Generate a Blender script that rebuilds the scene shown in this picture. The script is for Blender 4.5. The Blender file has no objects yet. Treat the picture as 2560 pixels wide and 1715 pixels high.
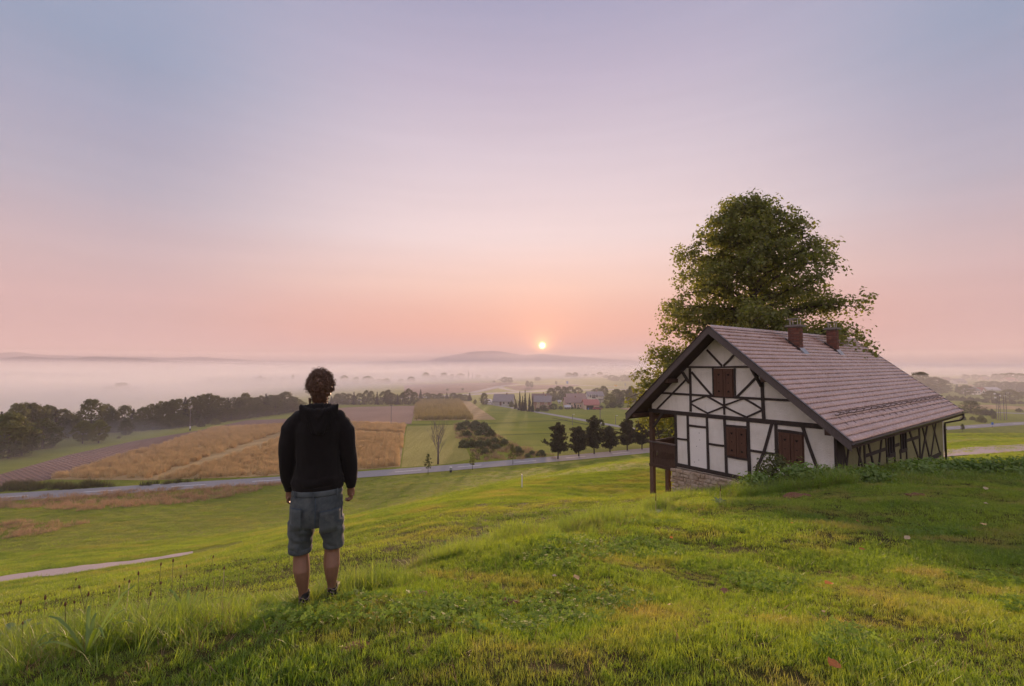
import bpy, bmesh, math, random
import numpy as np
from mathutils import Vector, Matrix, noise

rng = np.random.default_rng(7)
random.seed(7)
sc = bpy.context.scene
R = math.radians
CAMZ = 23.0                      # metres from the valley floor up to the lens
PITCH = R(2.58)
FPX = 1140.7                     # focal length in pixels of the 2560 px wide photograph

# ------------------------------------------------------------------ camera
cam_d = bpy.data.cameras.new('camera')
cam_d.lens = 16.04; cam_d.sensor_width = 36; cam_d.sensor_fit = 'HORIZONTAL'
cam_d.clip_start = 0.05; cam_d.clip_end = 40000
cam = bpy.data.objects.new('camera', cam_d); sc.collection.objects.link(cam)
cam.location = (0, 0, CAMZ); cam.rotation_euler = (R(90) + PITCH, 0, 0)
sc.camera = cam

# ------------------------------------------------------------------ sky
SUN_TOP = 13.5                   # above the haze; about a third of it reaches the hill
SUN_AZ, SUN_EL = R(3.8), R(2.25)
SUN_DIR = Vector((math.sin(SUN_AZ) * math.cos(SUN_EL), math.cos(SUN_AZ) * math.cos(SUN_EL), math.sin(SUN_EL)))

def lin(c):
    out = []
    for v in c:
        v /= 255.0
        out.append(v / 12.92 if v <= 0.04045 else ((v + 0.055) / 1.055) ** 2.4)
    return (out[0], out[1], out[2], 1.0)

world = bpy.data.worlds.new('World'); sc.world = world; world.use_nodes = True
nt = world.node_tree; N = nt.nodes; L = nt.links
for n in list(N): N.remove(n)
def wmath(op, a=None, b=None, clamp=False):
    n = N.new('ShaderNodeMath'); n.operation = op; n.use_clamp = clamp
    for i, v in enumerate((a, b)):
        if v is None: continue
        if isinstance(v, (int, float)): n.inputs[i].default_value = v
        else: L.new(v, n.inputs[i])
    return n.outputs[0]
tc = N.new('ShaderNodeTexCoord')
sep = N.new('ShaderNodeSeparateXYZ'); L.new(tc.outputs['Generated'], sep.inputs[0])
elev = wmath('ARCSINE', sep.outputs[2])
pos = wmath('DIVIDE', wmath('ADD', elev, R(5)), R(95), True)
hor = wmath('SQRT', wmath('ADD', wmath('ADD', wmath('MULTIPLY', sep.outputs[0], sep.outputs[0]), wmath('MULTIPLY', sep.outputs[1], sep.outputs[1])), 1e-5))
caz = wmath('DIVIDE', wmath('ADD', wmath('MULTIPLY', sep.outputs[0], math.sin(SUN_AZ)), wmath('MULTIPLY', sep.outputs[1], math.cos(SUN_AZ))), hor)
azf = N.new('ShaderNodeMapRange'); azf.interpolation_type = 'SMOOTHSTEP'
azf.inputs[1].default_value = 1.02; azf.inputs[2].default_value = 0.70
L.new(caz, azf.inputs[0])
def wramp(stops):
    r = N.new('ShaderNodeValToRGB'); e = r.color_ramp.elements
    for i, (deg, c) in enumerate(stops):
        p = (deg + 5) / 95
        el = e[i] if i < 2 else e.new(p)
        el.position = p; el.color = lin(c)
    L.new(pos, r.inputs[0]); return r.outputs[0]
sunward = wramp([(-5, (170, 126, 134)), (0, (178, 126, 130)), (1.5, (188, 130, 130)), (2.6, (206, 138, 128)), (4.2, (224, 156, 138)), (9.5, (236, 197, 184)),
                 (15.3, (234, 213, 213)), (24.4, (211, 197, 208)), (32.5, (184, 175, 196)), (39.5, (158, 158, 186)), (58, (186, 186, 208)), (90, (204, 204, 222))])
edge = wramp([(-5, (158, 136, 148)), (0, (163, 138, 148)), (2.2, (176, 144, 151)), (6.3, (194, 162, 166)), (10.2, (191, 170, 177)),
              (16.6, (168, 166, 184)), (22, (154, 158, 182)), (28.3, (138, 154, 182)), (40, (150, 162, 190)), (58, (184, 188, 210)), (90, (204, 204, 222))])  # overhead stops of both ramps lifted as added fill light
mix = N.new('ShaderNodeMix'); mix.data_type = 'RGBA'
L.new(azf.outputs[0], mix.inputs[0]); L.new(sunward, mix.inputs[6]); L.new(edge, mix.inputs[7])
# pale pink anti-twilight behind the camera, brightened as added fill for gable and lawn
back = wramp([(-5, (196, 172, 180)), (0, (208, 182, 188)), (8, (226, 202, 205)), (20, (222, 208, 216)), (40, (208, 204, 220)), (90, (204, 204, 222))])
bkf = N.new('ShaderNodeMapRange'); bkf.interpolation_type = 'SMOOTHSTEP'
bkf.inputs[1].default_value = 0.45; bkf.inputs[2].default_value = -0.6
L.new(caz, bkf.inputs[0])
mixb = N.new('ShaderNodeMix'); mixb.data_type = 'RGBA'
L.new(bkf.outputs[0], mixb.inputs[0]); L.new(mix.outputs[2], mixb.inputs[6]); L.new(back, mixb.inputs[7]); mix = mixb
# faint level streaks of haze
smp = N.new('ShaderNodeMapping'); L.new(tc.outputs['Generated'], smp.inputs[0]); smp.inputs[3].default_value = (1.6, 1.6, 26)
snz = N.new('ShaderNodeTexNoise'); L.new(smp.outputs[0], snz.inputs['Vector']); snz.inputs['Scale'].default_value = 1.6; snz.inputs['Detail'].default_value = 4
srg = N.new('ShaderNodeMapRange'); L.new(snz.outputs[0], srg.inputs[0]); srg.inputs[1].default_value = 0.25; srg.inputs[2].default_value = 0.75; srg.inputs[3].default_value = 0.975; srg.inputs[4].default_value = 1.025
scb = N.new('ShaderNodeCombineColor')
for i in range(3): L.new(srg.outputs[0], scb.inputs[i])
smx = N.new('ShaderNodeMix'); smx.data_type = 'RGBA'; smx.blend_type = 'MULTIPLY'; smx.inputs[0].default_value = 1
L.new(mix.outputs[2], smx.inputs[6]); L.new(scb.outputs[0], smx.inputs[7]); mix = smx
nish = N.new('ShaderNodeTexSky'); nish.sky_type = 'NISHITA'; nish.sun_disc = False
nish.sun_elevation = SUN_EL; nish.sun_rotation = SUN_AZ; nish.altitude = 300; nish.dust_density = 3.0
nsc = N.new('ShaderNodeMix'); nsc.data_type = 'RGBA'; nsc.blend_type = 'MULTIPLY'; nsc.inputs[0].default_value = 1
L.new(nish.outputs[0], nsc.inputs[6]); nsc.inputs[7].default_value = (0.1, 0.1, 0.1, 1)
mix2 = N.new('ShaderNodeMix'); mix2.data_type = 'RGBA'; mix2.inputs[0].default_value = 0.04
L.new(mix.outputs[2], mix2.inputs[6]); L.new(nsc.outputs[2], mix2.inputs[7])
# the sun's aureole and disc (thin atmosphere glow round the sun's direction)
dot = N.new('ShaderNodeVectorMath'); dot.operation = 'DOT_PRODUCT'
L.new(tc.outputs['Generated'], dot.inputs[0]); dot.inputs[1].default_value = SUN_DIR
ang = wmath('ARCCOSINE', wmath('MINIMUM', dot.outputs['Value'], 0.9999999))
def glow(width_deg, amp, col, prev, power=1.0):
    e = wmath('DIVIDE', ang, R(width_deg))
    if power != 1.0: e = wmath('POWER', e, power)
    e = wmath('MULTIPLY', wmath('EXPONENT', wmath('MULTIPLY', e, -1)), amp)
    m = N.new('ShaderNodeMix'); m.data_type = 'RGBA'; m.blend_type = 'ADD'; m.inputs[0].default_value = 1
    c = N.new('ShaderNodeMix'); c.data_type = 'RGBA'; c.blend_type = 'MULTIPLY'; c.inputs[0].default_value = 1
    c.inputs[6].default_value = (*col, 1)
    comb = N.new('ShaderNodeCombineColor')
    for i in range(3): L.new(e, comb.inputs[i])
    L.new(comb.outputs[0], c.inputs[7])
    L.new(prev, m.inputs[6]); L.new(c.outputs[2], m.inputs[7]); return m.outputs[2]
col = mix2.outputs[2]
col = glow(5.0, 0.13, (1.0, 0.30, 0.07), col)
col = glow(1.8, 0.55, (1.0, 0.34, 0.06), col)
col = glow(0.5, 4.5, (1.0, 0.48, 0.10), col)
col = glow(0.32, 22.0, (1.0, 0.70, 0.26), col, 3.0)
bg = N.new('ShaderNodeBackground'); L.new(col, bg.inputs[0]); bg.inputs[1].default_value = 0.60
wo = N.new('ShaderNodeOutputWorld'); L.new(bg.outputs[0], wo.inputs[0])

# ------------------------------------------------------------------ sun
sun_d = bpy.data.lights.new('sun', 'SUN'); sun_d.energy = SUN_TOP; sun_d.angle = R(5.0); sun_d.color = (1.0, 0.62, 0.40)
sun = bpy.data.objects.new('sun', sun_d); sc.collection.objects.link(sun)
sun.rotation_euler = (-SUN_DIR).to_track_quat('-Z', 'Y').to_euler()

# ------------------------------------------------------------------ exposure and renderer
vs = sc.view_settings
vs.view_transform = 'Standard'; vs.look = 'None'; vs.exposure = 0.90; vs.gamma = 1.0; vs.use_curve_mapping = False
sc.render.engine = 'CYCLES'
cy = sc.cycles
cy.use_denoising = True
try: cy.denoiser = 'OPENIMAGEDENOISE'
except Exception: pass
cy.max_bounces = 8; cy.diffuse_bounces = 4; cy.glossy_bounces = 3; cy.transmission_bounces = 6; cy.transparent_max_bounces = 8
cy.volume_bounces = 5; cy.sample_clamp_indirect = 6.0
cy.use_adaptive_sampling = True; cy.adaptive_threshold = 0.015
cy.caustics_reflective = False; cy.caustics_refractive = False
sc.render.use_persistent_data = False

# ------------------------------------------------------------------ helpers
COL = sc.collection
def ray(px, py):
    cx = (px - 1280) / FPX; cy_ = (857.5 - py) / FPX
    return Vector((cx, math.cos(PITCH) - cy_ * math.sin(PITCH), math.sin(PITCH) + cy_ * math.cos(PITCH)))
def on_z(px, py, z=0.0):
    d = ray(px, py); t = (z - CAMZ) / d.z
    return Vector((d.x * t, d.y * t, z))
def at(px, py, depth):
    d = ray(px, py); t = depth / d.y
    return Vector((d.x * t, depth, CAMZ + d.z * t))

def tag(o, label=None, category=None, group=None, kind=None):
    if label: o['label'] = label
    if category: o['category'] = category
    if group: o['group'] = group
    if kind: o['kind'] = kind
    return o
def empty(name, loc=(0, 0, 0), rz=0.0, parent=None):
    o = bpy.data.objects.new(name, None); COL.objects.link(o)
    o.location = loc; o.rotation_euler = (0, 0, rz); o.empty_display_size = 0.2
    if parent: o.parent = parent
    return o
def link(name, me, parent=None, mat=None, loc=None):
    o = bpy.data.objects.new(name, me); COL.objects.link(o)
    if parent: o.parent = parent
    if loc is not None: o.location = loc
    if mat is not None and len(me.materials) == 0: me.materials.append(mat)
    return o
def mesh_np(name, verts, faces, mat=None, smooth=False):
    """verts (n,3) array, faces (m,k) int array, k = 3 or 4"""
    me = bpy.data.meshes.new(name)
    verts = np.asarray(verts, dtype=np.float32); faces = np.asarray(faces, dtype=np.int32)
    k = faces.shape[1]
    me.vertices.add(len(verts)); me.vertices.foreach_set('co', verts.ravel())
    me.loops.add(faces.size); me.loops.foreach_set('vertex_index', faces.ravel())
    me.polygons.add(len(faces)); me.polygons.foreach_set('loop_start', np.arange(0, faces.size, k, dtype=np.int32))
    me.polygons.foreach_set('loop_total', np.full(len(faces), k, dtype=np.int32))
    if smooth: me.polygons.foreach_set('use_smooth', np.ones(len(faces), dtype=bool))
    me.update(calc_edges=True); me.validate()
    if mat: me.materials.append(mat)
    return me
class MB:
    """collects simple shapes into one mesh"""
    def __init__(self): self.v = []; self.f = []
    def add(self, vs_, fs):
        b = len(self.v); self.v += [tuple(p) for p in vs_]; self.f += [tuple(i + b for i in f) for f in fs]; return self
    def box(self, x0, x1, y0, y1, z0, z1):
        return self.add([(x0, y0, z0), (x1, y0, z0), (x1, y1, z0), (x0, y1, z0), (x0, y0, z1), (x1, y0, z1), (x1, y1, z1), (x0, y1, z1)],
                        [(0, 3, 2, 1), (4, 5, 6, 7), (0, 1, 5, 4), (1, 2, 6, 5), (2, 3, 7, 6), (3, 0, 4, 7)])
    def bar(self, a, b, w, h=None, up=(0, 0, 1)):
        a = Vector(a); b = Vector(b); h = h or w
        d = (b - a).normalized(); u = Vector(up)
        if abs(d.dot(u)) > 0.98: u = Vector((0, 1, 0))
        s = d.cross(u).normalized() * (w / 2); t = s.cross(d).normalized() * (h / 2)
        q = [a - s - t, a + s - t, a + s + t, a - s + t]
        return self.add(q + [p + (b - a) for p in q], [(0, 1, 2, 3), (7, 6, 5, 4), (0, 4, 5, 1), (1, 5, 6, 2), (2, 6, 7, 3), (3, 7, 4, 0)])
    def tube(self, pts, rad, n=8, cap=True, flat=1.0):
        pts = [Vector(p) for p in pts]; m = len(pts); b = len(self.v)
        if not hasattr(rad, '__len__'): rad = [rad] * m
        ref = Vector((0.31, 0.95, 0.05))
        for i, p in enumerate(pts):
            d = (pts[min(i + 1, m - 1)] - pts[max(i - 1, 0)]).normalized()
            s = d.cross(ref)
            if s.length < 0.05: s = d.cross(Vector((1, 0, 0)))
            s.normalize(); t = s.cross(d)
            for k in range(n):
                a = 2 * math.pi * k / n
                self.v.append(tuple(p + s * (math.cos(a) * rad[i]) + t * (math.sin(a) * rad[i] * flat)))
        for i in range(m - 1):
            for k in range(n):
                k2 = (k + 1) % n
                self.f.append((b + i * n + k, b + i * n + k2, b + (i + 1) * n + k2, b + (i + 1) * n + k))
        if cap:
            self.f.append(tuple(b + k for k in reversed(range(n)))); self.f.append(tuple(b + (m - 1) * n + k for k in range(n)))
        return self
    def prism(self, poly, axis, lo, hi):
        """poly: 2-d points in the two other axes"""
        n = len(poly)
        def P(p, h):
            if axis == 'x': return (h, p[0], p[1])
            if axis == 'y': return (p[0], h, p[1])
            return (p[0], p[1], h)
        return self.add([P(p, lo) for p in poly] + [P(p, hi) for p in poly],
                        [tuple(range(n))[::-1], tuple(range(n, 2 * n))] + [(i, (i + 1) % n, (i + 1) % n + n, i + n) for i in range(n)])
    def mesh(self, name, mat=None, smooth=False, fix=True):
        me = bpy.data.meshes.new(name); me.from_pydata(self.v, [], self.f)
        if fix:
            bm = bmesh.new(); bm.from_mesh(me); bmesh.ops.recalc_face_normals(bm, faces=bm.faces); bm.to_mesh(me); bm.free()
        if smooth:
            for p in me.polygons: p.use_smooth = True
        me.update()
        if mat: me.materials.append(mat)
        return me
    def build(self, name, mat, parent=None, smooth=False, loc=None):
        return link(name, self.mesh(name, mat, smooth), parent, None, loc)
def copy_tree(o, parent=None):
    c = o.copy(); COL.objects.link(c); c.parent = parent
    for ch in o.children: copy_tree(ch, c)
    return c
ORD = ['first', 'second', 'third', 'fourth', 'fifth', 'sixth', 'seventh', 'eighth', 'ninth', 'tenth', 'eleventh', 'twelfth', 'thirteenth', 'fourteenth',
       'fifteenth', 'sixteenth', 'seventeenth', 'eighteenth', 'nineteenth', 'twentieth']
for t_ in ('twenty', 'thirty', 'forty', 'fifty'):
    ORD += [t_ + '-' + x for x in ORD[:9]] + [{'twenty': 'thirtieth', 'thirty': 'fortieth', 'forty': 'fiftieth', 'fifty': 'sixtieth'}[t_]]

# ------------------------------------------------------------------ materials
class NB:
    """small node builder"""
    def __init__(self, name):
        self.m = bpy.data.materials.new(name); self.m.use_nodes = True
        self.nt = self.m.node_tree; self.N = self.nt.nodes; self.L = self.nt.links
        for n in list(self.N): self.N.remove(n)
        self.out = self.N.new('ShaderNodeOutputMaterial')
    def n(self, t, **kw):
        n = self.N.new('ShaderNode' + t)
        for k, v in kw.items():
            if hasattr(n, k): setattr(n, k, v)
        return n
    def set(self, sock, v):
        if isinstance(v, bpy.types.NodeSocket): self.L.new(v, sock)
        elif isinstance(v, tuple) and len(v) == 3 and sock.type == 'RGBA': sock.default_value = (*v, 1)
        else: sock.default_value = v
    def pos(self, scale=(1, 1, 1), obj=False, rot=(0, 0, 0)):
        if obj: s = self.n('TexCoord').outputs['Object']
        else: s = self.n('NewGeometry').outputs['Position']
        mp = self.n('Mapping'); self.L.new(s, mp.inputs[0]); mp.inputs[3].default_value = scale; mp.inputs[2].default_value = rot
        return mp.outputs[0]
    def noise(self, vec, scale=5, detail=4, rough=0.55, out=0):
        n = self.n('TexNoise'); self.L.new(vec, n.inputs['Vector']); n.inputs['Scale'].default_value = scale
        n.inputs['Detail'].default_value = detail; n.inputs['Roughness'].default_value = rough
        return n.outputs[out]
    def ramp(self, fac, stops):
        r = self.n('ValToRGB'); e = r.color_ramp.elements
        for i, (p, c) in enumerate(stops):
            el = e[i] if i < 2 else e.new(p)
            el.position = p; el.color = (*c, 1) if len(c) == 3 else c
        self.L.new(fac, r.inputs[0]); return r.outputs[0]
    def mix(self, fac, a, b, blend='MIX'):
        m = self.n('Mix'); m.data_type = 'RGBA'; m.blend_type = blend
        self.set(m.inputs[0], fac); self.set(m.inputs[6], a); self.set(m.inputs[7], b); return m.outputs[2]
    def math(self, op, a, b=None, clamp=False):
        m = self.n('Math'); m.operation = op; m.use_clamp = clamp; self.set(m.inputs[0], a)
        if b is not None: self.set(m.inputs[1], b)
        return m.outputs[0]
    def maprange(self, v, a, b, c=0.0, d=1.0, smooth=True):
        m = self.n('MapRange'); m.interpolation_type = 'SMOOTHSTEP' if smooth else 'LINEAR'
        self.set(m.inputs[0], v)
        for i, x in enumerate((a, b, c, d)): m.inputs[i + 1].default_value = x
        return m.outputs[0]
    def bump(self, h, strength=0.5, dist=0.02):
        b = self.n('Bump'); b.inputs['Strength'].default_value = strength; b.inputs['Distance'].default_value = dist
        self.L.new(h, b.inputs['Height']); return b.outputs[0]
    def principled(self, color, rough=0.8, normal=None, spec=0.3, **kw):
        p = self.n('BsdfPrincipled'); self.set(p.inputs['Base Color'], color); self.set(p.inputs['Roughness'], rough)
        p.inputs['Specular IOR Level'].default_value = spec
        if normal is not None: self.L.new(normal, p.inputs['Normal'])
        for k, v in kw.items(): self.set(p.inputs[k.replace('_', ' ')], v)
        self.L.new(p.outputs[0], self.out.inputs[0]); return p
    def leafy(self, color, trans_color=None, trans=0.45, rough=0.55, gloss=0.06):
        d = self.n('BsdfDiffuse'); self.set(d.inputs[0], color)
        t = self.n('BsdfTranslucent'); self.set(t.inputs[0], trans_color if trans_color is not None else color)
        m = self.n('MixShader'); m.inputs[0].default_value = trans; self.L.new(d.outputs[0], m.inputs[1]); self.L.new(t.outputs[0], m.inputs[2])
        g = self.n('BsdfGlossy'); g.inputs['Roughness'].default_value = rough; g.inputs[0].default_value = (0.8, 0.8, 0.8, 1)
        m2 = self.n('MixShader'); m2.inputs[0].default_value = gloss; self.L.new(m.outputs[0], m2.inputs[1]); self.L.new(g.outputs[0], m2.inputs[2])
        self.L.new(m2.outputs[0], self.out.inputs[0])
def plain(name, color, rough=0.8, var=0.15, scale=6.0, bump=0.0, spec=0.3, metallic=0.0, obj=True):
    b = NB(name); v = b.pos(obj=obj); nz = b.noise(v, scale, 5, 0.6)
    c = b.mix(b.math('MULTIPLY', nz, 1.0), tuple(x * (1 - var) for x in color), tuple(min(1, x * (1 + var)) for x in color))
    nm = b.bump(b.noise(v, scale * 6, 3), 0.6, bump) if bump else None
    b.principled(c, rough, nm, spec, Metallic=metallic); return b.m

# ------------------------------------------------------------------ terrain height
ROAD_PX = [(-500, 1276), (0, 1244), (350, 1222), (700, 1200), (1000, 1180), (1300, 1155), (1500, 1138), (1640, 1124), (1900, 1102), (2350, 1072), (2560, 1058), (2900, 1040)]
ROAD = [on_z(*p) for p in ROAD_PX]
ROAD_X = np.array([p.x for p in ROAD]); ROAD_Y = np.array([p.y for p in ROAD])
CTRL = []   # hillside: photograph pixel and depth in metres -> a point of the ground
for px, py, d in [
    (1280, 1715, 2.2), (2560, 1715, 2.25), (0, 1715, 2.35), (640, 1715, 2.25), (1900, 1715, 2.2),
    (790, 1507, 3.5), (700, 1530, 3.45), (400, 1570, 3.35), (0, 1625, 3.0), (900, 1470, 4.2), (1100, 1405, 5.6), (1300, 1350, 7.2), (1500, 1305, 9.3), (1650, 1270, 12.0),
    (1280, 1560, 3.2), (1800, 1500, 4.0), (2400, 1500, 4.1), (1600, 1400, 5.6), (2100, 1350, 6.8), (2560, 1330, 7.0), (1800, 1300, 9.0), (2300, 1260, 9.6),
    (1800, 1252, 12.5), (2000, 1228, 12.5), (2300, 1212, 12.8), (2560, 1206, 13.0),
    (2400, 1168, 24), (2560, 1160, 24), (2450, 1128, 44), (2560, 1122, 46), (2450, 1104, 60), (2450, 1088, 84), (2560, 1078, 110), (2400, 1084, 120),
    (0, 1600, 4.6), (300, 1562, 5.0), (600, 1528, 5.3), (900, 1488, 6.0), (1100, 1440, 7.6), (1300, 1378, 9.6), (1480, 1325, 12), (0, 1530, 9.5), (300, 1492, 9.5), (600, 1452, 9.8), (900, 1398, 10.5), (1100, 1345, 12.5), (0, 1500, 14), (200, 1470, 14), (400, 1440, 14), (700, 1390, 14), (900, 1350, 15), (1100, 1300, 17), (1300, 1265, 20), (1450, 1250, 21),
    (0, 1466, 24), (0, 1450, 27), (0, 1436, 30), (250, 1432, 25.5), (250, 1418, 28.5), (250, 1405, 31.5), (470, 1394, 28.5), (470, 1385, 31), (470, 1376, 33.5), (723, 1324, 34), (900, 1288, 37), (1086, 1249, 40), (1213, 1220, 42), (1304, 1206, 43), (1306, 1221, 35), (1431, 1188, 46), (1620, 1162, 50),
    (0, 1400, 42), (0, 1330, 58), (0, 1285, 67), (300, 1330, 56), (300, 1260, 73), (500, 1300, 63), (723, 1290, 64), (723, 1240, 79), (900, 1250, 76), (900, 1205, 88),
    (1086, 1215, 82), (1086, 1190, 91), (1304, 1190, 80), (1306, 1170, 95), (1395, 1152, 106), (1431, 1170, 84), (1500, 1145, 105), (1600, 1128, 115), (1620, 1147, 84),
]: CTRL.append(at(px, py, d))
CTRL += [Vector(p) for p in [(11.54, 16.4, CAMZ - 3.95), (7.73, 21.6, CAMZ - 6.1), (6.6, 22.9, CAMZ - 6.6), (9.6, 19.0, CAMZ - 5.1), (24.0, 25.6, CAMZ - 5.6), (20.2, 30.8, CAMZ - 8.3),
                             (17.8, 21.0, CAMZ - 4.6), (16, 36, CAMZ - 10.0), (28, 36, CAMZ - 8.6), (5, 27, CAMZ - 8.0), (0, 0.2, CAMZ - 1.58), (-5, 0.2, CAMZ - 1.75), (5, 0.2, CAMZ - 1.6),
                             (-30, 0.5, CAMZ - 7), (30, 0.5, CAMZ - 3.2), (40, 12, CAMZ - 3.4), (0, -8, CAMZ - 1.3), (60, 40, CAMZ - 7), (85, 80, CAMZ - 13), (-60, 30, CAMZ - 17), (-75, 50, CAMZ - 21), (40, 75, CAMZ - 16), (60, 100, CAMZ - 19)]]
CP = np.array([[p.x, p.y, p.z] for p in CTRL])
def _phi(r2): return 0.5 * r2 * np.log(r2 + 1e-9)
# distances are measured on a compressed map so that near ground keeps its detail
def _warp(x, y):
    r = np.sqrt(x * x + y * y) + 1e-6; k = np.log1p(r / 4.0) / r
    return x * k, y * k
_cx, _cy = _warp(CP[:, 0], CP[:, 1])
_n = len(CP); _A = np.zeros((_n + 3, _n + 3))
_A[:_n, :_n] = _phi((_cx[:, None] - _cx) ** 2 + (_cy[:, None] - _cy) ** 2) + np.eye(_n) * 2e-6
_A[:_n, _n] = 1; _A[:_n, _n + 1] = _cx; _A[:_n, _n + 2] = _cy; _A[_n:, :_n] = _A[:_n, _n:].T
# fit the dip angle (height over distance), which varies slowly
_dist = np.sqrt(CP[:, 0] ** 2 + CP[:, 1] ** 2)
_W = np.linalg.solve(_A, np.concatenate([(CP[:, 2] - CAMZ) / (_dist + 2.0), np.zeros(3)]))
def H(x, y, detail=True):
    x = np.asarray(x, dtype=float); y = np.asarray(y, dtype=float)
    xs = np.clip(x, -95, 100); ys = np.clip(y, -6, 160)
    sh = xs.shape; xf = xs.ravel(); yf = ys.ravel()
    wx, wy = _warp(xf, yf); z = np.empty(len(xf))
    for i in range(0, len(xf), 20000):
        s = slice(i, i + 20000)
        z[s] = _phi((wx[s, None] - _cx) ** 2 + (wy[s, None] - _cy) ** 2) @ _W[:_n] + _W[_n] + _W[_n + 1] * wx[s] + _W[_n + 2] * wy[s]
    z = z * (np.sqrt(xf ** 2 + yf ** 2) + 2.0) + CAMZ
    z = z.reshape(sh)
    ry = np.interp(x, ROAD_X, ROAD_Y)
    t = np.clip((y - (ry - 16)) / 11.0, 0, 1); t = t * t * (3 - 2 * t)
    z = z * (1 - t)
    z = 0.5 * (z + np.sqrt(z * z + 0.15)) - 0.19 * np.exp(-np.clip(z, 0, 50))
    t2 = np.clip((y - (ry - 8)) / 4.0, 0, 1); z = z * (1 - t2)
    if detail:
        near = np.clip(1 - t, 0, 1) * np.clip((np.abs(x) + np.abs(y)) / 6.0, 0.15, 1)
        z = z + near * (0.05 * np.sin(x * 1.3 + 0.7 * y) * np.sin(y * 0.9 - 0.4 * x) + 0.03 * np.sin(2.9 * x - 1.1 * y + 1.0) * np.sin(2.3 * y + 0.6 * x))
    return z
def Hs(x, y): return float(H(np.array([x]), np.array([y]))[0])
HAZE = 3.0e-4      # density of the thin air haze
FOG = True
PERSON_LIFT = 0.0
PERSON_RZ = 19.0
GRASS = 1.0
# ------------------------------------------------------------------ ground materials
def grass_ground(name, c1, c2, c3, streak=(1, 1, 1), rot=0.0, scale=0.5, bump=0.25, fine=14.0):
    b = NB(name); v = b.pos(); vs_ = b.pos(streak, rot=(0, 0, rot))
    n1 = b.noise(vs_, scale, 6, 0.62); n2 = b.noise(v, fine, 3, 0.7); n3 = b.noise(v, 0.035, 4, 0.6)
    c = b.mix(b.maprange(n1, 0.32, 0.7), c1, c2)
    c = b.mix(b.math('MULTIPLY', b.maprange(n2, 0.4, 0.75), 0.6), c, c3)
    c = b.mix(b.math('MULTIPLY', b.maprange(n3, 0.4, 0.65), 0.35), c, tuple(0.7 * x for x in c1))
    h = b.math('ADD', b.math('MULTIPLY', n1, 0.5), b.noise(v, fine * 0.6, 5, 0.75))
    b.principled(c, 0.9, b.bump(h, 1.0, bump), 0.05)
    return b.m
M_hill = grass_ground('hill_grass', (0.15, 0.18, 0.03), (0.27, 0.28, 0.045), (0.22, 0.20, 0.05), (1, 2.2, 1), R(18), 0.45, 0.10)
M_meadow = grass_ground('meadow_grass', (0.21, 0.25, 0.035), (0.30, 0.31, 0.045), (0.30, 0.27, 0.06), (0.4, 1.6, 1), R(5), 0.10, 0.5, 3.0)
M_stubble = grass_ground('stubble_grass', (0.34, 0.31, 0.08), (0.42, 0.37, 0.11), (0.36, 0.28, 0.10), (3.0, 0.25, 1), R(-6), 0.25, 0.4, 2.5)
M_fair_light = grass_ground('fairway_light', (0.22, 0.25, 0.07), (0.28, 0.30, 0.09), (0.22, 0.24, 0.06), (1, 3, 1), 0, 0.3, 0.08)
M_fair_dark = grass_ground('fairway_dark', (0.12, 0.17, 0.03), (0.16, 0.20, 0.04), (0.13, 0.15, 0.03), (1, 3, 1), 0, 0.3, 0.08)
def soil(name, c1, c2, rot, freq, bump=0.4):
    b = NB(name); v = b.pos(rot=(0, 0, rot))
    w = b.n('TexWave'); w.bands_direction = 'X'; b.L.new(v, w.inputs[0]); w.inputs['Scale'].default_value = freq; w.inputs['Distortion'].default_value = 2.2
    w.inputs['Detail'].default_value = 2.5; w.inputs['Detail Scale'].default_value = 0.5
    n1 = b.noise(v, 0.35, 6, 0.65); n2 = b.noise(v, 0.02, 3, 0.5)
    c = b.mix(b.math('MULTIPLY', b.math('ADD', w.outputs['Fac'], n1), 0.5), c1, c2)
    c = b.mix(b.math('MULTIPLY', b.maprange(n2, 0.35, 0.65), 0.5), c, tuple(0.75 * x for x in c1))
    b.principled(c, 0.95, b.bump(b.math('ADD', w.outputs['Fac'], n1), 1.0, bump), 0.1); return b.m
M_soil = soil('ploughed_soil', (0.20, 0.12, 0.095), (0.36, 0.24, 0.19), R(-58), 0.35)
M_soil2 = soil('harrowed_soil', (0.32, 0.20, 0.14), (0.46, 0.31, 0.22), R(28), 0.12)
M_dry = soil('dry_grass_soil', (0.38, 0.26, 0.12), (0.48, 0.35, 0.17), R(40), 0.05)
def gravel(name, c1, c2, scale=18, bump=0.02):
    b = NB(name); v = b.pos(); n1 = b.noise(v, scale, 5, 0.7); n2 = b.noise(v, 0.6, 4, 0.6)
    c = b.mix(b.maprange(n1, 0.3, 0.75), c1, c2); c = b.mix(b.math('MULTIPLY', n2, 0.4), c, tuple(0.7 * x for x in c1))
    b.principled(c, 0.85, b.bump(n1, 0.7, bump), 0.25); return b.m
M_path = gravel('path_gravel', (0.30, 0.25, 0.25), (0.46, 0.40, 0.39))
M_asphalt = gravel('road_asphalt', (0.26, 0.245, 0.25), (0.36, 0.34, 0.34), 9)
M_track = gravel('pale_asphalt', (0.30, 0.28, 0.28), (0.40, 0.37, 0.36), 6)
M_paint = plain('road_paint', (0.78, 0.78, 0.78), 0.6, 0.08, 2.0)

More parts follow.
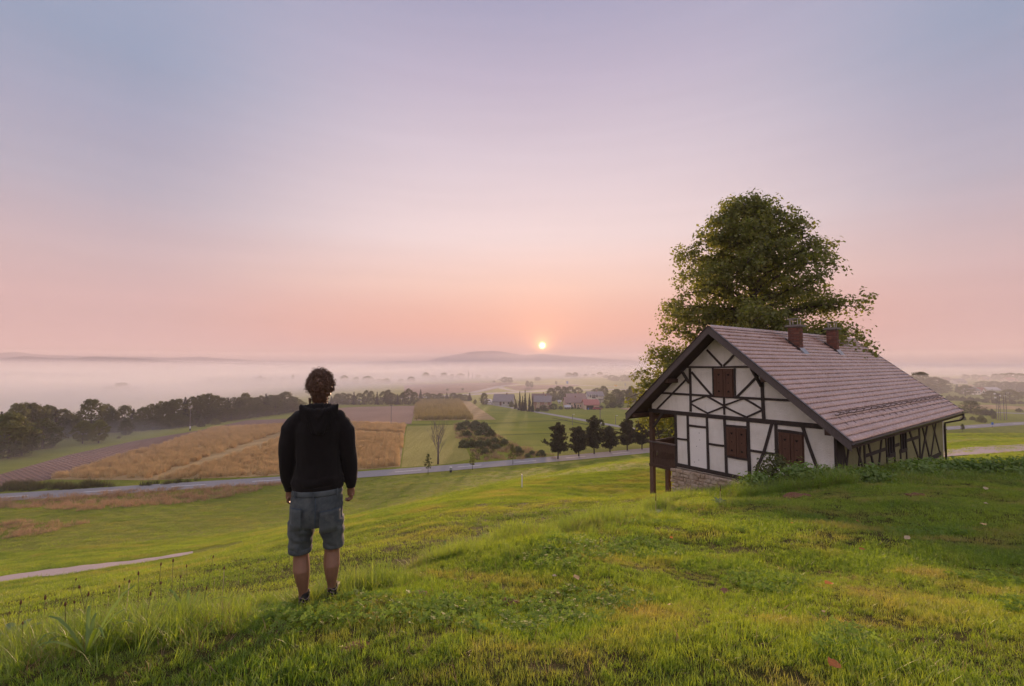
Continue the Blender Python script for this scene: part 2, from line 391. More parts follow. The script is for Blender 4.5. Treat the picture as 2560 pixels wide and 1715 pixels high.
# ------------------------------------------------------------------ ground: one sheet out to the horizon
az = np.concatenate([np.linspace(-62, 62, 420), np.linspace(64, 296, 60)]) * math.pi / 180
rad = np.concatenate([[0.05], np.geomspace(0.5, 320, 330), np.geomspace(330, 16000, 50)])
AA, RR = np.meshgrid(az, rad)
gx = RR * np.sin(AA); gy = RR * np.cos(AA); gz = H(gx, gy)
nr, na = RR.shape
idx = np.arange(nr * na).reshape(nr, na)
q = np.stack([idx[:-1, :], np.roll(idx, -1, 1)[:-1, :], np.roll(idx, -1, 1)[1:, :], idx[1:, :]], -1).reshape(-1, 4)
gv = np.stack([gx, gy, gz], -1).reshape(-1, 3)
cent = gv[q].mean(1)
hill = cent[:, 1] < np.interp(cent[:, 0], ROAD_X, ROAD_Y) - 5
near = (np.hypot(cent[:, 0], cent[:, 1]) < 24) & hill
M_thatch = grass_ground('lawn_thatch', (0.035, 0.04, 0.012), (0.07, 0.065, 0.018), (0.10, 0.06, 0.025), (1, 1, 1), 0, 2.5, 0.03, 40)
gme = mesh_np('ground', gv, q[:, ::-1], M_hill, True); gme.materials.append(M_meadow); gme.materials.append(M_thatch)
gme.polygons.foreach_set('material_index', np.where(near, 2, np.where(hill, 0, 1)).astype(np.int32))
ground = tag(link('ground', gme), kind='structure')

def sheet_poly(name, poly, mat, lift, step=4.0):
    """flat sheet on the valley floor from a polygon of world points"""
    bm = bmesh.new(); vs_ = [bm.verts.new((p.x, p.y, lift)) for p in poly]; bm.faces.new(vs_)
    bmesh.ops.recalc_face_normals(bm, faces=bm.faces)
    for f in bm.faces:
        if f.normal.z < 0: f.normal_flip()
    me = bpy.data.meshes.new(name); bm.to_mesh(me); bm.free()
    o = link(name, me, None, mat); return tag(o, kind='structure')
def drape(name, pts, width, mat, lift=0.02, seg=160, cross=5, kind='structure', ends=None):
    P = np.array([[p[0], p[1]] for p in pts]); d = np.concatenate([[0], np.cumsum(np.hypot(*np.diff(P, axis=0).T))])
    t = np.linspace(0, d[-1], seg)
    # smooth the polyline
    xs = np.interp(t, d, P[:, 0]); ys = np.interp(t, d, P[:, 1])
    k = max(3, seg // 18); ker = np.ones(k) / k
    xs2 = np.convolve(np.pad(xs, k // 2, 'reflect', reflect_type='odd'), ker, 'valid')[:seg]; ys2 = np.convolve(np.pad(ys, k // 2, 'reflect', reflect_type='odd'), ker, 'valid')[:seg]
    tx = np.gradient(xs2); ty = np.gradient(ys2); l = np.hypot(tx, ty); nx_, ny_ = -ty / l, tx / l
    w = np.linspace(-0.5, 0.5, cross)
    wd = np.asarray(width if hasattr(width, '__len__') else [width, width], dtype=float); wd = np.interp(np.linspace(0, 1, seg), np.linspace(0, 1, len(wd)), wd)
    X = xs2[:, None] + nx_[:, None] * w * wd[:, None]; Y = ys2[:, None] + ny_[:, None] * w * wd[:, None]
    Z = H(X, Y) + lift
    i = np.arange(seg * cross).reshape(seg, cross)
    f = np.stack([i[:-1, :-1], i[:-1, 1:], i[1:, 1:], i[1:, :-1]], -1).reshape(-1, 4)
    me = mesh_np(name, np.stack([X, Y, Z], -1).reshape(-1, 3), f, mat, True)
    return tag(link(name, me), kind=kind), (xs2, ys2, nx_, ny_)
def zp(px, py): return on_z(px, py, 0.0)

# roads and paths
road, rc = drape('road', ROAD, 5.6, M_asphalt, 0.05, 400, 3)
xs2, ys2, nx_, ny_ = rc
dd = np.concatenate([[0], np.cumsum(np.hypot(np.diff(xs2), np.diff(ys2)))])
def dash(s0, s1, off, w):
    s = np.linspace(s0, s1, 7); x = np.interp(s, dd, xs2); y = np.interp(s, dd, ys2); nx = np.interp(s, dd, nx_); ny = np.interp(s, dd, ny_)
    v = np.concatenate([np.stack([x + nx * (off - w / 2), y + ny * (off - w / 2), np.full(7, 0.058)], -1), np.stack([x + nx * (off + w / 2), y + ny * (off + w / 2), np.full(7, 0.058)], -1)])
    f = np.array([[k, k + 1, k + 8, k + 7] for k in range(6)]); return v, f
for s in np.arange(10, dd[-1] - 20, 13.5):
    v, f = dash(s, s + 5.5, 0.0, 0.22)
    if not (-140 < v[0, 0] < 260): continue
    link('lane_dash', mesh_np('lane_dash', v, f, M_paint), road)
village_pts = [zp(1205, 1004), zp(1228, 1011), zp(1300, 1023), zp(1400, 1040), zp(1500, 1058), zp(1612, 1077), zp(1690, 1090), zp(1850, 1112)]
drape('village_road', village_pts, 3.6, M_track, 0.04, 120, 2)
drape('driveway', [zp(1228, 1011), zp(1242, 1003), zp(1256, 1001)], 5.0, M_track, 0.03, 20, 2)
drape('driveway', [zp(1296, 1022), zp(1306, 1018), zp(1318, 1016)], 5.0, M_track, 0.03, 20, 2)
hw = [zp(820, 1004), zp(1000, 996), zp(1180, 986), zp(1372, 976.5), zp(1560, 973), zp(1900, 972), zp(2300, 976)]
drape('highway', hw, 14, M_asphalt, 0.06, 200, 2)
drape('highway_ramp', [zp(1180, 982), zp(1225, 972), zp(1246, 966), zp(1290, 962), zp(1400, 957), zp(1460, 958)], 8, M_asphalt, 0.07, 120, 2)
drape('highway_ramp', [zp(1290, 978), zp(1258, 972), zp(1250, 968), zp(1262, 963.5), zp(1300, 961)], 6, M_asphalt, 0.075, 80, 2)
drape('highway_bridge_road', [zp(1420, 961), zp(1500, 966), zp(1600, 969), zp(1700, 968)], 9, M_track, 0.09, 60, 2)
drape('side_road', [zp(2480, 1031), zp(2560, 1034), zp(2700, 1038)], 5, M_asphalt, 0.05, 40, 2)
path_pts = [at(-400, 1505, 24), at(0, 1450, 27), at(250, 1417, 28.5), at(485, 1383, 31.2)]
drape('gravel_path', path_pts, [5.0, 4.6, 3.8, 2.2], M_path, 0.05, 120, 5)
drape('gravel_yard', [at(2300, 1132, 42), at(2450, 1127, 45), at(2620, 1124, 47), at(2800, 1122, 49)], 9.0, M_path, 0.06, 80, 9)
for k, (a, b_, c_, w_, m_) in enumerate([((2330, 1101, 66), (2450, 1098, 68), (2640, 1092, 72), 6.5, M_fair_light), ((2330, 1091, 84), (2450, 1088, 88), (2640, 1081, 94), 9, M_fair_dark), ((2330, 1086, 100), (2450, 1082, 104), (2640, 1075, 112), 9, M_fair_light)]):
    drape('fairway', [at(*a), at(*b_), at(*c_)], w_, m_, 0.04 + 0.004 * k, 60, 7)

# fields on the valley floor
def field(name, pxs, mat, lift): return sheet_poly(name, [zp(*p) for p in pxs], mat, lift)
field('ploughed_field', [(-260, 1262), (123, 1199), (391, 1115), (535, 1071), (701, 1063), (883, 1058), (1028, 1060), (1041, 1014), (870, 1018), (720, 1047), (615, 1051), (492, 1077), (338, 1102), (172, 1137), (0, 1186), (-260, 1248)], M_soil, 0.02)
field('harrowed_field', [(740, 1042), (883, 1056), (1028, 1059), (1041, 1014.5), (900, 1017), (760, 1024)], M_soil2, 0.03)
field('stubble_field', [(1017, 1066), (1140, 1062), (1177, 1147), (1120, 1160), (1003, 1169)], M_stubble, 0.02)
field('dry_field', [(1150, 1001), (1175, 1004), (1240, 1049), (1186, 1050)], M_dry, 0.02)
field('dry_field', [(1545, 1022), (1600, 1016), (1760, 1020), (1760, 1032), (1640, 1033)], M_soil2, 0.02)
field('dry_field', [(2385, 1013), (2470, 1012), (2640, 1020), (2640, 1026), (2450, 1022)], M_dry, 0.02)
field('dry_field', [(2396, 962), (2460, 961), (2460, 965), (2396, 967)], M_dry, 0.02)
field('dark_meadow', [(1010, 962), (1240, 956), (1300, 958), (1215, 978), (1010, 992)], M_soil, 0.015)
field('dark_meadow', [(1262, 966), (1330, 962), (1460, 962), (1400, 972), (1290, 976)], M_soil, 0.015)
field('maize_soil', [(123, 1199), (391, 1115), (535, 1071), (701, 1063), (883, 1058), (1015, 1061), (1000, 1167), (899, 1175), (640, 1192), (374, 1201)], M_dry, 0.025)
field('maize_soil', [(1042, 1004), (1151, 1002), (1186, 1050), (1033, 1052)], M_dry, 0.025)
def track(pts, w): drape('field_track', [zp(*p) for p in pts], w, M_dark_track, 0.045, 60, 2)
M_dark_track = grass_ground('track_grass', (0.07, 0.085, 0.025), (0.09, 0.10, 0.03), (0.10, 0.09, 0.03), (1, 1, 1), 0, 0.2, 0.3, 3)
track([(1020, 1062), (1200, 1060), (1310, 1055), (1420, 1050)], 1.0)
track([(1250, 1088), (1330, 1085), (1430, 1082)], 0.8)
track([(1380, 1045), (1480, 1064), (1570, 1079)], 1.2)

# ------------------------------------------------------------------ distant hills
def ridge(name, px0, px1, dist, prof, col):
    n = 160; v = []; f = []
    xs = np.linspace(px0, px1, n); py = np.interp(xs, [p[0] for p in prof], [p[1] for p in prof])
    for i in range(n):
        wob = 1.2 * noise.noise(Vector((xs[i] * 0.02, dist * 0.001, 0))) + 0.7 * noise.noise(Vector((xs[i] * 0.09, dist * 0.001, 3)))
        top = at(xs[i], py[i] - wob, dist); b0 = Vector((top.x * 0.93, dist * 0.93, -2)); b1 = Vector((top.x * 1.1, dist * 1.1, -2))
        m0 = Vector((top.x * 0.965, dist * 0.965, max(0, top.z * 0.62))); m1 = Vector((top.x * 1.04, dist * 1.04, max(0, top.z * 0.6)))
        v += [b0, m0, top, m1, b1]
    for i in range(n - 1):
        for k in range(4): f.append((i * 5 + k, i * 5 + k + 1, (i + 1) * 5 + k + 1, (i + 1) * 5 + k))
    return tag(link(name, mesh_np(name, np.array([tuple(p) for p in v]), np.array(f), col, True)), kind='structure')
M_hills = plain('hazed_hill_forest', (0.13, 0.13, 0.145), 1.0, 0.4, 0.004, 0, 0.0, obj=False)  # forest tone paled: distance haze put into the base colour
ridge('hills', -500, 1120, 2500, [(-500, 876), (-200, 886), (0, 897), (60, 890), (160, 897), (230, 892), (330, 895), (450, 903), (520, 907), (1120, 912)], M_hills)
ridge('hills', -700, 1250, 3500, [(-700, 870), (0, 882), (40, 880), (120, 888), (200, 890), (320, 891), (420, 895), (500, 892), (640, 902), (760, 903), (850, 905), (960, 904), (1000, 902), (1090, 907), (1250, 913)], M_hills)
ridge('hills', 1040, 2080, 5200, [(1040, 912), (1100, 893), (1180, 879), (1230, 877), (1260, 880), (1310, 888), (1350, 885), (1420, 890), (1500, 896), (1640, 905), (2080, 912)], M_hills)
ridge('hills', 2080, 3000, 3900, [(2080, 913), (2250, 909), (2330, 928), (2345, 926), (2480, 926), (2500, 917), (2560, 915), (2700, 908), (3000, 900)], M_hills)
# ------------------------------------------------------------------ air: thin haze everywhere, mist and fog lying on the valley floor
def volume_mat(name, color, density, aniso):
    b = NB(name); p = b.n('VolumePrincipled'); p.inputs['Color'].default_value = (*color, 1); p.inputs['Density'].default_value = density
    p.inputs['Anisotropy'].default_value = aniso; b.L.new(p.outputs[0], b.out.inputs['Volume'])
    b.m.cycles.homogeneous_volume = True
    return b.m
hz = MB().box(-17000, 17000, -3000, 12000, -4, 215).build('haze', volume_mat('haze_air', (0.66, 0.60, 0.66), HAZE, 0.0)); tag(hz, kind='stuff')
def fog_layer(name, height, density, start, full, xw=(-4500, 4500), yfar=3800, seed=0, wob=0.25, color=(0.99, 0.965, 0.995)):
    """closed bank whose top rises gently from the floor; start(x) gives where it begins"""
    nx, ny = 110, 70
    th = np.linspace(-1.05, 1.05, nx); yy = np.geomspace(1.0, yfar / 60.0, ny)
    X = np.zeros((ny, nx)); Y = np.zeros((ny, nx)); Z = np.zeros((ny, nx))
    for j in range(nx):
        s0 = start(math.degrees(th[j]))
        r = np.geomspace(s0, yfar * 1.25, ny)
        X[:, j] = r * math.sin(th[j]); Y[:, j] = r * math.cos(th[j])
        t = np.clip((r - s0) / (full * s0), 0, 1); t = t * t * (3 - 2 * t)
        te = np.clip((yfar * 1.25 - r) / (0.2 * yfar), 0, 1)
        for i in range(ny):
            w = 1 + wob * noise.noise(Vector((X[i, j] / 90.0 + seed, Y[i, j] / 160.0, seed))) + 0.6 * wob * noise.noise(Vector((X[i, j] / 28.0, Y[i, j] / 60.0 + seed, 2.0)))
            Z[i, j] = 0.12 + height * t[i] * te[i] * max(0.2, w)
    edge_t = np.clip(np.minimum(np.arange(nx), np.arange(nx)[::-1]) / 4.0, 0.0, 1); Z = 0.12 + (Z - 0.12) * edge_t
    top = np.stack([X, Y, Z], -1).reshape(-1, 3); bot = np.stack([X, Y, np.full_like(Z, 0.10)], -1).reshape(-1, 3)
    i = np.arange(nx * ny).reshape(ny, nx)
    f = np.stack([i[:-1, :-1], i[:-1, 1:], i[1:, 1:], i[1:, :-1]], -1).reshape(-1, 4)
    fb = f[:, ::-1] + nx * ny
    rim = np.concatenate([i[0, :], i[1:, -1], i[-1, -2::-1], i[-2:0:-1, 0]])
    side = np.array([[rim[k], rim[k] + nx * ny, rim[(k + 1) % len(rim)] + nx * ny, rim[(k + 1) % len(rim)]] for k in range(len(rim))])
    me = mesh_np(name, np.concatenate([top, bot]), np.concatenate([f, fb, side]), None, True)
    bm = bmesh.new(); bm.from_mesh(me); bmesh.ops.recalc_face_normals(bm, faces=bm.faces); bm.to_mesh(me); bm.free()
    o = link(name, me, None, volume_mat(name, color, density, 0.1)); return tag(o, kind='stuff')
def st(points):
    a = [p[0] for p in points]; s = [p[1] for p in points]
    return lambda deg: float(np.interp(deg, a, s))
if FOG:
    fog_layer('valley_mist', 15, 0.0016, st([(-60, 95), (-35, 120), (-15, 125), (5, 125), (25, 170), (60, 170)]), 0.8, seed=1)
    fog_layer('meadow_mist', 4.5, 0.0035, st([(-60, 92), (-40, 100), (-30, 135), (-22, 190), (-10, 420), (20, 900), (60, 1400)]), 0.9, seed=3, wob=0.6)
    fog_layer('fog_bank', 7, 0.013, st([(-60, 140), (-38, 165), (-25, 300), (-14, 380), (0, 520), (20, 800), (60, 1200)]), 0.45, seed=4, wob=0.5)
    fog_layer('fog_bank', 13, 0.0045, st([(-60, 160), (-38, 190), (-25, 330), (-14, 460), (0, 640), (20, 1000), (60, 1500)]), 0.6, seed=8, wob=0.35)
    fog_layer('fog_bank', 24, 0.0006, st([(-60, 400), (-20, 600), (0, 800), (20, 1000), (60, 1400)]), 1.2, seed=16, wob=0.15)
    fog_layer('fog_bank', 31, 0.0006, st([(-60, 700), (-20, 900), (0, 1000), (20, 1200), (60, 1500)]), 1.2, seed=19, wob=0.15)
    fog_layer('fog_bank', 42, 0.00045, st([(-60, 1100), (-20, 1300), (0, 1400), (20, 1600), (60, 1900)]), 1.2, seed=23, wob=0.12)
    fog_layer('fog_bank', 95, 0.00035, st([(-60, 2100), (0, 1900), (60, 2100)]), 0.6, seed=29, wob=0.12)
    fog_layer('fog_bank', 19, 0.0013, st([(-60, 260), (-38, 300), (-20, 480), (0, 800), (20, 1000), (60, 1400)]), 0.8, seed=12, wob=0.2)
# ------------------------------------------------------------------ half-timbered house
def plaster_mat(name, c1, c2):
    b = NB(name); v = b.pos(obj=True)
    n1 = b.noise(v, 1.3, 5, 0.6); n2 = b.noise(v, 22, 4, 0.7); n3 = b.noise(v, 0.5, 3, 0.5)
    c = b.mix(b.maprange(n1, 0.35, 0.7), c1, c2)
    c = b.mix(b.math('MULTIPLY', b.maprange(n3, 0.52, 0.75), 0.45), c, tuple(0.62 * x for x in c2))
    nst = b.noise(b.pos((3.5, 3.5, 0.5), obj=True), 1.6, 5, 0.65); c = b.mix(b.math('MULTIPLY', b.maprange(nst, 0.5, 0.72), 0.30), c, tuple(0.68 * x for x in c2))
    b.principled(c, 0.95, b.bump(b.math('ADD', n2, b.math('MULTIPLY', n1, 1.5)), 0.9, 0.045), 0.15); return b.m
def wood_mat(name, c1, c2, rough=0.75, bump=0.01, scale=(6, 6, 1.2)):
    b = NB(name); v = b.pos(scale, obj=True); n1 = b.noise(v, 7, 6, 0.7); n2 = b.noise(b.pos(obj=True), 2.0, 3)
    c = b.mix(b.maprange(n1, 0.3, 0.7), c1, c2); c = b.mix(b.math('MULTIPLY', n2, 0.3), c, tuple(0.6 * x for x in c1))
    b.principled(c, rough, b.bump(n1, 0.6, bump), 0.3); return b.m
M_plaster = plaster_mat('lime_plaster', (0.87, 0.85, 0.82), (0.78, 0.75, 0.70))
M_plaster_shaded = plaster_mat('shaded_side_plaster', (0.31, 0.30, 0.165), (0.25, 0.24, 0.13))  # side wall plaster: eave shade and green bounce put into its colour
M_timber = wood_mat('tarred_timber', (0.035, 0.028, 0.026), (0.062, 0.050, 0.046), 0.8, 0.012)
M_barge = wood_mat('weathered_board', (0.085, 0.07, 0.07), (0.13, 0.11, 0.11), 0.55, 0.006)
M_brown = wood_mat('brown_boards', (0.06, 0.036, 0.026), (0.105, 0.062, 0.045), 0.7, 0.008)
M_post = wood_mat('brown_post', (0.11, 0.065, 0.045), (0.20, 0.12, 0.085), 0.75, 0.01)
M_shutter = wood_mat('shutter_wood', (0.085, 0.042, 0.028), (0.125, 0.062, 0.042), 0.6, 0.004)
M_hole = plain('dark_cutout', (0.012, 0.010, 0.010), 0.9, 0.1)
M_whitedoor = plain('white_door_paint', (0.82, 0.81, 0.80), 0.5, 0.05, 3)
M_soffit = wood_mat('soffit_boards', (0.045, 0.03, 0.024), (0.075, 0.05, 0.038), 0.8, 0.01)
M_metal = plain('dark_gutter_metal', (0.07, 0.06, 0.06), 0.35, 0.15, 4, 0, 0.5, 0.7)
M_lead = plain('lead_flashing', (0.35, 0.36, 0.38), 0.3, 0.1, 4, 0, 0.5, 0.8)
M_ironrod = plain('rusty_iron', (0.10, 0.06, 0.045), 0.7, 0.3, 9, 0, 0.4, 0.5)
M_concrete = plain('chimney_concrete', (0.20, 0.185, 0.175), 0.9, 0.25, 7, 0.01)
def tile_mat():
    b = NB('roof_tile_clay'); v = b.pos(obj=True); oi = b.n('ObjectInfo')
    n1 = b.noise(b.pos(), 1.1, 4, 0.6); n2 = b.noise(b.pos(), 9, 4, 0.6)
    c = b.mix(b.maprange(n1, 0.3, 0.7), (0.36, 0.225, 0.185), (0.46, 0.305, 0.26))
    c = b.mix(b.math('MULTIPLY', b.maprange(n2, 0.5, 0.8), 0.5), c, (0.16, 0.085, 0.08))
    b.principled(c, b.maprange(n2, 0.3, 0.7, 0.17, 0.32), b.bump(n2, 0.2, 0.003), 1.0, Coat_Weight=0.7, Coat_Roughness=0.26, Coat_IOR=1.6); return b.m
M_tile = tile_mat()
def brick_mat():
    b = NB('chimney_brick'); oi = b.n('ObjectInfo'); n = b.noise(b.pos(), 14, 4, 0.7)
    c = b.ramp(oi.outputs['Random'], [(0.0, (0.22, 0.085, 0.06)), (0.35, (0.17, 0.07, 0.052)), (0.65, (0.12, 0.068, 0.058)), (1.0, (0.25, 0.12, 0.085))])
    c = b.mix(b.math('MULTIPLY', b.maprange(n, 0.45, 0.75), 0.45), c, (0.12, 0.09, 0.085))
    b.principled(c, 0.85, b.bump(n, 0.5, 0.006), 0.2); return b.m
M_brick = brick_mat()
M_mortar = plain('mortar', (0.20, 0.17, 0.15), 0.95, 0.2, 10)
def stone_mat():
    b = NB('foundation_stone'); n = b.noise(b.pos(), 3.2, 6, 0.65); n2 = b.noise(b.pos(), 14, 5, 0.7)
    c = b.mix(b.maprange(n, 0.35, 0.68), (0.38, 0.29, 0.21), (0.52, 0.44, 0.35))
    c = b.mix(b.math('MULTIPLY', b.maprange(n2, 0.5, 0.8), 0.5), c, (0.20, 0.15, 0.12))
    b.principled(c, 0.95, b.bump(b.math('ADD', n, n2), 0.9, 0.03), 0.15); return b.m
M_stone = stone_mat()

HO = Vector((11.537, 16.4, CAMZ))                       # right front corner of the walls, at lens height
HRZ = math.atan2(-0.806, 0.592)
house = empty('half_timbered_house', HO, HRZ)
tag(house, 'white half-timbered house with brown tiled roof, two brick chimneys and balcony', 'house')
HM = Matrix.Translation(HO) @ Matrix.Rotation(HRZ, 4, 'Z'); HI = HM.inverted()
def zq(zx, zy): return (1540 + zx * 900 / 2341, 780 + zy * 480 / 1249)     # measured on an enlarged view of the house
def hp(zx, zy, axis, val):
    """point of the house plane axis = val (house coordinates) seen at that place"""
    d = HI.to_3x3() @ ray(*zq(zx, zy)); o = HI @ Vector((0, 0, CAMZ)); k = 'xyz'.index(axis)
    t = (val - o[k]) / d[k]; return o + d * t
GW = -6.44; WL = 15.5                                    # gable wall from x = 0 to GW, walls run back to WL
EAVE_L, EAVE_R = -8.68, 0.71; RFRONT, RBACK = -0.9, 16.0 # roof edges
APX = -4.24; APZ = 1.53; EZ = -2.63; EZL = -2.55         # ridge and eaves (top of roof)
def roof_top(x): return APZ + (x - APX) * (EZ - APZ) / (EAVE_R - APX) if x > APX else APZ + (APX - x) * (EZL - APZ) / (APX - EAVE_L)
UND = 0.26
# walls
FLOOR = -4.85
def wall_poly(x0, x1, zb): return [(x0, zb), (x1, zb), (x1, roof_top(x1) - UND), (APX, roof_top(APX) - UND), (x0, roof_top(x0) - UND)]
m = MB(); m.prism([(GW, FLOOR), (0, FLOOR), (0, roof_top(0) - UND), (APX, APZ - UND), (GW, roof_top(GW) - UND)], 'y', 0, 0.3); m.build('wall', M_plaster, house)
m = MB(); m.prism([(GW, FLOOR), (0, FLOOR), (0, roof_top(0) - UND), (APX, APZ - UND), (GW, roof_top(GW) - UND)], 'y', WL - 0.3, WL); m.build('wall', M_plaster, house)
MB().box(-0.3, 0, 0.3, WL - 0.3, FLOOR - 0.7, roof_top(0) - UND).build('wall', M_plaster_shaded, house)
MB().box(GW, GW + 0.3, 0.3, WL - 0.3, FLOOR, roof_top(GW) - UND).build('wall', M_plaster, house)
# the gable reaches out over the porch
mt = MB(); mt.prism([(-7.8, -2.38), (GW, -2.38), (GW, roof_top(GW) - UND - 0.002), (-7.8, roof_top(-7.8) - UND)], 'y', 0.0, 0.28); mt.build('porch_gable', M_plaster, house)
# timbers on the gable: measured centre lines, width in metres
GT = [((212, 638), (1345, 746), .19), ((440, 358), (890, 356), .085), ((300, 526), (1135, 575), .095), ((383, 990), (905, 1098), .17),
      ((482, 365), (487, 648), .11), ((950, 415), (963, 695), .13), ((631, 362), (636, 552), .075), ((773, 366), (777, 562), .075), ((704, 558), (706, 668), .075),
      ((592, 246), (690, 350), .085), ((770, 278), (700, 350), .085), ((492, 390), (626, 545), .09), ((925, 412), (788, 552), .09),
      ((490, 584), (592, 546), .07), ((590, 546), (704, 610), .075), ((704, 616), (597, 658), .07), ((597, 658), (492, 598), .07),
      ((708, 606), (832, 562), .07), ((833, 562), (948, 630), .075), ((948, 640), (850, 684), .07), ((850, 684), (708, 616), .075), ((268, 632), (462, 434), .08),
      ((387, 655), (394, 992), .12), ((467, 662), (478, 1008), .10), ((592, 676), (604, 1034), .10), ((472, 737), (594, 751), .10), ((395, 822), (468, 831), .085),
      ((706, 684), (720, 1054), .12), ((603, 857), (708, 871), .085), ((712, 737), (862, 749), .09), ((722, 938), (864, 962), .085), ((859, 702), (872, 1090), .13),
      ((1016, 722), (962, 915), .11), ((962, 915), (925, 1000), .11), ((925, 1000), (897, 1098), .11), ((874, 900), (1046, 925), .095), ((1041, 728), (1052, 1003), .12), ((1056, 770), (1218, 791), .10), ((1215, 748), (1312, 1022), .115)]
for i, (a, b_, w) in enumerate(GT):
    A = hp(*a, 'y', 0.0); B = hp(*b_, 'y', 0.0); A.y = B.y = 0.0
    # slightly crooked hewn beam: a middle station bends it by a centimetre or two
    mid = (A + B) / 2 + Vector((random.uniform(-.012, .012), 0, random.uniform(-.012, .012)))
    mb = MB(); d = (B - A).normalized(); s = Vector((-d.z, 0, d.x)); pr = 0.035 + 0.0012 * (i % 9)
    vv = []
    for P, ww in ((A, w * random.uniform(.93, 1.07)), (mid, w * random.uniform(.9, 1.08)), (B, w * random.uniform(.93, 1.07))):
        for sx, yy in ((-1, 0.05), (1, 0.05), (1, -pr), (-1, -pr)): vv.append(P + s * (sx * ww / 2) + Vector((0, yy, 0)))
    ff = [(0, 1, 2, 3), (11, 10, 9, 8)] + [(k * 4 + j, k * 4 + (j + 1) % 4, (k + 1) * 4 + (j + 1) % 4, (k + 1) * 4 + j) for k in range(2) for j in range(4)]
    mb.add(vv, ff); mb.build('timber_beam', M_timber, house)
# corner post showing on both faces
MB().box(-0.04, 0.05, -0.06, 0.62, FLOOR + 0.3, roof_top(0) - UND - 0.05).build('corner_post', M_timber, house)
# long side wall timbers (plane x = 0)
ST = [((1815, 1062), (2112, 922), .19), ((1470, 845), (1500, 1020), .09), ((1516, 832), (1494, 1010), .09), ((1555, 838), (1605, 1030), .09), ((1590, 826), (1576, 1000), .09), ((1609, 820), (1618, 1030), .12),
      ((1630, 820), (1683, 1050), .1), ((1727, 795), (1701, 1050), .1), ((1752, 785), (1766, 1060), .13), ((1810, 920), (1816, 1052), .12), ((1847, 890), (1853, 1042), .13), ((1886, 895), (1893, 1012), .12),
      ((1898, 752), (1974, 975), .12), ((1967, 720), (1978, 975), .13), ((1983, 718), (2037, 945), .12), ((2027, 708), (1981, 970), .12), ((2050, 702), (2107, 925), .12), ((2082, 694), (2046, 940), .12),
      ((1616, 937), (1752, 890), .11), ((1806, 872), (1838, 860), .11), ((1886, 837), (1968, 812), .11), ((1762, 940), (1812, 925), .12), ((1842, 910), (1888, 896), .12)]
for i, (a, b_, w) in enumerate(ST):
    A = hp(*a, 'x', 0.0); B = hp(*b_, 'x', 0.0)
    A.z = min(A.z, roof_top(0) - UND - 0.03); B.z = min(B.z, roof_top(0) - UND - 0.03); A.x = B.x = 0
    d = (B - A).normalized(); s = Vector((0, -d.z, d.y)); pr = 0.03 + 0.0013 * (i % 8); vv = []
    for P in (A, B):
        for sx, xx in ((-1, -0.05), (1, -0.05), (1, pr), (-1, pr)): vv.append(P + s * (sx * w * 0.6) + Vector((xx, 0, 0)))
    MB().add(vv, [(0, 1, 2, 3), (7, 6, 5, 4)] + [(j, (j + 1) % 4, 4 + (j + 1) % 4, 4 + j) for j in range(4)]).build('timber_beam', M_timber, house)
# shutters with heart cut-outs
def heart(cx, cz, s, y, flip=1):
    pts = [(0, -1.0), (0.9, 0.05), (0.75, 0.6), (0.35, 0.75), (0, 0.4), (-0.35, 0.75), (-0.75, 0.6), (-0.9, 0.05)]
    mb = MB(); mb.prism([(cx + a * s, cz + flip * b_ * s) for a, b_ in pts], 'y', y - 0.003, y + 0.01); return mb
def shutter(corner_tl, corner_br, plane_y=-0.02, n=2):
    A = hp(*corner_tl, 'y', 0); B = hp(*corner_br, 'y', 0); x0, x1, z1, z0 = A.x, B.x, A.z, B.z
    win = empty('window', (0, 0, 0), 0, house)
    MB().box(x0 - .03, x1 + .03, -0.03, 0.02, z0 - .03, z1 + .03).build('window_frame', M_shutter, win)
    w = (x1 - x0) / n
    for k in range(n):
        a = x0 + k * w + 0.012; c = x0 + (k + 1) * w - 0.012
        sh = MB().box(a, c, -0.058, -0.031, z0, z1)
        sh.box(a, a + .10, -0.074, -0.0581, z0, z1); sh.box(c - .07, c, -0.074, -0.0581, z0, z1); sh.box(a + .10, c - .07, -0.0735, -0.0581, z1 - .09, z1); sh.box(a + .10, c - .07, -0.0735, -0.0581, z0, z0 + .09)
        sh.build('shutter', M_shutter, win)
        cx = (a + c) / 2 + .01; hgt = z1 - z0
        heart(cx, z1 - hgt * .20, 0.055, -0.062).build('heart_cutout', M_hole, win)
        heart(cx, z0 + hgt * .19, 0.055, -0.062, -1).build('heart_cutout', M_hole, win)
        mb = MB(); mb.prism([(cx + .022 * math.cos(t * .785), (z0 + z1) / 2 + .022 * math.sin(t * .785)) for t in range(8)], 'y', -0.0625, -0.05); mb.build('round_cutout', M_hole, win)
shutter((640, 372), (767, 554)); shutter((722, 748), (856, 950)); shutter((1062, 785), (1222, 1008))
# white door panel
A = hp(484, 752, 'y', 0); B = hp(592, 1016, 'y', 0)
door = MB().box(A.x, B.x, -0.03, 0.01, B.z - 0.05, A.z).build('door', M_whitedoor, house)
for zx, zy in ((543, 787), (547, 832), (527, 873), (513, 975), (541, 963)):
    p = hp(zx, zy, 'y', 0); mb = MB(); mb.prism([(p.x + .017 * math.cos(t * .785), p.z + .017 * math.sin(t * .785)) for t in range(8)], 'y', -0.032, -0.02); mb.build('bolt_hole', M_hole, door)
